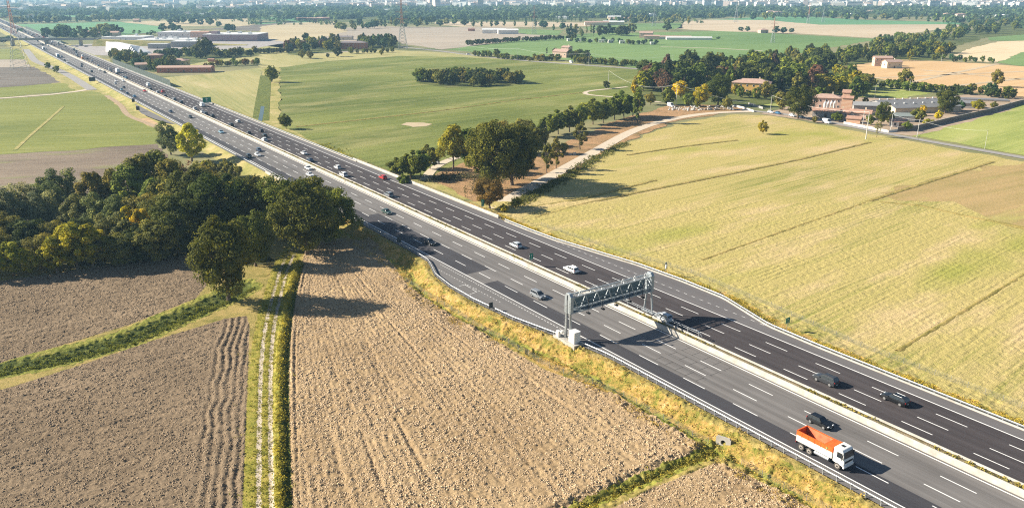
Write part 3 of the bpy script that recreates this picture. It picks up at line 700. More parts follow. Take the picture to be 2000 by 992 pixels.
# weeds on the median: uncountable tufts -> one object
def leaf_quads(P, size, up=0.6, rng=RNG, N=None):
    n = len(P)
    if N is None:
        N = rng.normal(size=(n, 3)); N[:, 2] += up
    N = N / (np.linalg.norm(N, axis=1, keepdims=True) + 1e-9)
    T = np.cross(N, rng.normal(size=(n, 3))); T /= (np.linalg.norm(T, axis=1, keepdims=True) + 1e-9); Bt = np.cross(N, T)
    s = (np.asarray(size).reshape(-1, 1) * np.ones((n, 1))) * .5
    a = rng.uniform(.7, 1.25, (n, 1)); T = T * s * a; Bt = Bt * s / a
    V = np.stack([P - T - Bt * .6, P + T * .6 - Bt, P + T + Bt * .6, P - T * .6 + Bt], 1).reshape(-1, 3)
    return V, np.arange(4 * n).reshape(-1, 4)
def leafmat(name, dark=0.62, trans=0.33):
    k = NT(name, 0.75); k.b.inputs['Specular IOR Level'].default_value = 0.12
    oi = k.n('ObjectInfo'); at = k.n('Attribute'); at.attribute_name = 'hue'
    v = k.ramp(at.outputs['Fac'], [(0.0, (.50, .55, .5)), (0.5, (1, 1, 1)), (1.0, (2.1, 1.8, 1.1))])  # random leaf tones, bright end raised to paint in sunlit leaves
    c = k.mix(1.0, oi.outputs['Color'], v, 'MULTIPLY'); k.col(c)
    tr = k.n('BsdfTranslucent'); k.l(c, tr.inputs['Color'])
    mx = k.n('MixShader'); mx.inputs[0].default_value = trans
    k.l(k.b.outputs[0], mx.inputs[1]); k.l(tr.outputs[0], mx.inputs[2])
    out = [q for q in k.t.nodes if q.type == 'OUTPUT_MATERIAL'][0]; k.l(mx.outputs[0], out.inputs['Surface'])
    return k.m
LEAF = leafmat('leaf')
BARK = flat('bark', (0.16, 0.12, 0.085), 0.95, var=.3, scale=2)
def tufts(name, centers, zs, rad_, nper, size, color, h=.35, label=None, cat=None, lean=None):
    n = len(centers); P = np.repeat(np.asarray(centers), nper, 0); Z = np.repeat(np.asarray(zs), nper)
    off = RNG.normal(size=(n * nper, 2)) * rad_ * .5
    P3 = np.stack([P[:, 0] + off[:, 0], P[:, 1] + off[:, 1], Z + RNG.random(n * nper) * h], 1)
    V, F = leaf_quads(P3, size * RNG.uniform(.5, 1.3, n * nper), .2)
    hue = np.repeat(RNG.random(n), nper) * .6 + RNG.random(n * nper) * .4
    o = mesh_np(name, V, F, LEAF, attr=hue, kind='stuff'); o.color = (*color, 1)
    return tag(o, label, cat)
c = []; z = []
dd_ = RNG.uniform(20, 420, 1500)
for q in dd_:
    if vnoise(np.array([q]), np.array([0.]), 7, 61)[0] > .48:
        c.append(R(112.05 + RNG.normal() * .3, q)); z.append(.6)
tufts('weeds', c, z, .35, 9, .26, (0.34, 0.30, 0.09), .3, 'small yellow green weeds growing in the soil between the two concrete barriers', 'weeds')

# ------------------------------------------------------------ crash barriers with posts
def guardrail(label, lf, side, d0, d1, posts_to, group):
    root = empty('guardrail', (0, 0, 0), 0, label, 'guardrail', group)
    ds = [d0 + 2.0 * i for i in range(int((min(d1, 300) - d0) / 2))] + ([300 + 40 * i for i in range(int((d1 - 300) / 40))] if d1 > 300 else [])
    s = side
    prof = [(-.02 * s, .44), (.06 * s, .50), (-.01 * s, .59), (.06 * s, .68), (-.02 * s, .76), (-.05 * s, .76), (-.10 * s, .60), (-.05 * s, .44)]
    extrude_profile('rail', prof, ds, GALV, root, lfun=lf)
    if side < 0: extrude_profile('base_kerb', [(-.3, -.1), (-.3, .22), (.25, .22), (.25, -.1)], ds, CONC, root, lfun=lf)
    k = 0; d = d0 + .6; rest = MB()
    pos = []
    while d < posts_to: pos.append(d); d += 2.25
    pos.sort()
    first = None
    for i, d in enumerate(pos):
        l = float(lf(d)) - .16 * s
        p = R(l, d)
        if i < 100:
            if first is None:
                m = MB(); m.box((0, 0, .1), (.11, .13, 1.15), 0); m.box((.0, .0, .62), (.34, .10, .16), 0)
                first = m.build('post', GALV, root); o = first
            else:
                o = first.copy(); COL.objects.link(o); o.parent = root
            o.location = (p[0], p[1], 0); o.rotation_euler = (0, 0, math.atan2(NV[1], NV[0]))
        else: rest.box((p[0], p[1], .1), (.11, .13, 1.15), math.atan2(NV[1], NV[0]))
    if rest.v: rest.build('post_row', GALV, root, kind='stuff')
    return root
guardrail('grey steel guardrail with posts along the near outer edge of the motorway', lambda d: float(edgeL(d)) + .25, 1, 42, 2600, 430, 'motorway guardrails')
guardrail('pale steel guardrail along the far outer edge beside the yellow field', lambda d: float(edgeR(d)) - .25, -1, 30, 195, 195, 'motorway guardrails')
guardrail('long pale guardrail on the far edge running to the overpass', lambda d: float(edgeR(d)) - .25, -1, 305, 2600, 420, 'motorway guardrails')

# bridge parapets over the river
def parapet(label, l, d0, d1, out):
    root = empty('bridge_parapet', (0, 0, 0), 0, label, 'parapet', 'bridge parapets')
    ds = [d0 + (d1 - d0) * i / 20 for i in range(21)]
    extrude_profile('parapet_wall', [(l - .2, -1.2), (l - .2, .08), (l - .12, 1.0), (l + .12, 1.0), (l + .2, .08), (l + .2, -1.2)], ds, CONC, root)
    m = MB()
    for k in range(int((d1 - d0) / 2.4) + 1):
        p = R(l + .05 * out, d0 + 2.4 * k); m.tube((*p, 1.0), (*p, 1.45), .035, n=4)
    m.build('handrail_posts', DARKM, root)
    m = MB(); m.tube((*R(l + .05 * out, d0), 1.47), (*R(l + .05 * out, d1), 1.47), .05, n=6); m.build('handrail', DARKM, root)
parapet('white concrete bridge parapet with dark handrail on the far edge', 130.7, 196, 304, 1)
parapet('pale concrete bridge parapet on the near edge behind the oaks', 92.9, 226, 300, -1)

# ------------------------------------------------------------ wire mesh fences
def wire_fence(label, pts, h=1.25, sp=3.0, zf=None, npost=100):
    pts = dense(pts, sp); root = empty('wire_fence', (0, 0, 0), 0, label, 'fence', 'roadside wire fences'); proto = None
    zz = [float(hgt(np.array([p[0]]), np.array([p[1]]))[0][0]) for p in pts]
    for i, p in enumerate(pts[:npost]):
        if proto is None:
            m = MB(); m.tube((0, 0, -.3), (0, 0, h), .045, n=5); proto = m.build('fence_post', GALV, root); o = proto
        else: o = proto.copy(); COL.objects.link(o); o.parent = root
        o.location = (p[0], p[1], zz[i])
    m = MB()
    for k in range(5):
        for i in range(len(pts) - 1):
            a, b = pts[i], pts[i + 1]; q = h * (.12 + .21 * k)
            m.tube((a[0], a[1], zz[i] + q), (b[0], b[1], zz[i + 1] + q), .012, n=3, cap=False)
    for i in range(len(pts) - 1):
        a, b = pts[i], pts[i + 1]
        for k in range(12):
            t = k / 12; x = a[0] + (b[0] - a[0]) * t; y = a[1] + (b[1] - a[1]) * t; q = zz[i] + (zz[i + 1] - zz[i]) * t
            m.tube((x, y, q + .1), (x, y, q + h * .96), .008, n=3, cap=False)
    m.build('wire_mesh', flat('fence_wire', (.22, .24, .22), .6, .2, var=0) if 'fence_wire' not in MATS else MATS['fence_wire'], root)
wire_fence('thin grey wire fence between the big ploughed field and the roadside ditch', [R(83.2, 166), R(83.0, 128), R(83.4, 108), R(87.6, 92), R(88.2, 73)])
wire_fence('thin grey wire fence beside the corner ploughed field past the culvert', [R(87.8, 66), R(88.4, 55), R(88.6, 44)])
wire_fence('faint wire fence between the far roadside grass and the yellow field', [R(140.5, 44), R(140.2, 80), R(143, 104), R(145, 130), R(141.5, 156), R(139.5, 186)])

# ------------------------------------------------------------ gantry over the near carriageway
GA = rad(34.686)                # local x = across the motorway, local y = along, away
def gantry():
    ox, oy = R(92.2, 113.6)
    root = empty('sensor_gantry', (ox, oy, 0), GA, 'grey steel lattice gantry spanning the near carriageway beside the lay-by', 'gantry')
    W = 22.0; z0, z1, dep = 5.85, 9.1, 1.7
    S = STEEL_G
    m = MB()                     # chords and floor
    for y in (-dep / 2, dep / 2):
        for z in (z0, z1): m.box((W / 2, y, z), (W - .8, .24, .24))
        m.box((W / 2, y, z0 + .95), (W - .8, .07, .07)); m.box((W / 2, y, z0 + 1.9), (W - .8, .06, .06))
    m.build('chord', S, root)
    m = MB(); n = 14
    for y in (-dep / 2, dep / 2):
        for i in range(n):
            xa = .5 + (W - 1) * i / n; xb = .5 + (W - 1) * (i + 1) / n
            m.tube((xa, y, z0 if i % 2 else z1), (xb, y, z1 if i % 2 else z0), .085, n=4)
    for i in range(n * 2 + 1):
        xa = .5 + (W - 1) * i / (2 * n); m.tube((xa, -dep / 2, z1), (xa, dep / 2, z1), .03, n=4)
        m.tube((xa, -dep / 2, z0), (xa, dep / 2, z0), .035, n=4)
        if i < 2 * n:
            xb = .5 + (W - 1) * (i + 1) / (2 * n)
            m.tube((xa, dep / 2 * (-1) ** i, z1), (xb, -dep / 2 * (-1) ** i, z1), .035, n=4)
    m.build('lattice', S, root)
    m = MB(); m.box((W / 2, 0, z0 + .06), (W - 1.2, dep - .3, .05)); m.build('walkway', flat('walkway_grating', (.16, .19, .21), .6, .3, var=.1), root)
    m = MB(); m.box((W * .52, dep / 2 - .14, z0 + 1.45), (W * .88, .05, 2.3)); m.build('mesh_panel', flat('panel_mesh', (.13, .185, .215), .6, .3, var=.15), root)
    for x in (.1, W - .1):
        m = MB(); pr = [(-.95, z0 - .15), (.95, z0 - .15), (.95, z1 + .1), (.45, z1 + .75), (-.45, z1 + .75), (-.95, z1 + .1)]
        m.loft([[(x - .38, y, z) for y, z in pr], [(x + .38, y, z) for y, z in pr]]); m.build('end_plate', S, root, bevel=.04)
    # near column: two stout posts, braced
    for y in (-.55, .55):
        m = MB(); m.tube((-.0, y * 1.3, .35), (.05, y, z0 + .2), .27, .24, 8); m.build('column', flat('column_steel', (.40, .43, .45), .45, .5, var=.08) if 'column_steel' not in MATS else MATS['column_steel'], root)
    for y in (-1, 1):
        m = MB(); m.tube((W - .1, y * 1.25, .9), (W - .1, y * .62, z0), .21, .2, 8); m.build('column', MATS['column_steel'], root)
    m = MB(); m.box((W - .1, 0, .95), (.7, 3.4, .25)); m.build('foot_beam', MATS['column_steel'], root)
    # ladder up the outer side
    m = MB()
    for y in (-.24, .24): m.tube((-1.0, y - .3, .4), (-.75, y - .3, z1 - .3), .035, n=4)
    for k in range(24): m.tube((-1.0 + .0104 * k, -.54, .7 + k * .33), (-1.0 + .0104 * k, -.06, .7 + k * .33), .022, n=4)
    lad = m.build('ladder', GALV, root)
    m = MB()
    for k in range(7):
        z = 2.6 + k * .85
        for i in range(6):
            t0 = math.pi * (i / 6 + .5); t1 = math.pi * ((i + 1) / 6 + .5)
            m.tube((-1.0 + .5 * math.cos(t0) + .0, -.3 + .38 * math.sin(t0), z), (-1.0 + .5 * math.cos(t1), -.3 + .38 * math.sin(t1), z), .02, n=3)
    m.build('ladder_cage', GALV, lad)
    # cable ducts, plinth and cabinet
    m = MB(); m.tube((-.35, .1, .5), (-.3, .1, z1 + .3), .12, n=6); m.tube((-.3, .1, z1 + .3), (.2, .1, z1 + .6), .12, n=6); m.build('cable_duct', flat('duct_plastic', (.07, .075, .08), .6, var=0), root)
    m = MB(); m.box((-.3, -.6, -.35), (2.6, 6.8, 1.5)); m.build('plinth', CONC, root, bevel=.06)
    m = MB(); m.box((-.25, -2.35, 1.55), (1.55, 1.75, 2.3)); cab = m.build('equipment_cabinet', WHITE, root, bevel=.05)
    m = MB(); m.box((-.25, -2.35, 2.73), (1.65, 1.85, .07)); m.build('cabinet_roof', WHITE, cab)
    m = MB(); m.box((-.25, -3.235, 1.5), (1.3, .03, 2.0)); m.build('cabinet_door', flat('cabinet_door_paint', (.7, .7, .68), .5, var=.03), cab)
    m = MB(); m.box((-1.2, 1.6, 1.0), (.6, .8, 1.3)); m.box((-.9, .9, 1.55), (.5, .5, .55)); m.build('junction_box', WHITE, root, bevel=.03)
    # sensors hanging under the truss and arches on top
    for i, x in enumerate((4.2, 8.0, 11.6, 15.3, 19.0)):
        m = MB(); m.tube((x, -dep / 2 - .15, z1 - .9), (x, -dep / 2 - .15, z0 - .5), .05, n=5); m.tube((x, -dep / 2 - .15, z0 - .4), (x, -dep / 2 - .5, z0 - .6), .05, n=5)
        arm = m.build('sensor_arm', DARKM, root)
        m = MB(); m.box((x, -dep / 2 - .5, z0 - .72), (.42, .5, .3)); m.box((x - .32, -dep / 2 - .25, z0 - .6), (.22, .4, .22)); m.build('camera_housing', DARKM, arm, bevel=.03)
    for x in (3.0, 14.2, 17.5, 20.5):
        m = MB(); pts = [(x - .35, 0, z1), (x - .25, 0, z1 + .5), (x, 0, z1 + .75), (x + .25, 0, z1 + .5), (x + .35, 0, z1)]
        m.path(pts, .07); m.build('lifting_arch', WHITE, root)
    m = MB()
    for y in (-dep / 2, dep / 2):
        m.tube((.5, y, z1 + .62), (W - .5, y, z1 + .62), .03, n=4)
        for k in range(15): m.tube((.5 + (W - 1) * k / 14, y, z1), (.5 + (W - 1) * k / 14, y, z1 + .62), .02, n=4)
    m.build('guard_rail', GALV, root)
    m = MB(); m.tube((1.0, -.6, z1), (1.0, -.6, z1 + 1.3), .03, n=5); m.box((1.0, -.6, z1 + 1.4), (.25, .35, .2)); m.build('weather_sensor', WHITE, root)
    return root
gantry()
def median_rail():
    root = empty('median_railing', (0, 0, 0), 0, 'grey tubular protective railing on the median around the gantry feet', 'railing')
    m = MB(); d0, d1 = 98.5, 131
    for z in (1.35, 1.7): m.tube((*R(113.5, d0), z), (*R(113.5, d1), z), .06, n=6)
    m.tube((*R(113.5, d0), 1.7), (*R(113.5, d0 - .8), 1.0), .06, n=6)
    m.build('rail', GALV, root)
    first = None
    for k in range(12):
        p = R(113.45, d0 + k * (d1 - d0) / 11)
        if first is None:
            m = MB(); m.box((0, 0, 0), (.12, .14, 1.25)); first = m.build('post', GALV, root); o = first
        else: o = first.copy(); COL.objects.link(o); o.parent = root
        o.location = (p[0], p[1], 1.05); o.rotation_euler = (0, 0, GA)
median_rail()

# ------------------------------------------------------------ signs
GREEN_SG = flat('sign_green', (0.0, 0.20, 0.12), .5, var=.05)
def sign_face(root, w_, h, z, lines, yoff=-.05):
    m = MB(); m.box((0, yoff - .012, z), (w_ * .93, .008, h * .95)); m.box((0, yoff - .019, z), (w_ * .86, .008, h * .89))
    return m
def text_obj(body, size, loc, parent, mat, rx=90):
    cu = bpy.data.curves.new('lettering', 'FONT'); cu.body = body; cu.size = size; cu.align_x = 'CENTER'; cu.align_y = 'CENTER'; cu.extrude = .004
    o = bpy.data.objects.new('lettering', cu); COL.objects.link(o); o.parent = parent; o.location = loc; o.rotation_euler = (rad(rx), 0, 0)
    cu.materials.append(mat); return o
def board_sign(name, label, u, v, z, w_, h, zc, col, rz, back=False, posts=1, group=None, arrow=None):
    x, y = G(u, v, z); root = empty(name, (x, y, z), rz, label, 'sign', group)
    for k in range(posts):
        m = MB(); xx = 0 if posts == 1 else (-w_ * .3 + .6 * w_ * k); m.tube((xx, .06, -.3), (xx, .06, zc + h / 2), .05, n=6); m.build('pole', GALV, root)
    m = MB(); m.box((0, 0, zc), (w_, .05, h)); p = m.build('sign_board', col, root, bevel=.02)
    if arrow:
        m = MB()
        m.box((0, -.031, zc), (w_ * .08, .006, h * .5)); m.quad((-w_ * .18, -.034, zc + h * .15), (w_ * .18, -.034, zc + h * .15), (0.01, -.034, zc + h * .36), (-0.01, -.034, zc + h * .36))
        m.box((0, -.031, zc - h * .4), (w_ * .7, .006, h * .06)); m.build('symbol', WHITE, p)
    return root
GREY_BACK = flat('sign_back', (0.045, 0.055, 0.065), .5, .2, var=.1)
FA = GA                     # a board square to the traffic, its face towards the camera end of the road
board_sign('road_sign', 'small green motorway sign on the median above the barrier near the gantry', 1038, 512, 1.0, 1.0, 1.7, 1.5, GREEN_SG, FA, arrow=1, group='green motorway signs')
board_sign('road_sign', 'small green sign standing in grass beyond the far guardrail at the yellow field', 1537, 642, -.8, 1.3, 1.3, 1.9, GREEN_SG, FA, arrow=1, group='green motorway signs')
board_sign('road_sign', 'green and white sign in front of the yellowing tree by the bridge parapet', 943, 408, -.5, 1.1, 2.3, 2.0, GREEN_SG, FA, arrow=1, group='green motorway signs')
board_sign('road_sign', 'wide green sign by the far shoulder where the hay field begins', 405, 204, 0, 5.0, 3.4, 2.6, GREEN_SG, FA, posts=2, arrow=1, group='green motorway signs')
board_sign('road_sign', 'dark back of a sign on the guardrail of the emergency lay-by', 959, 606, 0, 1.0, 1.3, 1.2, GREY_BACK, FA, group='signs seen from behind')
board_sign('road_sign', 'dark back of a sign among the oak shadows at the near road edge', 780, 478, 0, 1.2, 1.6, 1.4, GREY_BACK, FA, group='signs seen from behind')
board_sign('road_sign', 'large dark back of a sign at the near edge before the service road', 181, 162, 0, 4.4, 3.0, 2.6, GREY_BACK, FA, posts=2, group='signs seen from behind')
board_sign('road_sign', 'small dark sign back beside the dirt track at the near road edge', 261, 202, 0, 1.7, 2.2, 1.8, GREY_BACK, FA, group='signs seen from behind')
board_sign('road_sign', 'small dark sign back standing in the distant near side lay-by', 270, 218, 0, 1.9, 2.2, 1.8, GREY_BACK, FA, group='signs seen from behind')
def emergency_post(label, u, v):
    x, y = G(u, v, -.1); root = empty('emergency_phone', (x, y, -.1), FA, label, 'emergency phone')
    m = MB(); m.tube((0, 0, 0), (0, 0, 1.9), .06, n=6); m.build('pole', GALV, root)
    m = MB(); m.box((0, -.12, 1.3), (.45, .3, .8)); m.build('phone_box', WHITE, root, bevel=.03)
    m = MB(); m.box((0, 0, 2.15), (.6, .06, .6)); m.build('sign_board', flat('grey_panel', (.25, .3, .33), .5, var=0), root, bevel=.02)
emergency_post('small grey emergency phone post beyond the far guardrail by the lay-by', 1300, 530)
def culvert():
    x, y = G(1412, 868, -1.6); root = empty('culvert_mouth', (x, y, -1.75), rad(-35), 'pale concrete culvert mouth in the grass bank below the guardrail', 'culvert')
    m = MB(); n = 14; pts = [(-1.2, 0), (1.2, 0), (1.2, .9), (.5, 1.35), (-.5, 1.35), (-1.2, .9)]
    ring = [(.42 * math.cos(a), .5 + .42 * math.sin(a)) for a in [math.pi * 2 * k / 24 for k in range(24)]]
    outer = []
    for k in range(24):
        a = math.pi * 2 * k / 24; ca, sa = math.cos(a), math.sin(a)
        t = min(1.2 / abs(ca) if abs(ca) > .01 else 99, (.95 if sa > 0 else .55) / abs(sa) if abs(sa) > .01 else 99); outer.append((t * ca, .5 + t * sa))
    for k in range(24):
        j = (k + 1) % 24
        for yy in (0.0, .3):
            q = [(ring[k][0], yy, ring[k][1]), (ring[j][0], yy, ring[j][1]), (outer[j][0], yy, outer[j][1]), (outer[k][0], yy, outer[k][1])]
            m.quad(*(q if yy else q[::-1]))
        m.quad((outer[k][0], 0, outer[k][1]), (outer[j][0], 0, outer[j][1]), (outer[j][0], .3, outer[j][1]), (outer[k][0], .3, outer[k][1]))
        m.quad((ring[k][0], 0, ring[k][1]), (ring[j][0], 0, ring[j][1]), (ring[j][0], 1.2, ring[j][1]), (ring[k][0], 1.2, ring[k][1]))
    m.build('headwall', CONC, root)
    m = MB(); m.tube((0, .35, .5), (0, 1.4, .5), .42, n=16); m.build('pipe', DARKM, root)
culvert()
# ============================================================ trees
def crown_arrays(seed, H, Rr, z0, n, leaf, lobes=26, kind='round', droop=0.0, gap=0.55):
    r = np.random.default_rng(seed)
    hgt2 = (H - z0) / 2; cz = z0 + hgt2
    C = []; rad_ = []
    gold = math.pi * (3 - math.sqrt(5))
    for i in range(lobes):
        t = (i + .5) / lobes; zz = 1 - 2 * t
        th = gold * i + r.uniform(-.5, .5); q = math.sqrt(max(0, 1 - zz * zz))
        k = r.uniform(.45, .92)
        if kind == 'poplar': q *= (0.55 + 0.45 * (1 - abs(zz + .35)))
        if kind == 'columnar': q *= .9
        if kind == 'oak' and zz < -.3: k *= 1.08
        C.append((q * math.cos(th) * Rr * k, q * math.sin(th) * Rr * k, cz + zz * hgt2 * k)); rad_.append(Rr * r.uniform(.17, .42))
    C = np.array(C); rad_ = np.array(rad_)
    if kind in ('poplar', 'columnar'): rad_ *= .8
    lob = r.integers(0, lobes, int(n * 1.5)); D = r.normal(size=(len(lob), 3)); D[:, 2] += .18; D /= np.linalg.norm(D, axis=1, keepdims=True)
    # second-order clumps inside each lobe
    kc = 14; sub = r.normal(size=(lobes, kc, 3)); sub /= np.linalg.norm(sub, axis=2, keepdims=True)
    si = r.integers(0, kc, len(lob)); S = sub[lob, si]
    D2 = D * .52 + S * .75; D2 /= np.linalg.norm(D2, axis=1, keepdims=True)
    rr = rad_[lob] * (r.uniform(.62, 1.08, len(lob))); stretch = np.array([1, 1, 1.25 if kind in ('poplar', 'columnar') else .82])
    P = C[lob] + D2 * rr[:, None] * stretch
    # drop leaves buried deep inside the crown
    q = np.linalg.norm((P - np.array([0, 0, cz])) / np.array([Rr, Rr, hgt2]), axis=1)
    keep = (q > .38) & (P[:, 2] > z0 - .4); P = P[keep][:n]; D2 = D2[keep][:n]; lob = lob[keep][:n]; si = si[keep][:n]
    N = D2 * 1.0 + r.normal(size=P.shape) * .42 + np.array([0, 0, .25])
    V, F = leaf_quads(P, leaf * r.uniform(.6, 1.3, len(P)), rng=r, N=N)
    hl = r.random(lobes); hue = np.clip(.5 + (hl[lob] - .5) * .5 + (r.random(len(P)) - .5) * .55 + (r.random((lobes, kc))[lob, si] - .5) * .35, 0, 1)
    return V, F, hue, C, rad_
def trunk_mb(seed, H, Rr, z0, C, r0, limbs=9):
    r = np.random.default_rng(seed + 77); m = MB(); pts = []; x = y = 0
    for k in range(6):
        t = k / 5; pts.append((x, y, t * (H * .72))); x += r.normal() * .12 * H / 15; y += r.normal() * .12 * H / 15
    for k in range(5): m.tube(pts[k], pts[k + 1], r0 * (1 - .17 * k) * (1.25 if k == 0 else 1), r0 * (1 - .17 * (k + 1)), 7, cap=False)
    order = r.permutation(len(C))[:limbs]
    for i in order:
        c = C[i]; zs = max(z0 * .75, min(c[2] - .15 * H, H * .6)); k = min(4, int(zs / (H * .72) * 5)); a = Vector(pts[k]).lerp(Vector(pts[k + 1]), (zs / (H * .72) * 5) % 1)
        mid = a.lerp(Vector(c), .5) + Vector((0, 0, -.04 * H)); m.tube(a, mid, r0 * .42, r0 * .28, 5, cap=False); m.tube(mid, c, r0 * .28, r0 * .08, 5, cap=False)
    return m
PROTO = {}
def proto(key, **k):
    """near-quality tree: root > crown, trunk.  built at unit of its own size, hidden far below is not needed: first use moves it"""
    PROTO[key] = dict(k, used=False, root=None)
def make_tree(key, full=True):
    p = PROTO[key]; s = p['seed']
    V, F, hue, C, ra = crown_arrays(s, p['H'], p['R'], p['z0'], p['n'], p['leaf'], p.get('lobes', 26), p.get('kind', 'round'))
    name = p['name']
    if p.get('parts', True):
        root = empty(name, (0, 0, 0)); cr = mesh_np('crown', V, F, LEAF, root, attr=hue)
        trunk_mb(s, p['H'], p['R'], p['z0'], C, p.get('r0', .3), p.get('limbs', 9)).build('trunk', BARK, root, smooth=True)
    else:
        tm = trunk_mb(s, p['H'], p['R'], p['z0'], C, p.get('r0', .3), 2)
        me = bpy.data.meshes.new(name)
        nv = len(V); vv = [tuple(q) for q in V] + tm.v; ff = [tuple(int(j) for j in q) for q in F] + [tuple(j + nv for j in q) for q in tm.f]
        me.from_pydata(vv, [], ff); me.materials.append(LEAF); me.materials.append(BARK)
        me.polygons.foreach_set('material_index', [0] * len(F) + [1] * len(tm.f))
        a = me.attributes.new('hue', 'FLOAT', 'FACE'); a.data.foreach_set('value', list(hue) + [.5] * len(tm.f)); me.update()
        root = bpy.data.objects.new(name, me); COL.objects.link(root)
    return root
proto('oak', name='oak_tree', seed=1, H=20, R=8.5, z0=2.6, n=17000, leaf=.46, lobes=46, kind='oak', r0=.55, limbs=12)
proto('oak2', name='oak_tree', seed=2, H=19, R=7.6, z0=2.2, n=15000, leaf=.46, lobes=40, kind='oak', r0=.5, limbs=12)
proto('oak3', name='oak_tree', seed=9, H=20, R=8.0, z0=3.0, n=15000, leaf=.46, lobes=34, kind='round', r0=.5, limbs=12)
proto('poplar', name='poplar_tree', seed=3, H=18, R=5.0, z0=.7, n=10000, leaf=.46, lobes=34, kind='poplar', r0=.3)
proto('poplar2', name='poplar_tree', seed=4, H=20, R=5.6, z0=4.0, n=8000, leaf=.46, lobes=26, kind='poplar', r0=.3, limbs=14)
proto('willow', name='willow_tree', seed=5, H=14, R=6.6, z0=1.2, n=12000, leaf=.38, lobes=38, kind='round', r0=.4)
proto('willow2', name='willow_tree', seed=6, H=15, R=5.6, z0=1.5, n=10000, leaf=.40, lobes=30, kind='round', r0=.35)
proto('thin', name='young_tree', seed=7, H=15, R=3.4, z0=2.5, n=2600, leaf=.46, lobes=20, kind='poplar', r0=.2, limbs=16)
proto('bare', name='bare_tree', seed=8, H=16, R=4.5, z0=4.0, n=1600, leaf=.36, lobes=34, kind='round', r0=.22, limbs=30)
proto('bush', name='bush', seed=10, H=3.0, R=2.2, z0=.1, n=2200, leaf=.30, lobes=16, kind='round', r0=.08)
proto('small', name='small_tree', seed=12, H=8, R=3.4, z0=1.0, n=4200, leaf=.40, lobes=22, kind='round', r0=.16)
# lighter versions for the middle distance (300 to 700 m)
proto('m_oak', name='broad_tree', seed=21, H=15, R=6.5, z0=1.6, n=2600, leaf=.95, lobes=30, kind='oak', r0=.4, limbs=5)
proto('m_oak2', name='broad_tree', seed=22, H=14, R=5.6, z0=1.2, n=2200, leaf=.9, lobes=26, kind='round', r0=.35, limbs=5)
proto('m_pop', name='poplar_tree', seed=23, H=16, R=4.2, z0=1.2, n=1900, leaf=.9, lobes=24, kind='poplar', r0=.3, limbs=5)
proto('m_small', name='small_tree', seed=24, H=8, R=3.6, z0=.7, n=1300, leaf=.7, lobes=18, kind='round', r0=.2, limbs=4)
proto('m_bush', name='bush', seed=25, H=3.4, R=2.6, z0=.1, n=700, leaf=.6, lobes=12, kind='round', r0=.1, limbs=3)
proto('m_cyp', name='cypress_tree', seed=26, H=13, R=1.6, z0=.4, n=1000, leaf=.6, lobes=18, kind='columnar', r0=.15, limbs=2)
proto('m_bare', name='bare_tree', seed=27, H=15, R=5, z0=2.5, n=1500, leaf=.5, lobes=26, kind='round', r0=.25, limbs=20)
# single-mesh versions for the far country
for i_, (k_, H_, R_, kd, nm) in enumerate((('f_round', 14, 6.6, 'round', 'far_tree'), ('f_round2', 11, 6.0, 'oak', 'far_tree'), ('f_tall', 17, 4.6, 'poplar', 'far_tree'), ('f_col', 19, 2.2, 'columnar', 'poplar_tree'), ('f_bush', 4.5, 4.4, 'round', 'bush'))):
    proto(k_, name=nm, seed=31 + i_, H=H_, R=R_, z0=.8, n=520, leaf=2.0 if kd != 'columnar' else 1.5, lobes=14, kind=kd, r0=.35, limbs=3, parts=False)
TREES = []
# leaf colours (foliage albedo; FARG and TEAL lightened to paint in some haze)
OAKC = (0.135, 0.15, 0.022); OAKD = (0.09, 0.11, 0.02); POPC = (0.29, 0.28, 0.02); POPY = (0.52, 0.44, 0.02); WILC = (0.19, 0.215, 0.075); WILG = (0.23, 0.25, 0.12)
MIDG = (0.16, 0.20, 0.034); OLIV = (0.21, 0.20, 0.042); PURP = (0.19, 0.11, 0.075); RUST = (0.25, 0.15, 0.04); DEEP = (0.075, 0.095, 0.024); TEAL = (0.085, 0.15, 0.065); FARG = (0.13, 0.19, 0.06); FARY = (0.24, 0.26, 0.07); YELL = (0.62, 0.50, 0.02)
_tn = [0]
def tree(key, u, v, H, color, label, group=None, wide=1.0, z=GZ, cat=None, world=None, jitter=.14, ordinal=None):
    p = PROTO[key]
    if p['root'] is None: p['root'] = make_tree(key); root = p['root']; register(root) if p.get('parts', True) else None
    else: root = copy_tree(p['root'])
    x, y = world or G(u, v, z); s = H / p['H']; _tn[0] += 1; k = random.Random(_tn[0] * 7 + 3)
    root.location = (x, y, z - .1); root.rotation_euler = (0, 0, k.uniform(0, 6.28)); root.scale = (s * wide * k.uniform(.94, 1.06), s * wide * k.uniform(.94, 1.06), s)
    g = 1 + k.uniform(-jitter, jitter); c = (color[0] * g * (1 + k.uniform(-.12, .12)), color[1] * g, color[2] * g, 1)
    root.color = c
    for ch in CH.get(root.name, ()):
        ch.color = c
    c_ = cat or ('bush' if 'bush' in key else 'tree')
    TREES.append((root, label, c_, group, proj(x, y, z)[0], ordinal)); return root
ORDW = ['first', 'second', 'third', 'fourth', 'fifth', 'sixth', 'seventh', 'eighth', 'ninth', 'tenth', 'eleventh', 'twelfth', 'thirteenth', 'fourteenth', 'fifteenth', 'sixteenth', 'seventeenth', 'eighteenth', 'nineteenth', 'twentieth']
def ordw(i):
    if i < 20: return ORDW[i]
    n = i + 1; return '%d%s' % (n, 'th' if 10 <= n % 100 <= 20 else {1: 'st', 2: 'nd', 3: 'rd'}.get(n % 10, 'th'))
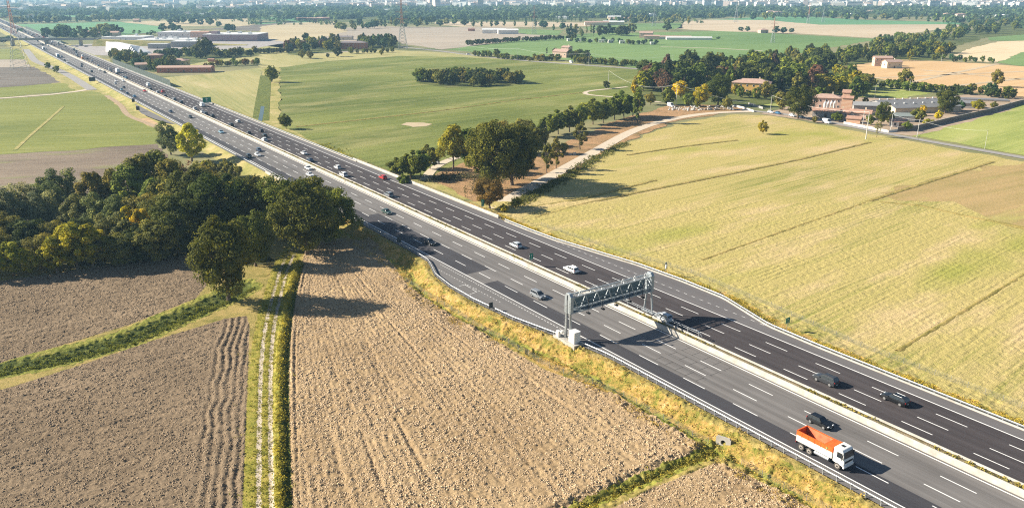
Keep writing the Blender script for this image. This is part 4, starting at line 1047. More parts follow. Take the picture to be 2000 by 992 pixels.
def finish_labels(items):
    """things that share a description are told apart by their order from the left"""
    by = {}
    for it in items: by.setdefault((it[1], it[3]), []).append(it)
    for (lab, grp), L in by.items():
        L.sort(key=lambda q: q[4])
        for i, it in enumerate(L):
            txt = lab if (len(L) == 1 or it[5] == 'same') else '%s, %s from the left' % (lab, ordw(i))
            if len(txt.split()) > 16: print('LONG', txt)
            tag(it[0], txt, it[2], grp)
WOODG = 'trees of the wood beside the motorway'
# --- big oaks at the motorway and the farm track
tree('oak', 447, 588, 20.5, OAKC, 'big dark oak standing alone between the canal end and the farm track', wide=.78)
tree('oak', 600, 497, 20, OAKC, 'dark oak whose trunk stands at the narrow top of the big ploughed field', wide=.95, group='dark oaks by the motorway')
tree('oak2', 655, 478, 17, OAKC, 'dark oak nearest the motorway edge, rightmost of the oak group', group='dark oaks by the motorway', wide=1.0)
tree('oak3', 560, 468, 19, OAKC, 'dark rounded oak behind the farm track, left in the oak group', group='dark oaks by the motorway')
tree('oak2', 610, 452, 17.5, OAKC, 'dark oak at the back of the oak group, overlapping the road shoulder', group='dark oaks by the motorway')
tree('oak3', 430, 470, 20, OAKD, 'very dark broad oak in the middle of the wood', WOODG, wide=1.05)
tree('oak', 385, 455, 20, OAKD, 'very dark broad oak left of the middle one in the wood', WOODG)
tree('oak2', 480, 458, 18, OAKC, 'dark oak behind the lone canal oak', WOODG)
tree('oak', 500, 520, 15, OAKC, 'dark oak leaning over the sandy track bend', WOODG, wide=.8)
tree('oak2', 350, 492, 17, OAKD, 'dark low oak at the wood edge above the upper brown field', WOODG)
tree('poplar', 375, 315, 18.5, (0.50, .47, .035), 'bright yellow green poplar beside the near guardrail', wide=1.25)
tree('willow2', 334, 302, 14.5, WILC, 'grey green willow behind the bright yellow green poplar', wide=1.0)
tree('poplar', 402, 338, 6, POPY, 'low yellow poplar shoots below the bright poplar', wide=1.4)
for u, v, H in ((445, 345, 7), (460, 350, 6), (500, 388, 8), (520, 392, 7), (540, 400, 7.5), (420, 345, 6), (435, 362, 6), (455, 375, 6), (470, 368, 5), (480, 395, 6), (410, 330, 4), (530, 378, 5), (425, 380, 7), (515, 410, 6), (560, 400, 6), (400, 352, 7), (385, 345, 6)):
    tree('small', u, v, H, OLIV, 'small olive green shrub tree on the bank below the near guardrail', 'shrubs at the near road bank')
for u, v, H, c, k, w_ in ((287, 415, 20, OLIV, 'poplar2', 1.25), (320, 405, 20, MIDG, 'poplar2', 1.25), (262, 425, 18, MIDG, 'poplar2', 1.3), (345, 420, 19, OLIV, 'poplar2', 1.1), (228, 412, 16, OLIV, 'poplar', 1.2), (190, 425, 17, OLIV, 'poplar', 1.25), (308, 440, 17, MIDG, 'poplar', 1.3)):
    tree(k, u, v, H, c, 'tall %s poplar with visible stems, back of wood' % ('olive' if c is OLIV else 'mid green'), WOODG, wide=w_)
for u, v, H in ((372, 400, 15), (395, 402, 15), (412, 398, 13), (352, 395, 15)): tree('bare', u, v, H, PURP if u in (372,) else OLIV, 'thin half bare tree with pale stems between the oaks and poplars', WOODG)
for u, v, H in ((120, 405, 13), (100, 428, 12)): tree('willow', u, v, H, WILC, 'pale grey green willow on the field side of the wood', WOODG)
for u, v, H in ((60, 442, 13), (20, 455, 14), (85, 450, 12), (-30, 450, 13), (-80, 460, 14)): tree('willow', u, v, H, WILG, 'silvery willow at the left end of the wood', WOODG)
for u, v, H in ((150, 455, 12), (205, 462, 13), (235, 470, 13)): tree('willow2', u, v, H, WILC, 'dull green willow in the middle rows of the wood', WOODG)
for u, v, H in ((252, 505, 12.5), (218, 500, 12)): tree('willow2', u, v, H, WILC, 'drooping willow in front of the dark oaks', WOODG)
for u, v, H in ((28, 540, 10.5), (-25, 545, 11), (60, 538, 8), (112, 532, 11), (152, 525, 14), (182, 522, 13.5), (135, 512, 12)): tree('poplar', u, v, H, POPC, 'yellow green poplar in the front row of the wood', WOODG, wide=1.45)
for u, v, H in ((255, 478, 13), (283, 488, 13.5)): tree('poplar', u, v, H, POPY, 'yellow topped poplar rising among dark crowns', WOODG, wide=1.1)
for u, v, H in ((205, 515, 9), (240, 518, 9), (275, 512, 10), (310, 510, 12), (90, 520, 9), (0, 520, 10), (-60, 530, 11), (330, 470, 14), (290, 460, 13), (60, 495, 10), (10, 490, 11), (-50, 495, 12), (110, 490, 9), (160, 485, 9), (345, 445, 16), (-120, 520, 12), (-110, 480, 13)):
    tree('oak2', u, v, H, DEEP if (u + v) % 2 else OLIV, ('deep green' if (u + v) % 2 else 'olive green') + ' shaded tree filling the wood', WOODG, wide=1.15)
# undergrowth of the wood edge
# --- river trees right of the motorway
RV = 'trees along the river bank'
for u, v, H, k, w_, c, lab in (
    (780, 345, 7.5, 'small', 1.3, MIDG, 'rounded green tree, leftmost by the river bridge'), (802, 350, 11, 'small', 1.1, OAKC, 'darker taller tree of the clump at the river bridge'),
    (822, 345, 10, 'small', 1.0, MIDG, 'green tree overhanging the small path at the river bridge'), (840, 330, 10, 'small', 1.1, OLIV, 'olive tree behind the small path at the river'), (790, 365, 5, 'small', 1.1, MIDG, 'low dark shrub against the bridge parapet'),
    (885, 335, 19.5, 'poplar2', 1.3, (0.30, 0.30, .03), 'tall pale yellow green tree with bare stems by the river'), (915, 325, 18, 'poplar', 1.5, MIDG, 'round green tree behind the tall pale tree'),
    (962, 370, 25, 'oak', .95, OAKC, 'giant dark oak over the red earth, left crown of the pair'), (1000, 362, 24, 'oak2', 1.0, OAKD, 'giant very dark oak with ivy trunk, right crown of the pair'), (1022, 350, 15, 'oak3', .8, OAKD, 'dark tree at the path beside the giant oaks'),
    (957, 408, 10.5, 'oak3', 1.15, RUST, 'yellowing brown tipped tree beside the green and white sign'),
    (1045, 300, 13, 'willow2', .9, OAKC, 'dark green tree behind the giant oaks near the river'), (1068, 338, 12, 'thin', 1.1, OLIV, 'slender young tree at the path, left of two'), (1086, 330, 13, 'thin', 1.1, OLIV, 'slender young tree at the path, right of two'),
    (1133, 292, 12.5, 'thin', 1.5, OLIV, 'slender olive tree by the path bend'), (1245, 240, 19, 'thin', 1.0, MIDG, 'narrow dark green tree standing by the path near the yellow willow'),
    (1008, 405, 3.5, 'small', 1.3, POPC, 'bright green shrub beyond the guardrail under the giant oaks'), (985, 415, 3, 'small', 1.2, POPC, 'small bright green shrub behind the guardrail end'), (1490, 262, 7, 'small', .9, (0.33, .31, .03), 'lone small yellow tree in the yellow field'),
    (1712, 268, 8.5, 'bare', 1.0, OLIV, 'sparse young tree at the edge of the lane by the concrete poles')):
    tree(k, u, v, H, c, lab, RV if u < 1300 else None, wide=w_)
for u, v, H in ((1068, 268, 11), (1090, 262, 12), (1112, 258, 13), (1135, 250, 12), (1158, 243, 14), (1178, 240, 13), (1200, 234, 14), (1218, 230, 15), (1236, 228, 13)):
    tree('oak3' if u % 2 else 'small', u, v, H, MIDG if u % 4 else OAKC, 'dark green tree in the row along the river bank', RV, wide=.75 if u % 2 else 1.1)
for u, v, H in ((1060, 285, 8), (1030, 290, 9), (1100, 300, 5), (945, 300, 14), (985, 300, 15), (1020, 285, 13)): tree('oak2', u, v, H, OLIV, 'olive tree behind the giant oaks by the river', RV, wide=1.0)
# --- villa, farm and the wood behind them
VG = 'trees around the villa'
for u, v, H, k, w_, c, lab in (
    (1238, 186, 11, 'm_pop', 1.2, POPY, 'yellow tree leftmost by the villa wood'), (1256, 178, 15, 'm_oak2', 1.0, POPC, 'yellow green tree beside the brown purple tree'),
    (1294, 183, 17, 'm_bare', 1.25, PURP, 'big brown purple tree with thin foliage'), (1335, 180, 21, 'm_oak', 1.15, DEEP, 'huge very dark tree at the centre of the villa wood'),
    (1328, 190, 12, 'm_oak2', 1.1, POPY, 'yellow round tree in front of the huge dark tree'), (1367, 208, 13.5, 'willow2', 1.1, (0.40, .37, .02), 'bright yellow willow behind the white boulders'),
    (1362, 214, 11, 'poplar', .7, POPC, 'narrow yellow green tree by the white boulders'), (1402, 206, 20, 'oak2', .85, OAKD, 'tall dark tree hiding the left villa'), (1304, 205, 11, 'm_oak', 1.0, MIDG, 'rounded green tree left of the tall river pole'),
    (1345, 208, 9, 'm_oak2', 1.1, MIDG, 'rounded green tree right of the tall river pole'), (1270, 205, 8, 'small', 1.0, OLIV, 'small olive tree above the bare river bank'), (1420, 214, 8, 'small', .9, OLIV, 'small round tree with thin trunk before the bridge'),
    (1496, 195, 12, 'm_oak', .9, OLIV, 'olive tree right of the villa gate'), (1437, 186, 8, 'm_oak2', 1.1, POPC, 'yellow green tree against the villa wall'),
    (1558, 232, 19, 'oak', 1.0, OAKD, 'enormous dark oak by the lane before the silos'), (1527, 215, 12, 'm_oak2', 1.0, OLIV, 'yellowish tree behind the enormous oak'), (1508, 205, 15, 'm_cyp', 1.3, DEEP, 'dark cypress left of the enormous oak'),
    (1635, 238, 5.5, 'small', 1.35, MIDG, 'low round tree over the farm wall by the white car'), (1720, 246, 13, 'oak3', .8, OAKC, 'dark tree between the concrete poles'), (1845, 222, 14, 'oak2', 1.1, OAKD, 'big dark tree in front of the grey sheds'),
    (1793, 238, 7.5, 'small', 1.3, OLIV, 'round tree with yellow crown beside the sheds'), (1800, 226, 6.5, 'm_oak2', .8, YELL, 'yellow crown behind the olive shed tree'), (1832, 235, 5.5, 'small', 1.0, YELL, 'bright yellow shrub tree by the boundary wall'), (1812, 243, 3, 'bush', 1.3, POPC, 'low yellow green bush on the boundary wall'),
    (1770, 255, 5, 'small', 1.3, MIDG, 'dark low tree at the wall corner by the lane'), (1910, 217, 7, 'small', 1.3, POPC, 'yellow green tree behind the far boundary wall'), (1940, 214, 5, 'small', 1.2, OLIV, 'small round tree next to the far boundary wall'), (1877, 216, 6, 'small', .9, TEAL, 'blue green tree beside the big shed tree'),
    (1766, 172, 14, 'm_oak', .95, OLIV, 'large yellow green tree at the edge of the orange field'), (1945, 170, 13, 'm_oak', .9, OLIV, 'lone spreading tree at the right by the orange field'), (1933, 186, 9, 'm_small', 1.3, TEAL, 'bushy tree below the lone spreading tree'), (1968, 190, 8, 'm_small', 1.2, MIDG, 'bushy tree right of the lone spreading tree'),
    (1670, 190, 15, 'm_pop', 1.4, (0.12, .17, .03), 'bright green tree behind the brick tower')):
    tree(k, u, v, H, c, lab, VG, wide=w_)
def scatter(label, group, n, uv, keys, Hs, cols, wide=1.0, cat=None, seed=0, ordinal=None):
    """n trees along / inside a pixel band: uv = [(u, v_near, v_far), ...]"""
    r = random.Random(seed); us = [q[0] for q in uv]
    for i in range(n):
        u = us[0] + (us[-1] - us[0]) * (i + r.uniform(.1, .9)) / n
        v0 = np.interp(u, us, [q[1] for q in uv]); v1 = np.interp(u, us, [q[2] for q in uv]); v = v1 + (v0 - v1) * r.random()
        ki = r.randrange(len(keys)); ci = r.randrange(len(cols))
        tree(keys[ki], u, v, r.uniform(*Hs), cols[ci][0], label % cols[ci][1] if '%s' in label else label, group, wide=wide * r.uniform(.85, 1.2), cat=cat, ordinal=ordinal)
DK = (DEEP, 'dark green'); MG = (MIDG, 'mid green'); OL = (OLIV, 'olive'); YG = (POPC, 'yellow green'); TL = (TEAL, 'blue green'); PU = (PURP, 'brown purple'); FG = (FARG, 'green'); FY = (FARY, 'pale yellow green')
scatter('%s tree in the villa wood', VG, 62, [(1255, 178, 150), (1400, 178, 140), (1560, 190, 130), (1620, 188, 140)], ['m_oak', 'm_oak2', 'm_pop'], (13, 21), [DK, MG, OL, MG, DK, PU], seed=1, wide=1.1)
scatter('%s tree in the wood behind the farm', 'trees of the wood behind the farm', 80, [(1455, 150, 125), (1560, 152, 112), (1700, 122, 105), (1800, 118, 100), (1860, 112, 100)], ['m_oak', 'm_oak2', 'm_pop'], (11, 17), [MG, OL, YG, MG, DK], seed=2)
scatter('%s tree near the brick tower', VG, 24, [(1590, 190, 170), (1640, 186, 150), (1700, 190, 170)], ['m_oak', 'm_oak2'], (9, 14), [MG, OL, (POPC, 'yellow green')], seed=3)
scatter('%s shrub below the orange field', 'hedge below the orange field', 18, [(1700, 172, 165), (1760, 176, 168), (1850, 183, 176), (1990, 196, 188)], ['m_small', 'm_bush'], (4, 7.5), [MG, OL, DK], seed=4, wide=1.15)
scatter('%s shrub in the hedge above the orange field', 'hedge above the orange field', 12, [(1818, 120, 114), (1945, 126, 122)], ['m_small'], (5, 7.5), [TL, MG], seed=5)
scatter('%s tree in the belt left of the striped field', 'tree belt at the right', 75, [(1700, 100, 92), (1780, 95, 80), (1850, 84, 62), (1930, 70, 48), (2010, 60, 40)], ['m_oak', 'm_oak2', 'm_pop'], (12, 18), [TL, MG, FG, FY], seed=6)
scatter('%s shrub of the copse in the field', 'copse in the green field', 60, [(815, 160, 158), (850, 166, 157), (900, 171, 152), (960, 169, 152), (1018, 163, 158)], ['m_small', 'm_oak2'], (7.5, 11), [MG, OL, (OLIV, 'olive'), DK], seed=7, wide=1.05)
tree('m_oak', 531, 161, 13, MIDG, 'lone rounded tree at the head of the strip between two fields'); tree('small', 559, 252, 8, OAKC, 'lone tree near the far guardrail and the green field corner')
tree('m_small', 1184, 173, 6, DEEP, 'dark round bush beside the pole on the gravel loop')
# roadside hedge behind the green field
RH = 'hedge trees behind the green field'
scatter('%s hedge shrub left of the pink farmhouse', RH, 22, [(925, 110, 108), (1000, 119, 116), (1095, 121, 118)], ['m_small', 'm_bush'], (4, 8), [OL, MG], seed=8)
scatter('%s hedge shrub right of the pink farmhouse', RH, 20, [(1120, 124, 122), (1258, 133, 130)], ['m_small'], (5.5, 8), [MG, OL], seed=9)
scatter('%s tree crowding the pink farmhouse', RH, 9, [(1110, 118, 108), (1150, 121, 112)], ['m_oak2'], (8, 11), [OL, MG, DK], seed=10)
tree('m_small', 970, 111, 9, DEEP, 'lone dark tree by the lane behind the copse'); tree('m_cyp', 1068, 106, 8, DEEP, 'small conifer left of the pink farmhouse', wide=1.5); tree('m_small', 1084, 107, 8, DEEP, 'dark tree behind the pink farmhouse roof')
# around the red farm and the big pylon
RF = 'trees around the red farm'
scatter('%s tree left of the red farm', RF, 44, [(560, 105, 96), (600, 104, 84), (665, 100, 84)], ['m_oak2', 'm_pop', 'm_small'], (9, 15), [MG, OL, DK, YG, PU, TL], seed=11)
scatter('%s tree right of the red farm', RF, 26, [(700, 96, 82), (770, 95, 82)], ['m_oak2', 'm_pop'], (10, 15), [MG, TL, OL, DK], seed=12)
scatter('%s cypress beside the big pylon', RF, 8, [(740, 94, 88), (777, 92, 88)], ['m_cyp'], (13, 17), [DK], seed=13, wide=1.3)
scatter('dark hedge shrub before the factory trees', RF, 16, [(498, 106, 103), (572, 105, 102)], ['m_small'], (5, 7), [DK], seed=14)
scatter('small round orchard tree in the dry grass', 'orchard trees before the red farm', 10, [(676, 106, 105), (768, 103, 102)], ['m_small'], (5.5, 8), [MG, OL, YG], seed=15, wide=.9)
for u, v, H, c, lab in ((590, 114, 10, OLIV, 'double olive tree standing before the factory hedge'), (606, 115, 9, OLIV, 'olive tree right of the double tree'), (660, 111, 11, DEEP, 'large dark green tree with low skirt in the dry grass'), (640, 113, 5, DEEP, 'low dark bush in the dry grass'), (745, 108, 6, POPC, 'small yellow green round tree in the dry grass')):
    tree('m_oak2', u, v, H, c, lab, RF, wide=1.1)
# factory and houses
FH = 'trees around the roadside houses'
scatter('%s tree around the roadside houses', FH, 50, [(215, 122, 108), (260, 134, 112), (300, 142, 118), (335, 140, 122)], ['m_oak2', 'm_pop', 'm_small'], (7, 12), [MG, OL, TL, FY], seed=16)
scatter('%s tree in front of the factory', FH, 38, [(300, 118, 110), (370, 116, 108), (480, 112, 104), (500, 110, 104)], ['m_oak2', 'm_small'], (7, 11), [MG, TL, DK, OL], seed=17)
tree('m_oak', 402, 112, 21, DEEP, 'huge dark rounded tree in front of the factory', FH, wide=1.2); tree('m_oak2', 385, 112, 13, DEEP, 'dark tree against the huge rounded tree', FH)
scatter('%s tree by the long red roofed shed', FH, 14, [(400, 134, 130), (505, 128, 122)], ['m_small'], (4, 8), [MG, RUST and (RUST, 'reddish'), YG, DK], seed=18)
scatter('%s tree beside the overpass houses', 'trees by the overpass houses', 26, [(88, 76, 72), (130, 78, 66), (200, 76, 62), (240, 74, 64)], ['f_round', 'f_tall', 'f_round2'], (12, 19), [TL, FG, FY, DK], seed=19)
for u, v, H in ((375, 45, 16), (346, 44, 18), (358, 43, 17), (333, 44, 12)): tree('f_round', u, v + 3, H, TEAL, 'lone dark tree in the pale field behind the factory', 'lone trees behind the factory')
for u, v, H in ((392, 50, 14), (411, 50, 18), (427, 53, 12), (318, 62, 16), (338, 62, 17), (350, 64, 14), (445, 62, 15), (455, 62, 14)): tree('f_round', u, v, H, TEAL, 'round tree in the group behind the factory', 'tree group behind the factory')
scatter('%s bush by the left service road', 'bushes by the left service road', 4, [(0, 84, 80), (20, 84, 76)], ['f_bush'], (4, 6), [TL], seed=20)
for u, v in ((94, 135), (111, 142)): tree('m_small', u, v, 6.5, MIDG, 'small round tree between the service road and the motorway', 'service road trees')
# far belts, still individual (nearest rows)
FB = 'trees of the far belts'
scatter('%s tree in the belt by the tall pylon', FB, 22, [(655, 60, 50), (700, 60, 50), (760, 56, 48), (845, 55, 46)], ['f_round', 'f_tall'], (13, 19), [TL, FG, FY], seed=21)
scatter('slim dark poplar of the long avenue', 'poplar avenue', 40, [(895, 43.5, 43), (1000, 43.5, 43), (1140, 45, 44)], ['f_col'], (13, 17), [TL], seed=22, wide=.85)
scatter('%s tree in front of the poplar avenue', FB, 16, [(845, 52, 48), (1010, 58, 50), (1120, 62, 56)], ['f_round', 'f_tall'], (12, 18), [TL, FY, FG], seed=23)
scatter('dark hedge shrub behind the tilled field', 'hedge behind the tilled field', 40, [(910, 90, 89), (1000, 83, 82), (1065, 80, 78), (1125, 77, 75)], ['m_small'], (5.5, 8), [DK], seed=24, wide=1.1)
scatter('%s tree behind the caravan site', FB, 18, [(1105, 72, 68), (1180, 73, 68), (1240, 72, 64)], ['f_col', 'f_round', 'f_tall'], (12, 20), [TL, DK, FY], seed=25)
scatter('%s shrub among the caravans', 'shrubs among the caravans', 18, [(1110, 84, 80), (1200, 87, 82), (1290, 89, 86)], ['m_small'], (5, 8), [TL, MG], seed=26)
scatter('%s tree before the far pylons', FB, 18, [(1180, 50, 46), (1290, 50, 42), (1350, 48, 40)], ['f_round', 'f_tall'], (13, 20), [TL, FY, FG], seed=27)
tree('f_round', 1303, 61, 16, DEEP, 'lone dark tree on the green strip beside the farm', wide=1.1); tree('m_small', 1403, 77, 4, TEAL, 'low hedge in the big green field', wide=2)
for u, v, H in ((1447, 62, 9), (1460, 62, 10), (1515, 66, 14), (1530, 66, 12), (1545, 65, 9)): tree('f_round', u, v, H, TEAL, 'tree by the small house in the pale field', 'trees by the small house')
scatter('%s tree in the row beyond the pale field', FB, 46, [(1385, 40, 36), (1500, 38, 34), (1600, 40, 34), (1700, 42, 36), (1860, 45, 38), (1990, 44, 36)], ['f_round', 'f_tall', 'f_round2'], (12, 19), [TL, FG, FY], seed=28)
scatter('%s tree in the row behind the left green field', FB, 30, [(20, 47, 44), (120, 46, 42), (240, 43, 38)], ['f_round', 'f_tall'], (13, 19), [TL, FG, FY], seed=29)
for u, v, H in ((1446, 191, 8), (1478, 194, 8.5), (1462, 190, 5), (1410, 196, 10)): tree('m_oak2', u, v, H, MIDG, 'green tree screening the ochre villa wall', VG)
for u, v, H in ((1590, 240, 4), (1700, 244, 6), (1735, 240, 7), (1600, 205, 12), (1575, 208, 13), (1690, 205, 5), (1660, 205, 10)): tree('m_oak2', u, v, H, OLIV if u % 20 else MIDG, '%s tree between the farm buildings' % ('olive' if u % 20 else 'mid green'), VG)
finish_labels(TREES)

# the endless tree cover out to the city: nobody could count it
def far_wood(name, label, boxes, seed, hs=(8, 17), nleaf=26):
    r = np.random.default_rng(seed); PV = []; HU = []; SZ = []; NN = []
    for (u0, u1, v0, v1, n, cl) in boxes:
        u = r.uniform(u0, u1, n); v = v0 + (v1 - v0) * r.random(n)
        for a, b in zip(u, v):
            x, y = G(a, b); q = vnoise(np.array([x]), np.array([y]), cl, seed)[0]
            if q < .42: continue
            H = r.uniform(*hs); k = nleaf
            D = r.normal(size=(k, 3)); D /= np.linalg.norm(D, axis=1, keepdims=True)
            w_ = H * r.uniform(.4, .85)
            PV.append(np.array([x, y, GZ + H * .46]) + D * np.array([w_, w_, H * .5]) * r.uniform(.6, 1, (k, 1))); NN.append(D + r.normal(size=(k, 3)) * .3 + [0, 0, .2])
            HU.append(np.clip(r.normal(.45, .22) + r.normal(0, .1, k), 0, 1)); SZ.append(np.full(k, H * .42))
    P = np.concatenate(PV); V, F = leaf_quads(P, np.concatenate(SZ), rng=r, N=np.concatenate(NN))
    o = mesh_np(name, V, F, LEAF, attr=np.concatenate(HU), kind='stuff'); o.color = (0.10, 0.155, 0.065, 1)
    return tag(o, label, 'woodland')
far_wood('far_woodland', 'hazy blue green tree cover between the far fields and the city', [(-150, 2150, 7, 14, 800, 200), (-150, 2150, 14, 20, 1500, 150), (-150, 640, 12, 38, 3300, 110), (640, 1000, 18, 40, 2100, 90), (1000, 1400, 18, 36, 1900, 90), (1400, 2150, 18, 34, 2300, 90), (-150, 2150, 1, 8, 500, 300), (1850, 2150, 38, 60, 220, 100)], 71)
far_wood('far_scrub', 'scattered distant hedges and shrubs across the far farmland', [(260, 640, 36, 44, 120, 70), (900, 1380, 34, 46, 180, 80), (480, 900, 40, 50, 90, 60), (-100, 330, 64, 72, 40, 60)], 72, (4, 9), 16)

# grass and weeds close to the near guardrail
c = []; z = []; n_ = 2300
dd_ = RNG.uniform(40, 215, n_)
tt = RNG.uniform(.5, 9.0, n_); LL_ = edgeL(dd_) - tt
xy = np.array(R(1, 0)); X_ = LL_ * NV[0] + dd_ * DV[0]; Y_ = LL_ * NV[1] + dd_ * DV[1]
keep = vnoise(X_, Y_, 2.2, 81) > .42; X_ = X_[keep]; Y_ = Y_[keep]; Z_ = hgt(X_, Y_)[0]
tufts('tall_grass', np.stack([X_, Y_], 1), Z_, .6, 10, .17, (0.48, 0.36, 0.11), .26, 'dry golden and green grass tufts on the bank below the near guardrail', 'grass')
dd_ = RNG.uniform(30, 215, 3200); tt = RNG.uniform(.6, 5.5, 3200); LL_ = edgeR(dd_) + tt; X_ = LL_ * NV[0] + dd_ * DV[0]; Y_ = LL_ * NV[1] + dd_ * DV[1]
keep = vnoise(X_, Y_, 2.2, 82) > .4; X_ = X_[keep]; Y_ = Y_[keep]; Z_ = hgt(X_, Y_)[0]
tufts('tall_grass', np.stack([X_, Y_], 1), Z_, .6, 9, .18, (0.46, 0.37, 0.07), .3, 'yellow green grass tufts beyond the far guardrail', 'grass')
# reeds and rank grass in the canal, hedge line and drain
def line_grass(name, pts, n, spread, color, h, size, label, off=0.0, seed=5):
    r = np.random.default_rng(seed); P = np.array(pts); i = r.integers(0, len(P) - 1, n); t = r.random((n, 1)); Q = P[i] * (1 - t) + P[i + 1] * t
    dd2 = P[i + 1] - P[i]; nn = np.stack([-dd2[:, 1], dd2[:, 0]], 1) / (np.linalg.norm(dd2, axis=1, keepdims=True) + 1e-6)
    Q = Q + nn * (off + r.normal(size=(n, 1)) * spread); vis = (Q[:, 1] > 82) & (np.abs(Q[:, 0]) < Q[:, 1] * .9 + 20); Q = Q[vis]
    Z = hgt(Q[:, 0], Q[:, 1])[0]; tufts(name, Q, Z, .5, 11, size, color, h, label, 'grass')
line_grass('canal_reeds', CANAL, 420, .8, (0.20, 0.22, 0.04), .16, .22, 'lush dark green weeds on the sunlit bank of the curved canal', 2.2)
line_grass('canal_reeds', CANAL, 700, .4, (0.16, 0.18, 0.03), .4, .22, 'green grass along the near rim of the curved canal', -2.3, 6)
line_grass('hedge_row', HEDGE, 1100, .45, (0.36, 0.32, 0.05), 0.55, .2, 'rough yellow green hedge growth along the right side of the farm track', 0, 7)
line_grass('track_grass', TRACK, 1700, 1.6, (0.26, 0.25, 0.04), .18, .16, 'short grass growing between and beside the wheel ruts', 0, 8)
line_grass('drain_weeds', DRAIN, 450, .6, (0.27, 0.24, 0.05), .35, .2, 'olive weeds growing in the drain between two ploughed fields', 0, 9)
c_ = []
PB = [G(u, v) for u, v in [(1003, 402), (1050, 375), (1110, 345), (1160, 312), (1220, 280)]]
r_ = np.random.default_rng(3)
def slope_grass(pts, n, spread, color, label, name='path_bank_grass', h=.7, seed=3):
    r = np.random.default_rng(seed); P = np.array(pts); i = r.integers(0, len(P) - 1, n); t = r.random((n, 1)); Q = P[i] * (1 - t) + P[i + 1] * t + r.normal(size=(n, 2)) * spread
    tufts(name, Q, np.full(len(Q), GZ), .7, 9, .4, color, h, label, 'grass')
slope_grass(PB, 900, 1.6, (0.14, 0.15, 0.04), 'dark rough grass bank between the gravel path and the yellow field')
slope_grass([G(u, v) for u, v in [(760, 352), (700, 322), (620, 282)]], 500, 2.0, (0.3, 0.3, 0.06), 'yellowish rough grass beside the far guardrail next to the green field', seed=4)
slope_grass([G(u, v) for u, v in [(850, 352), (900, 345), (960, 352), (930, 380)]], 500, 3.0, (0.13, 0.12, 0.06), 'brushwood and dry scrub on the earth slope by the river bridge', h=1.2, seed=5)
# ============================================================ buildings
ROOF_T = flat('roof_tiles', (0.42, 0.25, 0.18), .9, var=.18, scale=.8); ROOF_P = flat('roof_tiles_faded', (0.44, 0.30, 0.24), .9, var=.15, scale=.8)
ROOF_G = flat('roof_grey', (0.20, 0.20, 0.205), .8, var=.12, scale=.3); ROOF_W = flat('roof_white', (0.70, 0.70, 0.68), .6, var=.06, scale=.2)
BRICK = NT('brick_courses'); _w = BRICK.n('TexWave'); _w.wave_type = 'BANDS'; _w.bands_direction = 'Z'; _w.inputs['Scale'].default_value = .42; _w.inputs['Distortion'].default_value = .3
BRICK.l(BRICK.pos, _w.inputs['Vector']); BRICK.col(BRICK.ramp(_w.outputs['Fac'], [(0.55, (0.56, 0.31, 0.19)), (0.75, (0.68, 0.50, 0.36))])); BRICK = BRICK.m
PL = {'cream': flat('plaster_cream', (0.62, 0.52, 0.38), .9), 'ochre': flat('plaster_ochre', (0.66, 0.40, 0.12), .9), 'pink': flat('plaster_pink', (0.60, 0.42, 0.33), .9), 'red': flat('plaster_red', (0.50, 0.20, 0.13), .9),
      'white': flat('plaster_white', (0.72, 0.69, 0.64), .9), 'grey': flat('plaster_grey', (0.36, 0.34, 0.32), .9), 'mauve': flat('cladding_mauve', (0.36, 0.25, 0.26), .8), 'brick': BRICK, 'yellow': flat('plaster_yellow', (0.65, 0.50, 0.22), .9)}
GLASS = NT('window_glass', .12); GLASS.col((0.03, 0.035, 0.045)); GLASS.b.inputs['Specular IOR Level'].default_value = .7; GLASS = GLASS.m
WOODM = flat('shutter_wood', (0.14, 0.09, 0.06), .8)
BUILD = []
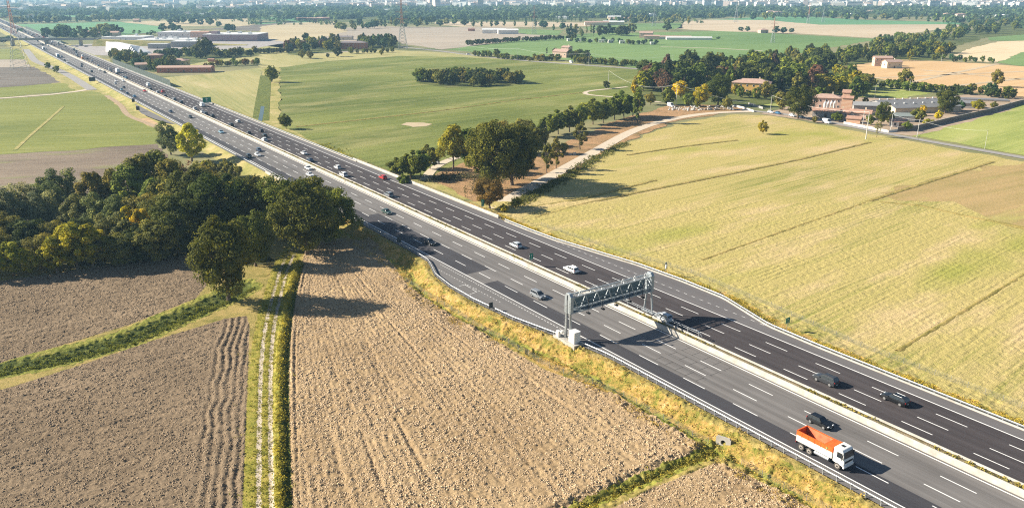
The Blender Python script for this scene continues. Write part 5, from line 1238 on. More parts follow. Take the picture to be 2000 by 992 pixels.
def house(name, label, u, v, w_, dp, h, rz, wall, roof, rtype='gable', pitch=.32, win=0, cat='house', group=None, eave=.5, door=True, extra=None, floors=1, z=GZ):
    x, y = G(u, v, z); root = empty(name, (x, y, z), rad(rz), label, cat, group)
    ry = dp * .5 * pitch * 2 * .5 + 0.0
    hip = rtype == 'hip'
    m = MB(); rh = dp / 2 * pitch
    if rtype == 'gable':
        m.loft([[(X, -dp / 2, -.3), (X, dp / 2, -.3), (X, dp / 2, h), (X, 0, h + rh), (X, -dp / 2, h)] for X in (-w_ / 2, w_ / 2)])
    else: m.prism([(-w_ / 2, -dp / 2), (w_ / 2, -dp / 2), (w_ / 2, dp / 2), (-w_ / 2, dp / 2)], -.3, h)
    m.build('wall', PL[wall], root)
    m = MB(); e = eave; t = .22
    if rtype == 'gable':
        ez = h - e * pitch
        for s in (-1, 1):
            m.loft([[(X, s * (dp / 2 + e), ez), (X, 0, h + rh), (X, 0, h + rh + t), (X, s * (dp / 2 + e), ez + t)] for X in (-w_ / 2 - e, w_ / 2 + e)])
    elif hip:
        W2, D2 = w_ / 2 + e, dp / 2 + e; q = max(0.3, W2 - D2); zt = h + D2 * pitch
        vs = [(-W2, -D2, h), (W2, -D2, h), (W2, D2, h), (-W2, D2, h), (-W2, -D2, h + .2), (W2, -D2, h + .2), (W2, D2, h + .2), (-W2, D2, h + .2), (-q, 0, zt), (q, 0, zt)]
        m.add(vs, [(3, 2, 1, 0), (0, 1, 5, 4), (1, 2, 6, 5), (2, 3, 7, 6), (3, 0, 4, 7), (4, 5, 9, 8), (5, 6, 9), (6, 7, 8, 9), (7, 4, 8)])
    elif rtype == 'shed':
        m.loft([[(X, -dp / 2 - e, h), (X, dp / 2 + e, h + dp * pitch), (X, dp / 2 + e, h + dp * pitch + t), (X, -dp / 2 - e, h + t)] for X in (-w_ / 2 - e, w_ / 2 + e)])
    else:
        m.box((0, 0, h + .2), (w_ + .3, dp + .3, .5)); m.box((0, 0, h + .5), (w_ - .4, dp - .4, .12))
    rf = m.build('roof', roof, root)
    if rtype in ('gable', 'hip') and win and w_ < 40:
        m = MB(); m.box((w_ * .2, dp * .12, h + rh * .9 + .6), (.8, .8, 1.6)); m.build('chimney', PL['cream'], rf)
    if win:
        for f in range(floors):
            for k in range(win):
                xx = -w_ / 2 + w_ * (k + .5) / win; zz = h * (f + .55) / floors
                if door and f == 0 and k == win // 2: continue
                m = MB(); m.box((xx, -dp / 2 - .03, zz), (1.1, .12, 1.4)); fr = m.build('window', WHITE if wall != 'white' else WOODM, root)
                m = MB(); m.box((xx, -dp / 2 - .10, zz), (.85, .04, 1.15)); m.build('pane', GLASS, fr)
            for s in (-1, 1):
                m = MB(); m.box((s * (w_ / 2 + .03), 0, h * (f + .55) / floors), (.12, 1.1, 1.4)); fr = m.build('window', WOODM, root)
        if door:
            m = MB(); m.box((-w_ / 2 + w_ * (win // 2 + .5) / win, -dp / 2 - .04, 1.1), (1.3, .14, 2.2)); m.build('door', WOODM, root)
    return root
# --- villa and gate
house('villa', 'large ochre villa with broad tiled hip roof behind the river bridge', 1466, 181, 26, 13, 7, -22, 'ochre', ROOF_P, 'hip', .38, 6, floors=2)
house('annex_house', 'small pinkish building with square top half hidden left of the villa', 1370, 172, 6, 6, 8.5, -15, 'pink', ROOF_P, 'hip', .3, 2)
# --- the farm
house('grain_tower', 'tall banded brick tower with stepped tiled roof beside the silos', 1652, 222, 5.8, 5.8, 9.2, -26, 'brick', ROOF_T, 'gable', .30, 0, cat='tower', eave=.5)
x, y = G(1649, 219)
r_ = empty('tower_top_room', (x, y, 7.7), rad(-26), 'small tiled belvedere on top of the brick tower', 'belvedere'); m = MB(); m.box((0, 0, 1.0), (4.0, 4.0, 2.2)); m.build('wall', PL['brick'], r_)
m = MB(); m.loft([[(X, -2.5, 2.0), (X, 2.5, 3.3), (X, 2.5, 3.55), (X, -2.5, 2.25)] for X in (-2.5, 2.5)]); m.build('roof', ROOF_T, r_); m = MB(); m.box((2.02, 0, 1.3), (.06, 1.4, 1.0)); m.build('opening', DARKM, r_)
house('farmhouse', 'pink farmhouse with hipped tile roof behind the silos', 1612, 211, 17, 11, 6.5, -20, 'pink', ROOF_P, 'hip', .34, 5, floors=2)
house('farm_wing', 'low red tiled wing below the brick tower', 1634, 228, 14, 8, 3.2, -24, 'pink', ROOF_T, 'gable', .3, 3)
house('farm_wing', 'red tiled cart shed right of the brick tower', 1680, 232, 11, 8, 3.6, -30, 'pink', ROOF_T, 'gable', .34, 3)
house('farm_wing', 'small orange tiled shed behind the low round tree', 1667, 240, 7, 4.5, 2.3, -30, 'brick', ROOF_T, 'shed', .2, 0)
house('farm_porch', 'dark porch building in the shadow of the enormous oak', 1612, 228, 14, 7, 3.4, -22, 'grey', ROOF_T, 'gable', .35, 3)
for i, (u, v) in enumerate(((1609.5, 219.5), (1616, 219), (1622.5, 218.5), (1629, 218))):
    x, y = G(u, v); r_ = empty('silo', (x, y, GZ), 0, 'pale steel silo, %s from the left in front of the farmhouse' % ORDW[i], 'silo', 'four steel silos')
    m = MB(); m.tube((0, 0, 1.2), (0, 0, 5.4), .85, .85, 16); m.tube((0, 0, 5.4), (0, 0, 6.3), .85, .12, 16); m.tube((0, 0, 6.3), (0, 0, 6.7), .18, .18, 8); m.tube((0, 0, .5), (0, 0, 1.2), .2, .85, 16); m.build('silo_body', flat('silo_steel', (.62, .64, .66), .4, .3, var=.06) if 'silo_steel' not in MATS else MATS['silo_steel'], r_, smooth=False)
    for a in range(4):
        m = MB(); m.tube((.65 * math.cos(a * 1.57 + .8), .65 * math.sin(a * 1.57 + .8), 0), (.65 * math.cos(a * 1.57 + .8), .65 * math.sin(a * 1.57 + .8), 1.3), .06, n=4); m.build('leg', GALV, r_)
SH = 'grey farm sheds'
def ridge_vents(root, w_, h, dp, pitch, n):
    for k in range(n):
        m = MB(); X = -w_ / 2 + w_ * (k + .5) / n; m.tube((X, 0, h + dp / 2 * pitch + .1), (X, 0, h + dp / 2 * pitch + .9), .3, .42, 8); m.build('roof_vent', WHITE, root)
a = house('livestock_shed', 'long grey roofed shed farthest back in the farm, with white roof vents', 1790, 210, 58, 12, 3.4, 12, 'grey', ROOF_G, 'gable', .28, 0, 'shed', SH); ridge_vents(a, 58, 3.4, 12, .28, 11)
a = house('livestock_shed', 'long grey shed in the middle of the farm with a row of round vents', 1800, 218, 44, 11, 3.2, 12, 'cream', ROOF_G, 'gable', .28, 0, 'shed', SH); ridge_vents(a, 44, 3.2, 11, .28, 7)
house('livestock_shed', 'light grey gabled shed right of the brick tower', 1698, 216, 20, 10, 3.4, -12, 'grey', flat('roof_light', (.30, .30, .30), .8), 'gable', .3, 0, 'shed', SH)
house('livestock_shed', 'greenish grey shed roof beside the red roofed lean-to', 1757, 236, 13, 9, 3.0, -8, 'white', flat('roof_greenish', (.22, .25, .24), .8), 'gable', .26, 0, 'shed', SH)
house('lean_to', 'small red roofed white lean-to near the wall corner', 1755, 247, 8, 5, 2.6, -8, 'white', ROOF_T, 'shed', .2, 3, 'shed', SH)
house('livestock_shed', 'grey shed end right of the big dark shed tree', 1885, 210, 12, 9, 3.0, -18, 'grey', ROOF_G, 'gable', .28, 0, 'shed', SH)
house('storage_hall', 'flat dark roofed storage at the right end of the farm', 1900, 199, 40, 8, 1.6, -18, 'cream', ROOF_G, 'flat', .1, 0, 'shed', SH)
def wall_thing(name, label, uv, h, mat, t=.35, z=GZ, cat='wall', group=None, taper=1):
    pts = [G(u, v, z) for u, v in uv]; root = empty(name, (0, 0, 0), 0, label, cat, group); m = MB()
    for a, b in zip(pts[:-1], pts[1:]):
        dx, dy = b[0] - a[0], b[1] - a[1]; L = math.hypot(dx, dy); nx, ny = -dy / L * t / 2, dx / L * t / 2
        m.prism([(a[0] + nx, a[1] + ny), (a[0] - nx, a[1] - ny), (b[0] - nx, b[1] - ny), (b[0] + nx, b[1] + ny)], z - .3, z + h)
    m.build('wall_body', mat, root); m = MB()
    for a, b in zip(pts[:-1], pts[1:]):
        L = math.hypot(b[0] - a[0], b[1] - a[1]); m.box(((a[0] + b[0]) / 2, (a[1] + b[1]) / 2, z + h + .05), (L + t * .5, t + .12, .1), math.atan2(b[1] - a[1], b[0] - a[0]))
    m.build('coping', CONC, root); return root
STONEW = flat('old_wall', (0.20, 0.165, 0.14), .95, var=.3, scale=.4)
wall_thing('boundary_wall', 'long dark boundary wall along the meadow behind the farm sheds', [(1752, 257), (1790, 254), (1850, 239), (1930, 221), (1990, 204), (2080, 182)], 2.3, STONEW)
wall_thing('boundary_wall', 'low white wall along the lane in front of the farm', [(1648, 242), (1690, 250), (1735, 259), (1752, 257)], 1.1, PL['white'])
wall_thing('bridge_balustrade', 'pale lane bridge balustrade before the villa gate', [(1432, 208), (1450, 212), (1472, 219)], 1.0, PL['white'], .3, cat='balustrade')
wall_thing('bridge_balustrade', 'short grey balustrade on the far side of the lane bridge', [(1462, 204), (1490, 213)], 1.0, PL['grey'], .3, cat='balustrade')
# noise barrier by the houses
NB = flat('noise_panel', (0.05, 0.07, 0.058), .8, var=.15, scale=.5)
r_ = empty('noise_barrier', (0, 0, 0), 0, 'dark green noise barrier between the motorway and the roadside houses', 'noise barrier'); m = MB()
for k in range(30):
    a = R(133.5, 640 + 8 * k); b = R(133.5, 647.7 + 8 * k); m.prism([(a[0], a[1]), (a[0] + NV[0] * .2, a[1] + NV[1] * .2), (b[0] + NV[0] * .2, b[1] + NV[1] * .2), (b[0], b[1])], GZ - .2, 3.6)
m.build('panel', NB, r_); m = MB()
for k in range(31): p = R(133.55, 639.85 + 8 * k); m.box((p[0], p[1], 1.1), (.3, .35, 5.4), GA)
m.build('post_row', GALV, r_)
r_ = empty('noise_barrier', (0, 0, 0), 0, 'distant dark noise barrier beyond the overpass', 'noise barrier'); m = MB()
a = R(132.6, 1270); b = R(132.6, 1800); m.prism([(a[0], a[1]), (a[0] + NV[0] * .4, a[1] + NV[1] * .4), (b[0] + NV[0] * .4, b[1] + NV[1] * .4), (b[0], b[1])], GZ - .2, 4.2); m.build('panel', NB, r_)
# overpass
def overpass():
    root = empty('overpass_bridge', (*R(112, 1235), 0), rad(2), 'grey road overpass crossing the motorway on square piers', 'bridge')
    m = MB(); m.box((-8, 0, 6.3), (150, 9, 1.5)); m.build('deck', flat('overpass_concrete', (.30, .30, .29), .9, var=.1), root)
    for s in (-1, 1): m = MB(); m.box((-8, s * 4.6, 7.5), (150, .25, 1.0)); m.build('parapet', MATS['overpass_concrete'], root)
    for X in (-44, 0, 44): m = MB(); m.box((X, 0, 2.2), (2.2, 6, 7.4)); m.build('pier', CONC, root)
    for s, x0_, x1_ in ((1, 64, 260), (-1, -80, -190)):
        m = MB(); m.loft([[(x0_, -14, GZ), (x0_, 14, GZ), (x0_, 5, 6.6), (x0_, -5, 6.6)], [(x1_, -6, GZ), (x1_, 6, GZ), (x1_, 4.9, GZ + .4), (x1_, -4.9, GZ + .4)]]); m.build('ramp', VERGE2, root)
overpass()
# roadside houses and sheds
HG = 'houses by the motorway'
house('long_shed', 'long shed with pink tiled roof and open front by the motorway houses', 364, 141, 46, 13, 4.2, 4, 'red', ROOF_P, 'gable', .2, 7, 'shed', HG)
house('house', 'reddish two storey house with pyramid roof among the roadside trees', 305, 122, 13, 12, 7.0, 8, 'red', ROOF_P, 'hip', .3, 3, group=HG, floors=2)
house('house', 'yellow house with tiled hip roof behind the long shed', 350, 129, 17, 11, 5.0, -4, 'yellow', ROOF_P, 'hip', .34, 4, group=HG)
house('house', 'low pale house with tiled roof beside the noise barrier', 280, 136, 12, 9, 4.6, 20, 'cream', ROOF_P, 'gable', .3, 2, group=HG)
house('small_hut', 'small red hut in the hay meadow near the roadside houses', 413, 121, 6, 3.5, 2.4, 0, 'red', ROOF_T, 'gable', .3, 0, 'hut', HG)
# factory complex
FG_ = 'factory complex buildings'
house('factory_hall', 'long mauve factory hall with pale roof right of the pink block', 462, 79, 78, 55, 9, 0, 'mauve', ROOF_W, 'flat', .1, 12, 'factory', FG_, door=False)
house('factory_block', 'mauve cube tower joined to the long factory hall', 423, 80, 9, 12, 13, 0, 'mauve', PL['mauve'], 'flat', .1, 0, 'factory', FG_)
house('factory_block', 'pink factory block with gabled roof line', 394, 76, 27, 16, 9.5, 0, flat and 'pink', ROOF_T, 'gable', .18, 4, 'factory', FG_)
house('factory_hall', 'pale flat roofed hall left of the pink block', 352, 73, 50, 48, 8, 2, 'white', ROOF_W, 'flat', .1, 6, 'factory', FG_, door=False)
house('factory_hall', 'wide white roofed hall in the middle of the complex', 330, 86, 70, 46, 6, 2, 'white', ROOF_W, 'flat', .1, 8, 'factory', FG_, door=False)
house('factory_hall', 'grey front hall with dark windows beside the huge tree', 372, 91, 40, 26, 6.5, 4, 'grey', ROOF_W, 'flat', .1, 7, 'factory', FG_, door=False)
house('office_block', 'low glazed office block in front of the white hall', 312, 95, 24, 12, 5.5, 0, 'grey', ROOF_W, 'flat', .1, 5, 'office', FG_)
house('factory_hall', 'long white roofed hall with dark window band near the slanted front', 262, 81, 44, 34, 6.5, 0, 'white', ROOF_W, 'flat', .1, 6, 'factory', FG_)
def show_hall():
    x, y = G(262, 103); r_ = empty('white_hall', (x, y, GZ), rad(-34), 'white hall with slanted walls and striped fins facing the motorway', 'hall', FG_)
    m = MB(); m.loft([[(-44, -9, 0), (-44, 9, 0), (-44, 9, 10), (-44, -7, 11)], [(0, -10, 0), (0, 9, 0), (0, 9, 6.5), (0, -4.0, 8.5)], [(18, -10, 0), (18, 9, 0), (18, 9, 1.2), (18, -8, 1.4)]]); m.build('shell', WHITE, r_)
    for k in range(4): m = MB(); m.loft([[(1.5 + 4.3 * k, -10.25, .8), (3.9 + 4.3 * k, -10.25, .8), (3.2 + 4.3 * k, -4.6 - .9 * k, 7.6 - 1.5 * k), (.9 + 4.3 * k, -4.6 - .9 * k, 7.8 - 1.5 * k)], [(1.5 + 4.3 * k, -9.9, .8), (3.9 + 4.3 * k, -9.9, .8), (3.2 + 4.3 * k, -4.2 - .9 * k, 7.5 - 1.5 * k), (.9 + 4.3 * k, -4.2 - .9 * k, 7.7 - 1.5 * k)]]); m.build('glass_strip', GLASS, r_)
show_hall()
r = random.Random(21)
for i_, (u, v, zz) in enumerate(((335, 84, 6.6), (322, 86, 6.6), (345, 86, 6.6), (352, 72, 8.6), (368, 91, 7.1), (382, 90, 7.1), (268, 80, 7.1), (362, 74, 8.6), (308, 87, 6.6), (470, 79, 9.6), (490, 80, 9.6), (448, 79, 9.6))):
    x, y = G(u, v); r_ = empty('roof_unit', (x, y, GZ + zz), r.uniform(-.2, .2), 'white ventilation unit on a factory roof, %s of twelve as listed from the middle hall' % ordw(i_), 'roof unit', 'factory roof units'); q = r.uniform(3, 7)
    m = MB(); m.box((0, 0, 1.2), (q, 4, 2.4)); m.build('casing', WHITE, r_, bevel=.1); m = MB(); m.tube((q * .2, 0, 2.4), (q * .2, 0, 3.6), .6, n=8); m.build('flue', GALV, r_)
house('villa_block', 'white building with flat canopy behind the car park', 214, 86, 12, 14, 9, -10, 'white', ROOF_W, 'flat', .1, 0, 'building', FG_)
for u, v, w_, lab in ((187, 73, 15, 'white gabled house beside the overpass trees'), (222, 71, 20, 'pinkish gabled farmhouse above the white hall'), (172, 70, 12, 'low tiled roof showing between the overpass trees'), (268, 44, 14, 'distant pale farmhouse in the tan field')):
    house('house', lab, u, v, w_, 10, 5.5, random.uniform(-20, 20), 'cream', ROOF_P, 'gable', .4, 3, group='houses near the overpass')
# red farm, pink farmhouse, others
house('farmhouse', 'long red farmhouse with grey hip roof behind the orchard', 690, 96, 34, 13, 7.5, -4, 'red', flat('roof_slate', (.22, .19, .19), .9), 'hip', .3, 8, floors=2)
house('barn', 'grey roofed barn behind the long red farmhouse', 672, 78, 26, 10, 4, -4, 'cream', MATS['roof_slate'], 'gable', .3, 3, cat='barn'); house('house', 'small pale roofed house among trees behind the red farmhouse', 708, 77, 10, 9, 5.5, 0, 'red', ROOF_P, 'hip', .4, 2)
house('farmhouse', 'pink gabled farmhouse behind the roadside hedge', 1098, 112, 17, 13, 6.0, -32, 'pink', ROOF_P, 'gable', .36, 4); house('house', 'upper tiled roof attached to the pink gabled farmhouse', 1107, 106, 9, 10, 7.5, -32, 'pink', ROOF_P, 'gable', .3, 2)
house('farmhouse', 'stone farmhouse with grey brown roof beside the orange field', 1722, 129, 16, 9, 7.5, -8, 'pink', ROOF_P, 'gable', .35, 4, floors=2); house('barn', 'gabled outbuilding in front of the stone farmhouse', 1741, 133, 15, 9, 5.6, 8, 'cream', ROOF_P, 'gable', .4, 3, cat='barn')
house('farmhouse', 'cluster house with pink roof at the left of the long white sheds', 1262, 74, 20, 14, 7, -14, 'pink', ROOF_P, 'gable', .3, 3); house('barn', 'pale barn joined to the cluster house by the white sheds', 1273, 77, 22, 10, 4.5, -10, 'pink', ROOF_P, 'gable', .3, 0, cat='barn')
for i, (u, v, w_) in enumerate(((1310, 76, 60), (1345, 78, 66))): house('poultry_shed', 'long low white shed beside the green strip, %s' % ('behind and left' if i == 0 else 'in front with pale roof edge'), u, v, w_, 12, 3.0, -4, 'white', ROOF_W if i else ROOF_P, 'gable', .2, 0, 'shed', 'long white sheds')
house('small_house', 'small pinkish house with trees in the pale tilled field', 1490, 65, 14, 11, 5.0, 10, 'pink', ROOF_P, 'hip', .4, 2)
for i, (u, v, w_, rz) in enumerate(((965, 65.5, 40, 2), (992, 66.5, 34, 6))): house('white_barn', ['white barn with round dark doorway in the tilled field', 'white barn with blue grey side, right of its twin'][i], u, v, w_, 14, 6, rz, 'white', ROOF_W, 'gable', .25, 0, 'barn', 'two white barns')
house('small_house', 'tiny brick house left of the two white barns', 921, 61, 12, 8, 4, 0, 'red', ROOF_P, 'gable', .3, 2)
for i, (u, v, w_) in enumerate(((1165, 50, 50), (1198, 49, 44), (1218, 42, 70), (1200, 38, 34))): house('greenhouse_hall', 'distant pale low building near the far greenhouses, %s listed from the front' % ORDW[i], u, v, w_, 16, 6, 0, 'cream', ROOF_W if i % 2 else ROOF_P, 'gable', .3, 0, 'farm building', 'buildings by the far greenhouses')
r = random.Random(9)
for k in range(9): house('caravan', 'white caravan between shrubs, %s from the left on the site' % ORDW[k], 1112 + 20.5 * k + r.uniform(-3, 3), 80.5 + .8 * k + r.uniform(0, 1), r.uniform(6, 9), 3.2, 3.0, r.uniform(-20, 20), 'white', ROOF_W, 'flat', .1, 2, 'caravan', 'caravans in the green field')
house('kiosk', 'small bright blue and white kiosk beside the lane', 1270, 136, 7.5, 4, 2.6, 0, 'white', flat('kiosk_blue', (0.1, .35, .62), .6), 'flat', .1, 3, 'kiosk')
for i, (u, v) in enumerate(((1505, 28, ), (1518, 29), (1800, 22), (1852, 33), (1875, 34))): house('house', ['distant pale house beyond the far green strip, left one', 'distant pale house beyond the far green strip, right one', 'distant pale house high among far right trees', 'pinkish house with hip roof among far right trees, left of two', 'pinkish house with hip roof among far right trees, right of two'][i], u, v, 24, 14, 8, 0, 'pink' if i > 2 else 'cream', ROOF_P, 'hip', .3, 2, group='far right houses', floors=1)
for i, (u, v, w_) in enumerate(((620, 33, 50), (608, 41, 60), (632, 40, 30), (590, 41, 24))): house('long_barn', 'low farm building before the far belt, %s' % ['pale walled and rearmost', 'long and pinkish in front', 'at the right end', 'small at the left end'][i], u, v, w_, 12, 6, 0, 'red' if i else 'cream', ROOF_W if i == 0 else ROOF_P, 'gable', .2, 0, 'farm building', 'far farm left of the pylon')

# city: the largest as buildings of their own, the rest as one mass
CITYW = [flat('city_wall_a', (.80, .78, .74), .9, var=0), flat('city_wall_b', (.74, .67, .58), .9, var=0), flat('city_wall_c', (.74, .58, .48), .9, var=0)]
WINB = NT('city_wall_windows'); _b = WINB.n('TexBrick'); _b.inputs['Scale'].default_value = .12; _b.inputs['Color1'].default_value = (.10, .11, .13, 1); _b.inputs['Color2'].default_value = (.14, .14, .15, 1); _b.inputs['Mortar'].default_value = (.70, .65, .58, 1); _b.inputs['Mortar Size'].default_value = .07; _b.offset = 0
_m = WINB.n('Mapping'); _m.inputs['Rotation'].default_value = (rad(90), 0, 0); WINB.l(WINB.pos, _m.inputs[0]); WINB.l(_m.outputs[0], _b.inputs['Vector']); WINB.col(_b.outputs['Color']); WINB = WINB.m
cprotos = []
for i, (w_, dp, h) in enumerate(((26, 14, 16), (40, 14, 13), (18, 18, 30), (50, 30, 8), (16, 12, 9))):
    m = MB(); m.box((0, 0, h / 2), (w_, dp, h)); m.cur = 1; m.box((0, 0, h + .4), (w_ + .8, dp + .8, .8)); m.box((w_ * .2, 0, h + 1.6), (w_ * .2, dp * .4, 1.8)); m.cur = 2
    for s in (-1, 1):
        for f in range(int(h / 3.2)): m.box((0, s * (dp / 2 + .02), 2 + 3.1 * f), (w_ * .86, .3, 1.3))
    cprotos.append(m.build('city_building', [CITYW[i % 3], [ROOF_P, ROOF_W, ROOF_W, ROOF_W, ROOF_P][i], flat('city_glazing', (.16, .18, .21), .5, var=0) if 'city_glazing' not in MATS else MATS['city_glazing']]))
r = random.Random(4); first = [True] * 5
def city_spot():
    t = r.random()
    if t < .28: u = r.gauss(930, 90); v = r.uniform(4, 15)
    elif t < .48: u = r.uniform(480, 800); v = r.uniform(4, 18)
    elif t < .78: u = r.uniform(1480, 2080); v = r.uniform(2, 17)
    elif t < .94: u = r.uniform(1000, 1500); v = r.uniform(2, 13)
    else: u = r.uniform(-50, 480); v = r.uniform(6, 26)
    return u, v
for i in range(290):
    u, v = city_spot(); k = r.choices(range(5), (3, 3, 2 if 800 < u < 1080 else .4, 2, 4))[0]; x, y = G(u, v)
    if first[k]: o = cprotos[k]; first[k] = False
    else: o = cprotos[k].copy(); COL.objects.link(o)
    s = r.uniform(1.0, 1.7); o.location = (x, y, GZ); o.rotation_euler = (0, 0, r.uniform(-.6, .6)); o.scale = (s, s, s * r.uniform(.8, 1.25))
    tag(o, 'pale building in the hazy city on the horizon', 'building', 'city buildings on the horizon')
m = MB()
for i in range(2400):
    u, v = city_spot(); v = max(-1, v - r.uniform(0, 6)); x, y = G(u, v); m.cur = r.randrange(3); m.box((x, y, GZ + 7), (r.uniform(14, 60), r.uniform(8, 18), r.uniform(14, 30)), r.uniform(-.6, .6))
o = m.build('city_mass', CITYW); tag(o, 'countless tiny pale blocks of the far city fading in haze', 'city', kind='stuff')

r = random.Random(31)
for i in range(46):
    u = r.uniform(20, 1990); v = r.uniform(17, 38) if not 1330 < u < 1880 else r.uniform(15, 30); k = r.choice((3, 4, 4)); x, y = G(u, v); o = cprotos[k].copy(); COL.objects.link(o); s = r.uniform(.5, .9)
    o.location = (x, y, GZ); o.rotation_euler = (0, 0, r.uniform(-.6, .6)); o.scale = (s, s, s); o.name = 'far_house'
    tag(o, 'small pale roof among the far tree belts before the city', 'house', 'pale houses among the far trees')
# ------------------------------------------------------------ pylons and poles
PYL_R = flat('pylon_red', (.62, .34, .27), .6, var=0); PYL_G = flat('pylon_grey', (.40, .43, .43), .5, .3, var=0)
def pylon(label, u, v, H, b, red=True, group='lattice pylons', rz=0):
    x, y = G(u, v); root = empty('pylon', (x, y, GZ), rad(rz), label, 'pylon', group); n = 12; t = (.10 * H / 40 + .06) * (.6 if u < 100 else 1)
    def wd(z): return b * (1 - .82 * min(1, z / (H * .62))) if z < H * .62 else b * .18 * (1 - .5 * (z - H * .62) / (H * .38))
    for part, z0_, z1_, mat in (('lower_lattice', 0, .52, PYL_G), ('upper_lattice', .52, 1.0, PYL_R if red else PYL_G)):
        m = MB(); za, zb_ = H * z0_, H * z1_; k = 8
        for i in range(k):
            a = za + (zb_ - za) * i / k; c = za + (zb_ - za) * (i + 1) / k; wa, wc = wd(a) / 2, wd(c) / 2
            cs = [(-1, -1), (1, -1), (1, 1), (-1, 1)]
            for j in range(4):
                p, q = cs[j], cs[(j + 1) % 4]; m.tube((p[0] * wa, p[1] * wa, a), (p[0] * wc, p[1] * wc, c), t, n=4, cap=False)
                m.tube((p[0] * wa, p[1] * wa, a), (q[0] * wc, q[1] * wc, c), t * .6, n=3, cap=False); m.tube((q[0] * wa, q[1] * wa, a), (p[0] * wc, p[1] * wc, c), t * .6, n=3, cap=False)
        m.build(part, mat, root)
    for z in (.62, .76, .90):
        m = MB(); aw = H * .13
        for s in (-1, 1):
            m.tube((0, 0, H * z + .8), (s * aw, 0, H * z), t * .8, n=4); m.tube((0, 0, H * z - .6), (s * aw, 0, H * z), t * .8, n=4); m.tube((s * aw, 0, H * z), (s * aw, 0, H * z - 1.8), .12, n=4)
        m.build('cross_arm', PYL_R if red else PYL_G, root)
    return root
pylon('red and white lattice pylon rising left of the motorway over the dark field', 40, 136, 60, 14, rz=20)
pylon('tall red topped lattice pylon behind the red farm', 787, 97, 58, 11)
pylon('grey lattice pylon before the poplar avenue', 1043, 67, 46, 8); pylon('grey lattice pylon beside the pale farm buildings', 1277, 52, 44, 8, False); pylon('faint lattice pylon in the pale field', 1437, 44, 48, 9, False)
pylon('faint lattice pylon at the left end of the far green strip', 1578, 47, 40, 6); pylon('faint grey lattice pylon on the far green strip', 1607, 44, 36, 6, False); pylon('small rusty lattice pylon beside the small field house', 1509, 84, 34, 5)
PW = 'concrete utility poles'
def pole(label, u, v, H, r0=.16, arms=0):
    x, y = G(u, v); root = empty('utility_pole', (x, y, GZ), 0, label, 'pole', PW); m = MB(); m.tube((0, 0, -.2), (0, 0, H), r0, r0 * .6, 8); m.build('pole_shaft', MATS.get('pole_concrete') or flat('pole_concrete', (.55, .54, .52), .8, var=.08), root)
    m = MB(); m.box((0, 0, H - .25), (.5, .12, .12)); m.tube((0, 0, H - .2), (0, 0, H + .2), .05, n=5); m.build('insulator', DARKM, root)
    return (x, y, GZ + H - .1)
Pa = pole('tall pale pole in the yellow field edge, largest of the poles at the farm', 1691, 272, 13.2, .24)
Pb = pole('slimmer pole behind the tall one at the farm lane', 1684, 250, 9.5, .17); Pc = pole('pole standing at the white wall corner on the lane', 1739, 257, 9, .16); Pd = pole('pole on the meadow side of the lane', 1791, 268, 8.5, .15); Pe = pole('thin pole in the right meadow near the lane', 1923, 291, 8.5, .08)
Pf = pole('tall pole above the bare river bank between two round trees', 1320, 207, 13.5, .20); Pg = pole('pole beside the dark round bush on the gravel loop', 1188, 173, 13, .18)
Ph = pole('roadside pole nearest the kiosk end of the lane', 1313, 135, 12, .16); Pi = pole('roadside pole right of the pink farmhouse', 1150, 129, 12, .16); Pj = pole('roadside pole left of the pink farmhouse', 1010, 118, 12, .16); Pk = pole('farthest roadside pole by the tilled field', 897, 107, 12, .16)
Pl = pole('pole at the lane left of the enormous oak', 1505, 214, 8.5, .15)
for i, (u, v) in enumerate(((916, 90), (971, 88), (1022, 84), (1070, 81))): pole('thin pole in the far hedge line, %s from the left' % ORDW[i], u, v, 10, .15)
for i, (u, v) in enumerate(((1776, 178), (1708, 192), (1838, 122))): pole(['thin pole at the rough meadow under the orange field', 'thin pole left in the rough meadow behind the farm', 'thin pole near the shrubs above the orange field'][i], u, v, 9, .12)
WIREM = flat('cable', (.62, .62, .60), .6, var=0)
def cable(label, a, b, sag, r0=.035):
    root = None; pts = []
    for k in range(17):
        t = k / 16; pts.append((a[0] + (b[0] - a[0]) * t, a[1] + (b[1] - a[1]) * t, a[2] + (b[2] - a[2]) * t - sag * 4 * t * (1 - t)))
    m = MB(); m.path(pts, r0, 4); o = m.build('overhead_cable', WIREM); tag(o, label, 'cable', 'overhead cables')
cable('cable hanging from the gravel loop pole to the river pole', Pg, Pf, 6, .05); cable('cable from the river pole down toward the lane bridge', Pf, (*G(1475, 214), 1.5), 1.5, .06); cable('cable crossing in front of the enormous oak to the tall pole', Pl, Pa, 2.5, .05)
cable('cable between the tall farm pole and the wall corner pole', Pa, Pc, .6); cable('cable from the wall corner pole to the meadow pole', Pc, Pd, .8); cable('cable from the meadow pole to the thin right pole', Pd, Pe, 1.5)
cable('cable between the kiosk pole and the farmhouse pole', Pi, Ph, 3.5, .06); cable('cable spanning over the pink farmhouse hedge', Pj, Pi, 3.0, .06); cable('cable at the far left of the roadside line', Pk, Pj, 2.5, .06)
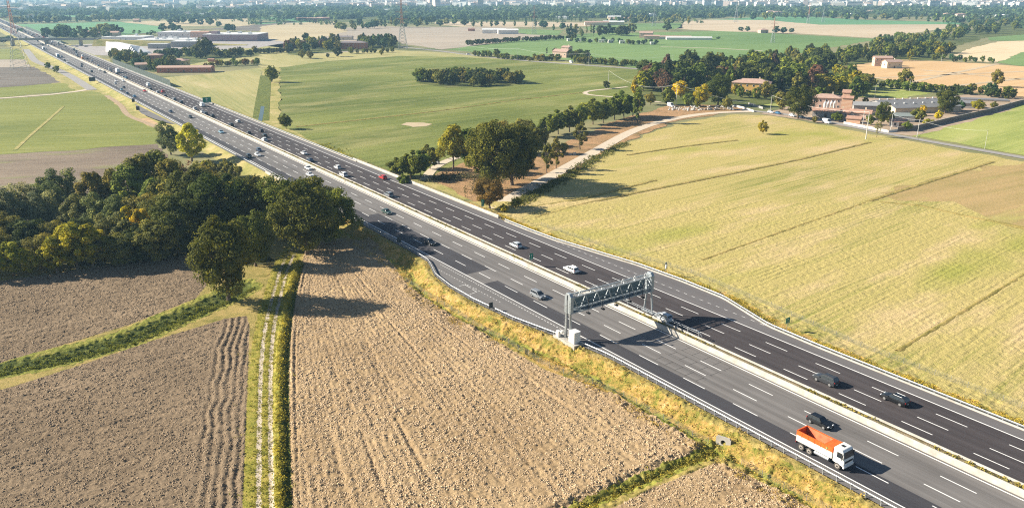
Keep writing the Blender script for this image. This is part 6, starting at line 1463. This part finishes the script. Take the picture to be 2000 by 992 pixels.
# riprap boulders on the river bank
rb = random.Random(5); bm = MB()
protoB = None
for i in range(110):
    t = rb.random(); u = 1306 + 130 * t; v = 216 - 2.5 * t + rb.uniform(-5, 2)
    x, y = G(u, v)
    if protoB is None:
        m = MB(); rr = random.Random(3); secs = []
        for zz, q in ((-.4, .7), (0, 1.0), (.4, .85), (.65, .4)): secs.append([(math.cos(a * math.pi / 4) * q * rr.uniform(.8, 1.15), math.sin(a * math.pi / 4) * q * rr.uniform(.8, 1.15), zz) for a in range(8)])
        m.loft(secs); protoB = m.build('boulder', flat('white_stone', (.50, .48, .44), .9, var=.15)); o = protoB
    else: o = protoB.copy(); COL.objects.link(o)
    s = rb.uniform(.35, .8); o.location = (x, y, GZ + .2 + rb.uniform(0, .8) * (1 if v < 212 else .3)); o.rotation_euler = (rb.uniform(-.5, .5), rb.uniform(-.5, .5), rb.uniform(0, 6)); o.scale = (s * rb.uniform(.8, 1.4), s, s)
    tag(o, 'white boulder in the riprap on the river bank before the villa', 'boulder', 'white riprap boulders')
# ============================================================ vehicles
PAINTC = NT('car_paint', .28); PAINTC.l(PAINTC.n('ObjectInfo').outputs['Color'], PAINTC.b.inputs['Base Color']); PAINTC.b.inputs['Specular IOR Level'].default_value = .5; PAINTC.b.inputs['Coat Weight'].default_value = .35; PAINTC.b.inputs['Coat Roughness'].default_value = .1; PAINTC = PAINTC.m
CGLASS = NT('car_glass', .08); CGLASS.col((0.018, 0.024, 0.032)); CGLASS.b.inputs['Specular IOR Level'].default_value = .7; CGLASS = CGLASS.m
TYRE = flat('tyre_rubber', (.025, .025, .025), .85, var=0); RIM = flat('wheel_rim', (.38, .38, .38), .4, .6, var=0); LAMPW = flat('headlamp', (.75, .77, .8), .2, var=0); LAMPR = flat('tail_lamp', (.35, .02, .02), .3, var=0); PLATE = flat('number_plate', (.75, .75, .72), .5, var=0); TRIM = flat('black_trim', (.03, .03, .032), .6, var=0)
def sec(x, w_, zb, zt, r=.12):
    return [(x, -w_ * .9, zb), (x, -w_, zb + .12), (x, -w_, zt - r - .1), (x, -w_ * .96, zt - r * .5), (x, -w_ * .86, zt), (x, w_ * .86, zt), (x, w_ * .96, zt - r * .5), (x, w_, zt - r - .1), (x, w_, zb + .12), (x, w_ * .9, zb)]
SPEC = {  # L, W, H, belt, stations (x fraction, width, top), cabin base rear/front, roof rear/front, wheel radius
    'hatchback': (4.1, 1.76, 1.47, .95, [(-1, .80, .55), (-.97, .93, .80), (-.85, 1, .96), (0, 1, .96), (.36, 1, .97), (.72, .97, .86), (.92, .9, .72), (1, .78, .50)], (-.93, .42), (-.72, .10), .32),
    'estate car': (4.6, 1.80, 1.48, .95, [(-1, .80, .55), (-.97, .93, .82), (-.85, 1, .96), (0, 1, .96), (.34, 1, .97), (.72, .97, .86), (.92, .9, .72), (1, .78, .50)], (-.96, .40), (-.82, .10), .33),
    'saloon': (4.6, 1.80, 1.43, .94, [(-1, .80, .60), (-.97, .92, .92), (-.75, .98, .97), (-.5, 1, .96), (.32, 1, .96), (.72, .97, .85), (.92, .9, .70), (1, .78, .48)], (-.72, .38), (-.40, .08), .33),
    'SUV': (4.5, 1.86, 1.68, 1.08, [(-1, .84, .6), (-.97, .95, .95), (-.88, 1, 1.08), (0, 1, 1.08), (.38, 1, 1.09), (.74, .98, 1.0), (.93, .93, .86), (1, .84, .6)], (-.94, .44), (-.78, .14), .37),
    'people carrier': (4.2, 1.78, 1.64, 1.02, [(-1, .82, .6), (-.97, .94, .9), (-.88, 1, 1.02), (0, 1, 1.02), (.5, 1, 1.03), (.78, .97, .88), (.93, .9, .74), (1, .8, .5)], (-.95, .62), (-.82, .12), .33),
    'van': (5.6, 2.0, 2.45, 1.35, [(-1, .96, 1.3), (-.985, 1, 1.36), (0, 1, 1.36), (.6, 1, 1.36), (.80, .97, 1.10), (.94, .92, .95), (1, .82, .6)], (-.99, .68), (-.98, .42), .36),
}
def car_mesh(kind, lod):
    L, W, H, belt, st, (rb_, fb), (rr, rf), wr = SPEC[kind]; hl = L / 2; hw = W / 2
    body = MB(); body.loft([sec(f * hl, w_ * hw, .22 if abs(f) < .98 else .35, zt) for f, w_, zt in st])
    bw = hw * .90; rw = hw * (.72 if kind != 'van' else .88); z0, z1 = belt - .03, H
    cb = [(rb_ * hl, -bw), (fb * hl, -bw), (fb * hl, bw), (rb_ * hl, bw)]; cr = [(rr * hl, -rw), (rf * hl, -rw), (rf * hl, rw), (rr * hl, rw)]
    ins = .10
    mid = [((a[0] * .12 + b[0] * .88), (a[1] * .12 + b[1] * .88)) for a, b in zip(cb, cr)]; zm = z0 + (z1 - .05 - z0) * .93
    top = [(p[0] * .97 + (.03 * (rr + rf) / 2 * hl), p[1] * .86) for p in cr]
    body.loft([[(x, y, z0) for x, y in cb], [(x, y, zm) for x, y in mid], [(x, y, z1) for x, y in top]])
    wins = []
    names = ['side_window', 'windscreen', 'side_window', 'rear_window']
    for i in range(4):
        if kind == 'van' and i == 3: continue
        a, b = cb[i], cb[(i + 1) % 4]; c, d = mid[(i + 1) % 4], mid[i]
        A, B, C, D = Vector((*a, z0 + .02)), Vector((*b, z0 + .02)), Vector((*c, zm)), Vector((*d, zm))
        n_ = (B - A).cross(D - A).normalized() * .018
        def pt(s, t): return (A * (1 - s) + B * s) * (1 - t) + (D * (1 - s) + C * s) * t + n_
        m = MB(); s0, s1 = (.06, .94)
        if kind == 'van' and i in (0, 2): s0, s1 = ((.78, .97) if i == 0 else (.03, .22))
        if i in (1, 3): m.quad(pt(s0, .08), pt(s1, .08), pt(s1, .92), pt(s0, .92))
        elif kind == 'van': m.quad(pt(s0, .1), pt(s1, .1), pt(s1, .8), pt(s0, .8))
        else:
            for (p, q) in ((.05, .30), (.33, .62), (.65, .94)): m.quad(pt(p, .08), pt(q, .08), pt(q, .9), pt(p, .9))
        wins.append((names[i], m))
    wheels = [(x * hl, y * (hw - .09)) for x in (-.60, .60) for y in (-1, 1)]
    return body, wins, wheels, wr, hl, hw, belt
def build_car(kind, lod):
    body, wins, wheels, wr, hl, hw, belt = car_mesh(kind, lod)
    nm = kind.lower().replace(' ', '_'); nm = {'hatchback': 'hatchback_car', 'saloon': 'saloon_car', 'suv': 'offroad_car', 'people_carrier': 'people_carrier'}.get(nm, nm)
    if lod:
        m = body; m.mi = [0] * len(m.f); m.cur = 1
        for _, w_ in wins: m.add(w_.v, w_.f)
        m.cur = 2
        for x, y in wheels: m.tube((x, y - .1, wr), (x, y + .1, wr), wr, n=8)
        m.cur = 3
        for y in (-1, 1): m.box((hl * .96, y * hw * .62, belt * .66), (.12, .32, .16))
        m.cur = 4
        for y in (-1, 1): m.box((-hl * .975, y * hw * .72, belt * .85), (.1, .26, .2))
        return m.build(nm, [PAINTC, CGLASS, TYRE, LAMPW, LAMPR])
    root = empty(nm)
    body.build('body', PAINTC, root, bevel=.03)
    for n_, w_ in wins: w_.build(n_, CGLASS, root)
    for x, y in wheels:
        s = 1 if y > 0 else -1
        m = MB(); m.tube((0, -.11, 0), (0, .11, 0), wr, n=14); w_ = m.build('wheel', TYRE, root); w_.location = (x, y, wr)
        m = MB(); m.tube((0, s * .112, 0), (0, s * .125, 0), wr * .66, n=12); m.build('rim', RIM, w_)
    for y in (-1, 1):
        m = MB(); m.box((hl * .945, y * hw * .66, belt * .70), (.16, .34, .15)); m.build('headlight', LAMPW, root, bevel=.03)
        m = MB(); m.box((-hl * .965, y * hw * .74, belt * .88), (.12, .26, .2)); m.build('tail_light', LAMPR, root, bevel=.03)
        m = MB(); m.box((hl * .34, y * (hw + .08), belt + .06), (.14, .2, .14)); m.build('side_mirror', PAINTC, root, bevel=.03)
    m = MB(); m.box((hl * 1.0, 0, .42), (.03, .5, .12)); m.build('number_plate', PLATE, root); m = MB(); m.box((-hl * 1.0, 0, .5), (.03, .5, .12)); m.build('number_plate', PLATE, root)
    m = MB(); m.box((hl * .985, 0, .56), (.05, hw * .9, .14)); m.build('grille', TRIM, root)
    if kind in ('SUV', 'estate car'):
        m = MB()
        for y in (-1, 1): m.tube((-hl * .6, y * hw * .58, SPEC[kind][2] + .03), (hl * .05, y * hw * .58, SPEC[kind][2] + .03), .03, n=5)
        m.build('roof_rail', TRIM if kind == 'SUV' else GALV, root)
    return root
CARP = {}
PAL = {'white': (.78, .78, .77), 'silver': (.48, .51, .54), 'grey': (.22, .235, .25), 'dark grey': (.04, .043, .048), 'black': (.008, .009, .011), 'dark blue': (.025, .045, .09), 'blue': (.05, .16, .30), 'red': (.55, .03, .025), 'dark green': (.035, .07, .06), 'orange': (.75, .25, .05), 'light blue': (.22, .36, .45)}
LANES = {'n': (97.1, 100.9, 104.8, 108.6), 'f': (115.1, 118.4, 121.9, 125.3)}
VEH = []
HN = math.atan2(-DV[1], -DV[0]); HF = math.atan2(DV[1], DV[0])
def vehicle(kind, color, u=None, v=None, label=None, d=None, lane=None, heading=None, z=0.0, side=None, group='traffic on the motorway', zpix=.6, cat=None):
    if u is not None: x, y = G(u, v, z + zpix); l, dd = LD(x, y)
    else: l, dd = lane, d; x, y = R(l, dd)
    if heading is None:
        side = 'n' if l < 112 else 'f'; c = min(LANES[side], key=lambda q: abs(q - l)); l = l + (c - l) * .75; x, y = R(l, dd); heading = HN if side == 'n' else HF
    dist = math.hypot(x, y); lod = dist > 330
    key = (kind, lod)
    if key not in CARP: CARP[key] = build_car(kind, lod); root = CARP[key]; register(root) if not lod else None
    else: root = copy_tree(CARP[key])
    root.location = (x, y, z + .012); root.rotation_euler = (0, 0, heading + random.uniform(-.008, .008)); c = (*PAL[color], 1); root.color = c
    for q in CH.get(root.name, ()): q.color = c
    VEH.append([root, kind, color, dist, side, label, group, cat or ('van' if kind == 'van' else 'car')]); return root
# heading towards the camera (near carriageway)
for a in (('hatchback', 'black', 1603, 822, 'shiny black hatchback in the middle lane just behind the orange and white truck'),
          ('people carrier', 'grey', 1053, 575, 'grey people carrier approaching the lay-by on the near carriageway'),
          ('saloon', 'black', 831, 474, 'black car with bright headlamps half inside the oak shadow'),
          ('saloon', 'dark green', 757, 413, 'dark green car just beyond the rightmost oak on the near carriageway'),
          ('saloon', 'white', 604, 328, 'white saloon next to the median, level with another white car'), ('saloon', 'white', 606, 341, 'white saloon one lane outside its white companion'),
          ('hatchback', 'dark blue', 506, 293, 'dark blue hatchback beside a white car on the near carriageway'), ('hatchback', 'white', 504, 302, 'white hatchback between a dark blue and a black car'), ('hatchback', 'black', 486, 305, 'black hatchback in the slow lane beside the poplar shrubs'),
          ('saloon', 'light blue', 429, 258, 'pale blue saloon alone on the near carriageway above the bright poplar'), ('hatchback', 'dark grey', 369, 229), ('saloon', 'dark blue', 331, 218), ('saloon', 'blue', 266, 188), ('hatchback', 'dark blue', 243, 183), ('hatchback', 'light blue', 241, 175), ('hatchback', 'dark grey', 245, 171),
          ('saloon', 'silver', 227, 163), ('saloon', 'white', 227, 158), ('SUV', 'dark grey', 180, 140), ('hatchback', 'dark blue', 161, 130), ('saloon', 'black', 158, 126), ('saloon', 'white', 134, 121), ('hatchback', 'dark grey', 127, 118), ('SUV', 'silver', 120, 111), ('hatchback', 'grey', 90, 96), ('van', 'white', 3, 57), ('saloon', 'white', 44, 74), ('saloon', 'white', 52, 78), ('saloon', 'grey', 38, 71),
          # going away (far carriageway)
          ('estate car', 'black', 1748, 778, 'black estate car on the far carriageway, nearest to the right edge'), ('SUV', 'dark grey', 1613, 741, 'dark off-road car with silver windows on the far carriageway'), ('SUV', 'silver', 1293, 620, 'silver car passing behind the median railing under the gantry shadow'),
          ('estate car', 'white', 1113, 526, 'pale silver estate car just behind the gantry on the far carriageway'), ('hatchback', 'silver', 1008, 478, 'silver hatchback in the far carriageway left of the small green median sign'), ('SUV', 'grey', 761, 380, 'grey off-road car beside the median opposite the river parapet'),
          ('hatchback', 'red', 749, 346, 'bright red hatchback with roof box near the far parapet'), ('SUV', 'white', 672, 341, 'white off-road car beside the median on the far carriageway'), ('hatchback', 'white', 663, 326, 'white hatchback one lane out from the white off-road car'), ('saloon', 'dark blue', 604, 313, 'dark blue saloon close to the median on the far carriageway'),
          ('saloon', 'white', 593, 299, 'white saloon in the middle of the far carriageway, alone'), ('SUV', 'white', 515, 273, 'white off-road car in a knot of dark cars'), ('SUV', 'black', 514, 266, 'black off-road car in front of a white one'), ('hatchback', 'dark grey', 507, 256), ('hatchback', 'dark grey', 481, 260), ('SUV', 'black', 447, 245), ('estate car', 'white', 461, 237), ('SUV', 'black', 416, 227),
          ('SUV', 'dark grey', 396, 223), ('saloon', 'white', 398, 218), ('hatchback', 'white', 381, 212), ('van', 'white', 397, 206), ('SUV', 'dark grey', 355, 200), ('SUV', 'grey', 342, 194), ('hatchback', 'dark blue', 315, 188), ('hatchback', 'silver', 308, 180), ('SUV', 'red', 320, 179), ('saloon', 'red', 289, 177), ('hatchback', 'dark grey', 293, 174), ('van', 'white', 290, 167), ('hatchback', 'white', 246, 158), ('SUV', 'light blue', 249, 152), ('hatchback', 'silver', 238, 151), ('hatchback', 'dark blue', 231, 144),
          ('hatchback', 'grey', 214, 140), ('SUV', 'dark grey', 209, 141), ('saloon', 'silver', 212, 135), ('saloon', 'white', 198, 137), ('hatchback', 'light blue', 189, 129), ('saloon', 'silver', 181, 119), ('hatchback', 'dark grey', 172, 115), ('van', 'orange', 159, 115), ('van', 'white', 164, 111), ('hatchback', 'dark blue', 149, 111), ('hatchback', 'silver', 150, 107), ('saloon', 'white', 117, 97), ('SUV', 'silver', 98, 90), ('van', 'white', 92, 86), ('hatchback', 'dark blue', 99, 85), ('saloon', 'grey', 83, 82), ('van', 'white', 55, 67), ('van', 'silver', 62, 69), ('SUV', 'dark blue', 65, 73), ('saloon', 'silver', 72, 76)):
    vehicle(*a[:4], label=a[4] if len(a) > 4 else None)
r = random.Random(12)
for side, n, d0, d1 in (('n', 26, 1180, 2500), ('f', 52, 960, 2500)):
    for i in range(n):
        vehicle(r.choice(['hatchback', 'saloon', 'SUV', 'van', 'hatchback']), r.choice(['white', 'silver', 'grey', 'dark grey', 'black', 'dark blue', 'white', 'light blue', 'red']), d=d0 + (d1 - d0) * (i + r.uniform(.1, .9)) / n, lane=r.choice(LANES[side]))
# trucks
def dump_truck(u, v):
    x, y = G(u, v, 0.6); l, d = LD(x, y); l = 97.2; x, y = R(l, d); root = empty('tipper_truck', (x, y, .012), HN, 'tipper truck with white cab and orange topped empty bed in the slow lane', 'truck')
    OR = flat('orange_paint', (.74, .12, .02), .5, var=.2, scale=1.0); DW = flat('dusty_white', (.62, .59, .54), .6, var=.18, scale=.9); ORI = flat('orange_worn', (.62, .17, .08), .7, var=.35, scale=1.2)
    m = MB(); m.box((-.3, 0, .85), (7.4, .9, .3)); m.build('chassis', DARKM, root)
    # cab
    m = MB(); P = [(2.15, 1.0), (3.95, .75), (4.0, 1.6), (3.9, 2.0), (3.68, 3.02), (3.4, 3.25), (2.15, 3.3)]
    m.loft([[(a, -1.2, z) for a, z in P], [(a, 1.2, z) for a, z in P]]); cab = m.build('cab', WHITE, root, bevel=.09)
    m = MB(); m.loft([[(3.93, -1.08, 2.02), (3.93, 1.08, 2.02), (3.71, 1.04, 2.92), (3.71, -1.04, 2.92)], [(3.965, -1.08, 2.03), (3.965, 1.08, 2.03), (3.745, 1.04, 2.93), (3.745, -1.04, 2.93)]]); m.build('windscreen', CGLASS, cab)
    for s in (-1, 1):
        m = MB(); m.loft([[(2.75, s * 1.205, 1.95), (3.72, s * 1.205, 1.95), (3.55, s * 1.205, 2.8), (2.75, s * 1.205, 2.8)], [(2.75, s * 1.225, 1.95), (3.72, s * 1.225, 1.95), (3.55, s * 1.225, 2.8), (2.75, s * 1.225, 2.8)]]); m.build('side_window', CGLASS, cab)
        m = MB(); m.box((3.72, s * 1.42, 2.3), (.12, .2, .75)); m.tube((3.6, s * 1.2, 2.75), (3.72, s * 1.42, 2.6), .025, n=4); m.build('side_mirror', DARKM, cab)
        m = MB(); m.box((3.985, s * .85, .98), (.06, .42, .2)); m.build('headlight', LAMPW, cab)
        m = MB(); m.tube((-.2 - .7, s * .98, .80), (1.5, s * .98, .80), .3, n=12); m.build('fuel_tank' if s > 0 else 'air_tank', GALV, root)
    m = MB(); m.box((3.99, 0, 1.45), (.05, 1.9, .34)); m.build('grille', DARKM, cab); m = MB(); m.box((3.95, 0, .72), (.26, 2.4, .38)); m.build('bumper', WHITE, cab, bevel=.04)
    m = MB(); m.box((4.085, 0, .62), (.02, .52, .12)); m.build('number_plate', PLATE, cab); m = MB(); m.box((2.8, .1, 3.31), (.5, .5, .05)); m.build('roof_hatch', DARKM, cab)
    # bed: white lower panels, orange upper boards
    x0_, x1_ = -4.1, 2.0
    m = MB()
    for s in (-1, 1): m.box(((x0_ + x1_) / 2, s * 1.2, 1.75), (x1_ - x0_, .1, 1.0))
    m.box(((x0_ + x1_) / 2, 0, 1.3), (x1_ - x0_ - .1, 2.3, .1)); m.box((x1_ - .05, 0, 1.75), (.1, 2.3, 1.0)); m.build('bed_panel', DW, root)
    m = MB()
    for s in (-1, 1):
        m.box(((x0_ + x1_) / 2, s * 1.2, 2.57), (x1_ - x0_, .09, .62)); m.box(((x0_ + x1_) / 2, s * 1.2, 2.92), (x1_ - x0_ + .06, .16, .09))
    m.box((x0_, 0, 2.0), (.1, 2.42, 1.6)); m.box((x0_, 0, 2.92), (.16, 2.5, .09)); m.build('bed_board', OR, root)
    m = MB()
    for s in (-1, 1):
        m.box(((x0_ + x1_) / 2, s * 1.13, 2.1), (x1_ - x0_ - .2, .03, 1.5))
    m.box(((x0_ + x1_) / 2, 0, 1.37), (x1_ - x0_ - .2, 2.2, .03)); m.build('bed_lining', ORI, root)
    m = MB(); m.loft([[(.55, -1.25, 2.9), (.55, 1.25, 2.9), (.55, 1.25, 2.98), (.55, -1.25, 2.98)], [(2.1, -1.25, 3.0), (2.1, 1.25, 3.0), (2.1, 1.25, 3.08), (2.1, -1.25, 3.08)]]); m.box((2.03, 0, 2.6), (.08, 2.4, .8)); m.build('bed_canopy', OR, root)
    m = MB()
    for k in range(5):
        for s in (-1, 1): m.box((x0_ + .9 + k * 1.08, s * 1.255, 2.5), (.07, .03, .74))
    m.build('bed_rib', flat('orange_dark', (.55, .09, .02), .5, var=0), root)
    for s in (-1, 1):
        m = MB(); m.tube((1.05, s * 1.25, 2.55), (1.05, s * 1.275, 2.55), .2, n=16); em = m.build('emblem', flat('emblem_green', (.03, .16, .09), .5, var=0), root)
        m = MB(); m.tube((1.05, s * 1.275, 2.55), (1.05, s * 1.28, 2.55), .1, n=12); m.build('emblem_center', flat('emblem_yellow', (.6, .5, .1), .5, var=0), em)
    for X in (3.0, -1.75, -3.15):
        for s in (-1, 1):
            m = MB(); m.tube((0, -.16, 0), (0, .16, 0), .52, n=18); w_ = m.build('wheel', flat('truck_tyre', (.06, .055, .05), .9, var=0) if 'truck_tyre' not in MATS else MATS['truck_tyre'], root); w_.location = (X, s * 1.06, .52)
            m = MB(); m.tube((0, s * .162, 0), (0, s * .175, 0), .33, n=14); rm = m.build('rim', flat('dusty_rim', (.30, .27, .24), .7, var=.1) if 'dusty_rim' not in MATS else MATS['dusty_rim'], w_); m = MB(); m.tube((0, s * .17, 0), (0, s * .24, 0), .12, n=10); m.build('hub', DARKM, w_)
    m = MB(); m.box((-4.15, 0, .75), (.1, 2.2, .14)); m.build('rear_bar', DARKM, root)
    for s in (-1, 1): m = MB(); m.box((-4.2, s * .95, .95), (.06, .36, .16)); m.build('tail_light', LAMPR, root)
dump_truck(1612, 884)
def box_truck(u, v, cabcol, side, label, L=9.5, lodcol='white'):
    x, y = G(u, v, 1.5); l, d = LD(x, y); c = min(LANES[side], key=lambda q: abs(q - l)); x, y = R(c, d); root = empty('box_truck', (x, y, .012), HN if side == 'n' else HF, label, 'truck', 'traffic on the motorway')
    m = MB(); m.box((L / 2 - 1.1, 0, 1.75), (2.1, 2.4, 2.5)); cab = m.build('cab', flat('cab_' + cabcol, PAL[cabcol], .4, var=0) if 'cab_' + cabcol not in MATS else MATS['cab_' + cabcol], root, bevel=.12)
    m = MB(); m.box((L / 2 - .04, 0, 2.1), (.06, 2.1, .9)); m.build('windscreen', CGLASS, cab)
    m = MB(); m.box((-1.1, 0, 2.45), (L - 2.5, 2.5, 2.8)); m.build('cargo_box', WHITE, root, bevel=.05)
    for X in (L / 2 - 1.2, -L / 2 + 1.6, -L / 2 + 2.9):
        for s in (-1, 1): m = MB(); m.tube((X, s * 1.05 - .14, .5), (X, s * 1.05 + .14, .5), .5, n=10); m.build('wheel', TYRE, root)
box_truck(109, 110, 'blue', 'n', 'white box truck with blue cab, nearest truck beyond the big dark sign back', 10)
box_truck(79, 96, 'silver', 'n', 'white box truck just this side of the overpass, facing the camera', 9)
box_truck(233, 139, 'white', 'f', 'white box lorry going away beside the green noise barrier', 9)
# parked and local vehicles
LN = math.atan2(*(np.array(G(1700, 255)) - np.array(G(1620, 238)))[::-1])
for kind, col, u, v, lab in (('van', 'white', 1615, 239, 'white van parked on the lane below the silos'), ('estate car', 'white', 1506, 219, 'white estate car on the lane left of the enormous oak'), ('hatchback', 'blue', 1520, 221, 'blue car behind the white estate car at the oak'), ('SUV', 'white', 1548, 226, 'white car half hidden behind the enormous oak trunk'), ('hatchback', 'dark blue', 1566, 229, 'dark blue car in the shade right of the oak trunk'),
                            ('van', 'white', 1116, 122.5, 'white van leaving the pink farmhouse drive'), ('saloon', 'white', 915, 106, 'white car on the lane behind the copse'), ('hatchback', 'light blue', 944, 109, 'pale blue car on the lane behind the hedge shrubs'), ('SUV', 'silver', 848, 317, 'pale car parked among bushes by the small path'),
                            ('van', 'white', 1310, 207, 'small pale vehicle beside the tall river pole'),
                            ('saloon', 'blue', 150, 91, 'blue car parked alone in the factory car park'), ('SUV', 'black', 168, 91, 'black car parked in the factory car park'), ('hatchback', 'grey', 227, 103, 'grey car at the end of the factory car park'), ('van', 'white', 196, 88, 'white van by the canopy of the factory')):
    vehicle(kind, col, u, v, lab, heading=LN if u > 1000 else random.uniform(0, 3), z=GZ + .06, side='p', group='parked and local vehicles')
# small boxes on the path
x, y = G(1122, 303); r_ = empty('stone_block', (x, y, GZ), .4, 'pair of pale stone blocks beside the gravel path', 'block')
m = MB(); m.box((0, 0, .5), (1.4, 1.1, 1.1)); m.build('block', CONC, r_, bevel=.08); m = MB(); m.box((-1.8, .4, .45), (1.3, 1.0, .9)); m.build('block', CONC, r_, bevel=.08)
# labels for the traffic: colour, kind and place in the queue
for side, nm in (('n', 'near carriageway'), ('f', 'far carriageway')):
    L = sorted([q for q in VEH if q[4] == side], key=lambda q: q[3])
    for i, q in enumerate(L):
        kind = q[1] if q[1] != 'SUV' else 'off-road car'
        tag(q[0], q[5] or '%s %s on the %s, %s vehicle counted from the nearest' % (q[2], kind, nm, ordw(i)), q[7], q[6])
for q in VEH:
    if q[4] == 'p': tag(q[0], q[5], q[7], q[6])

# ------------------------------------------------------------ the air
def air():
    m = MB(); z0, z1 = -5.5, 69.0; B = 12500
    m.box((0, B / 2 - 1000, (z0 + z1) / 2), (2 * B, B * 1.6, z1 - z0)); o = m.build('haze', None)
    k = bpy.data.materials.new('haze'); k.use_nodes = True; t = k.node_tree; t.nodes.clear()
    out = t.nodes.new('ShaderNodeOutputMaterial'); pv = t.nodes.new('ShaderNodeVolumePrincipled'); pv.inputs['Color'].default_value = (.42, .72, 1.0, 1); pv.inputs['Density'].default_value = HAZE; pv.inputs['Anisotropy'].default_value = .15
    t.links.new(pv.outputs[0], out.inputs['Volume']); o.data.materials.append(k); tag(o, 'pale blue summer haze over the plain', 'haze', kind='stuff')
HAZE = 0.00012
air()
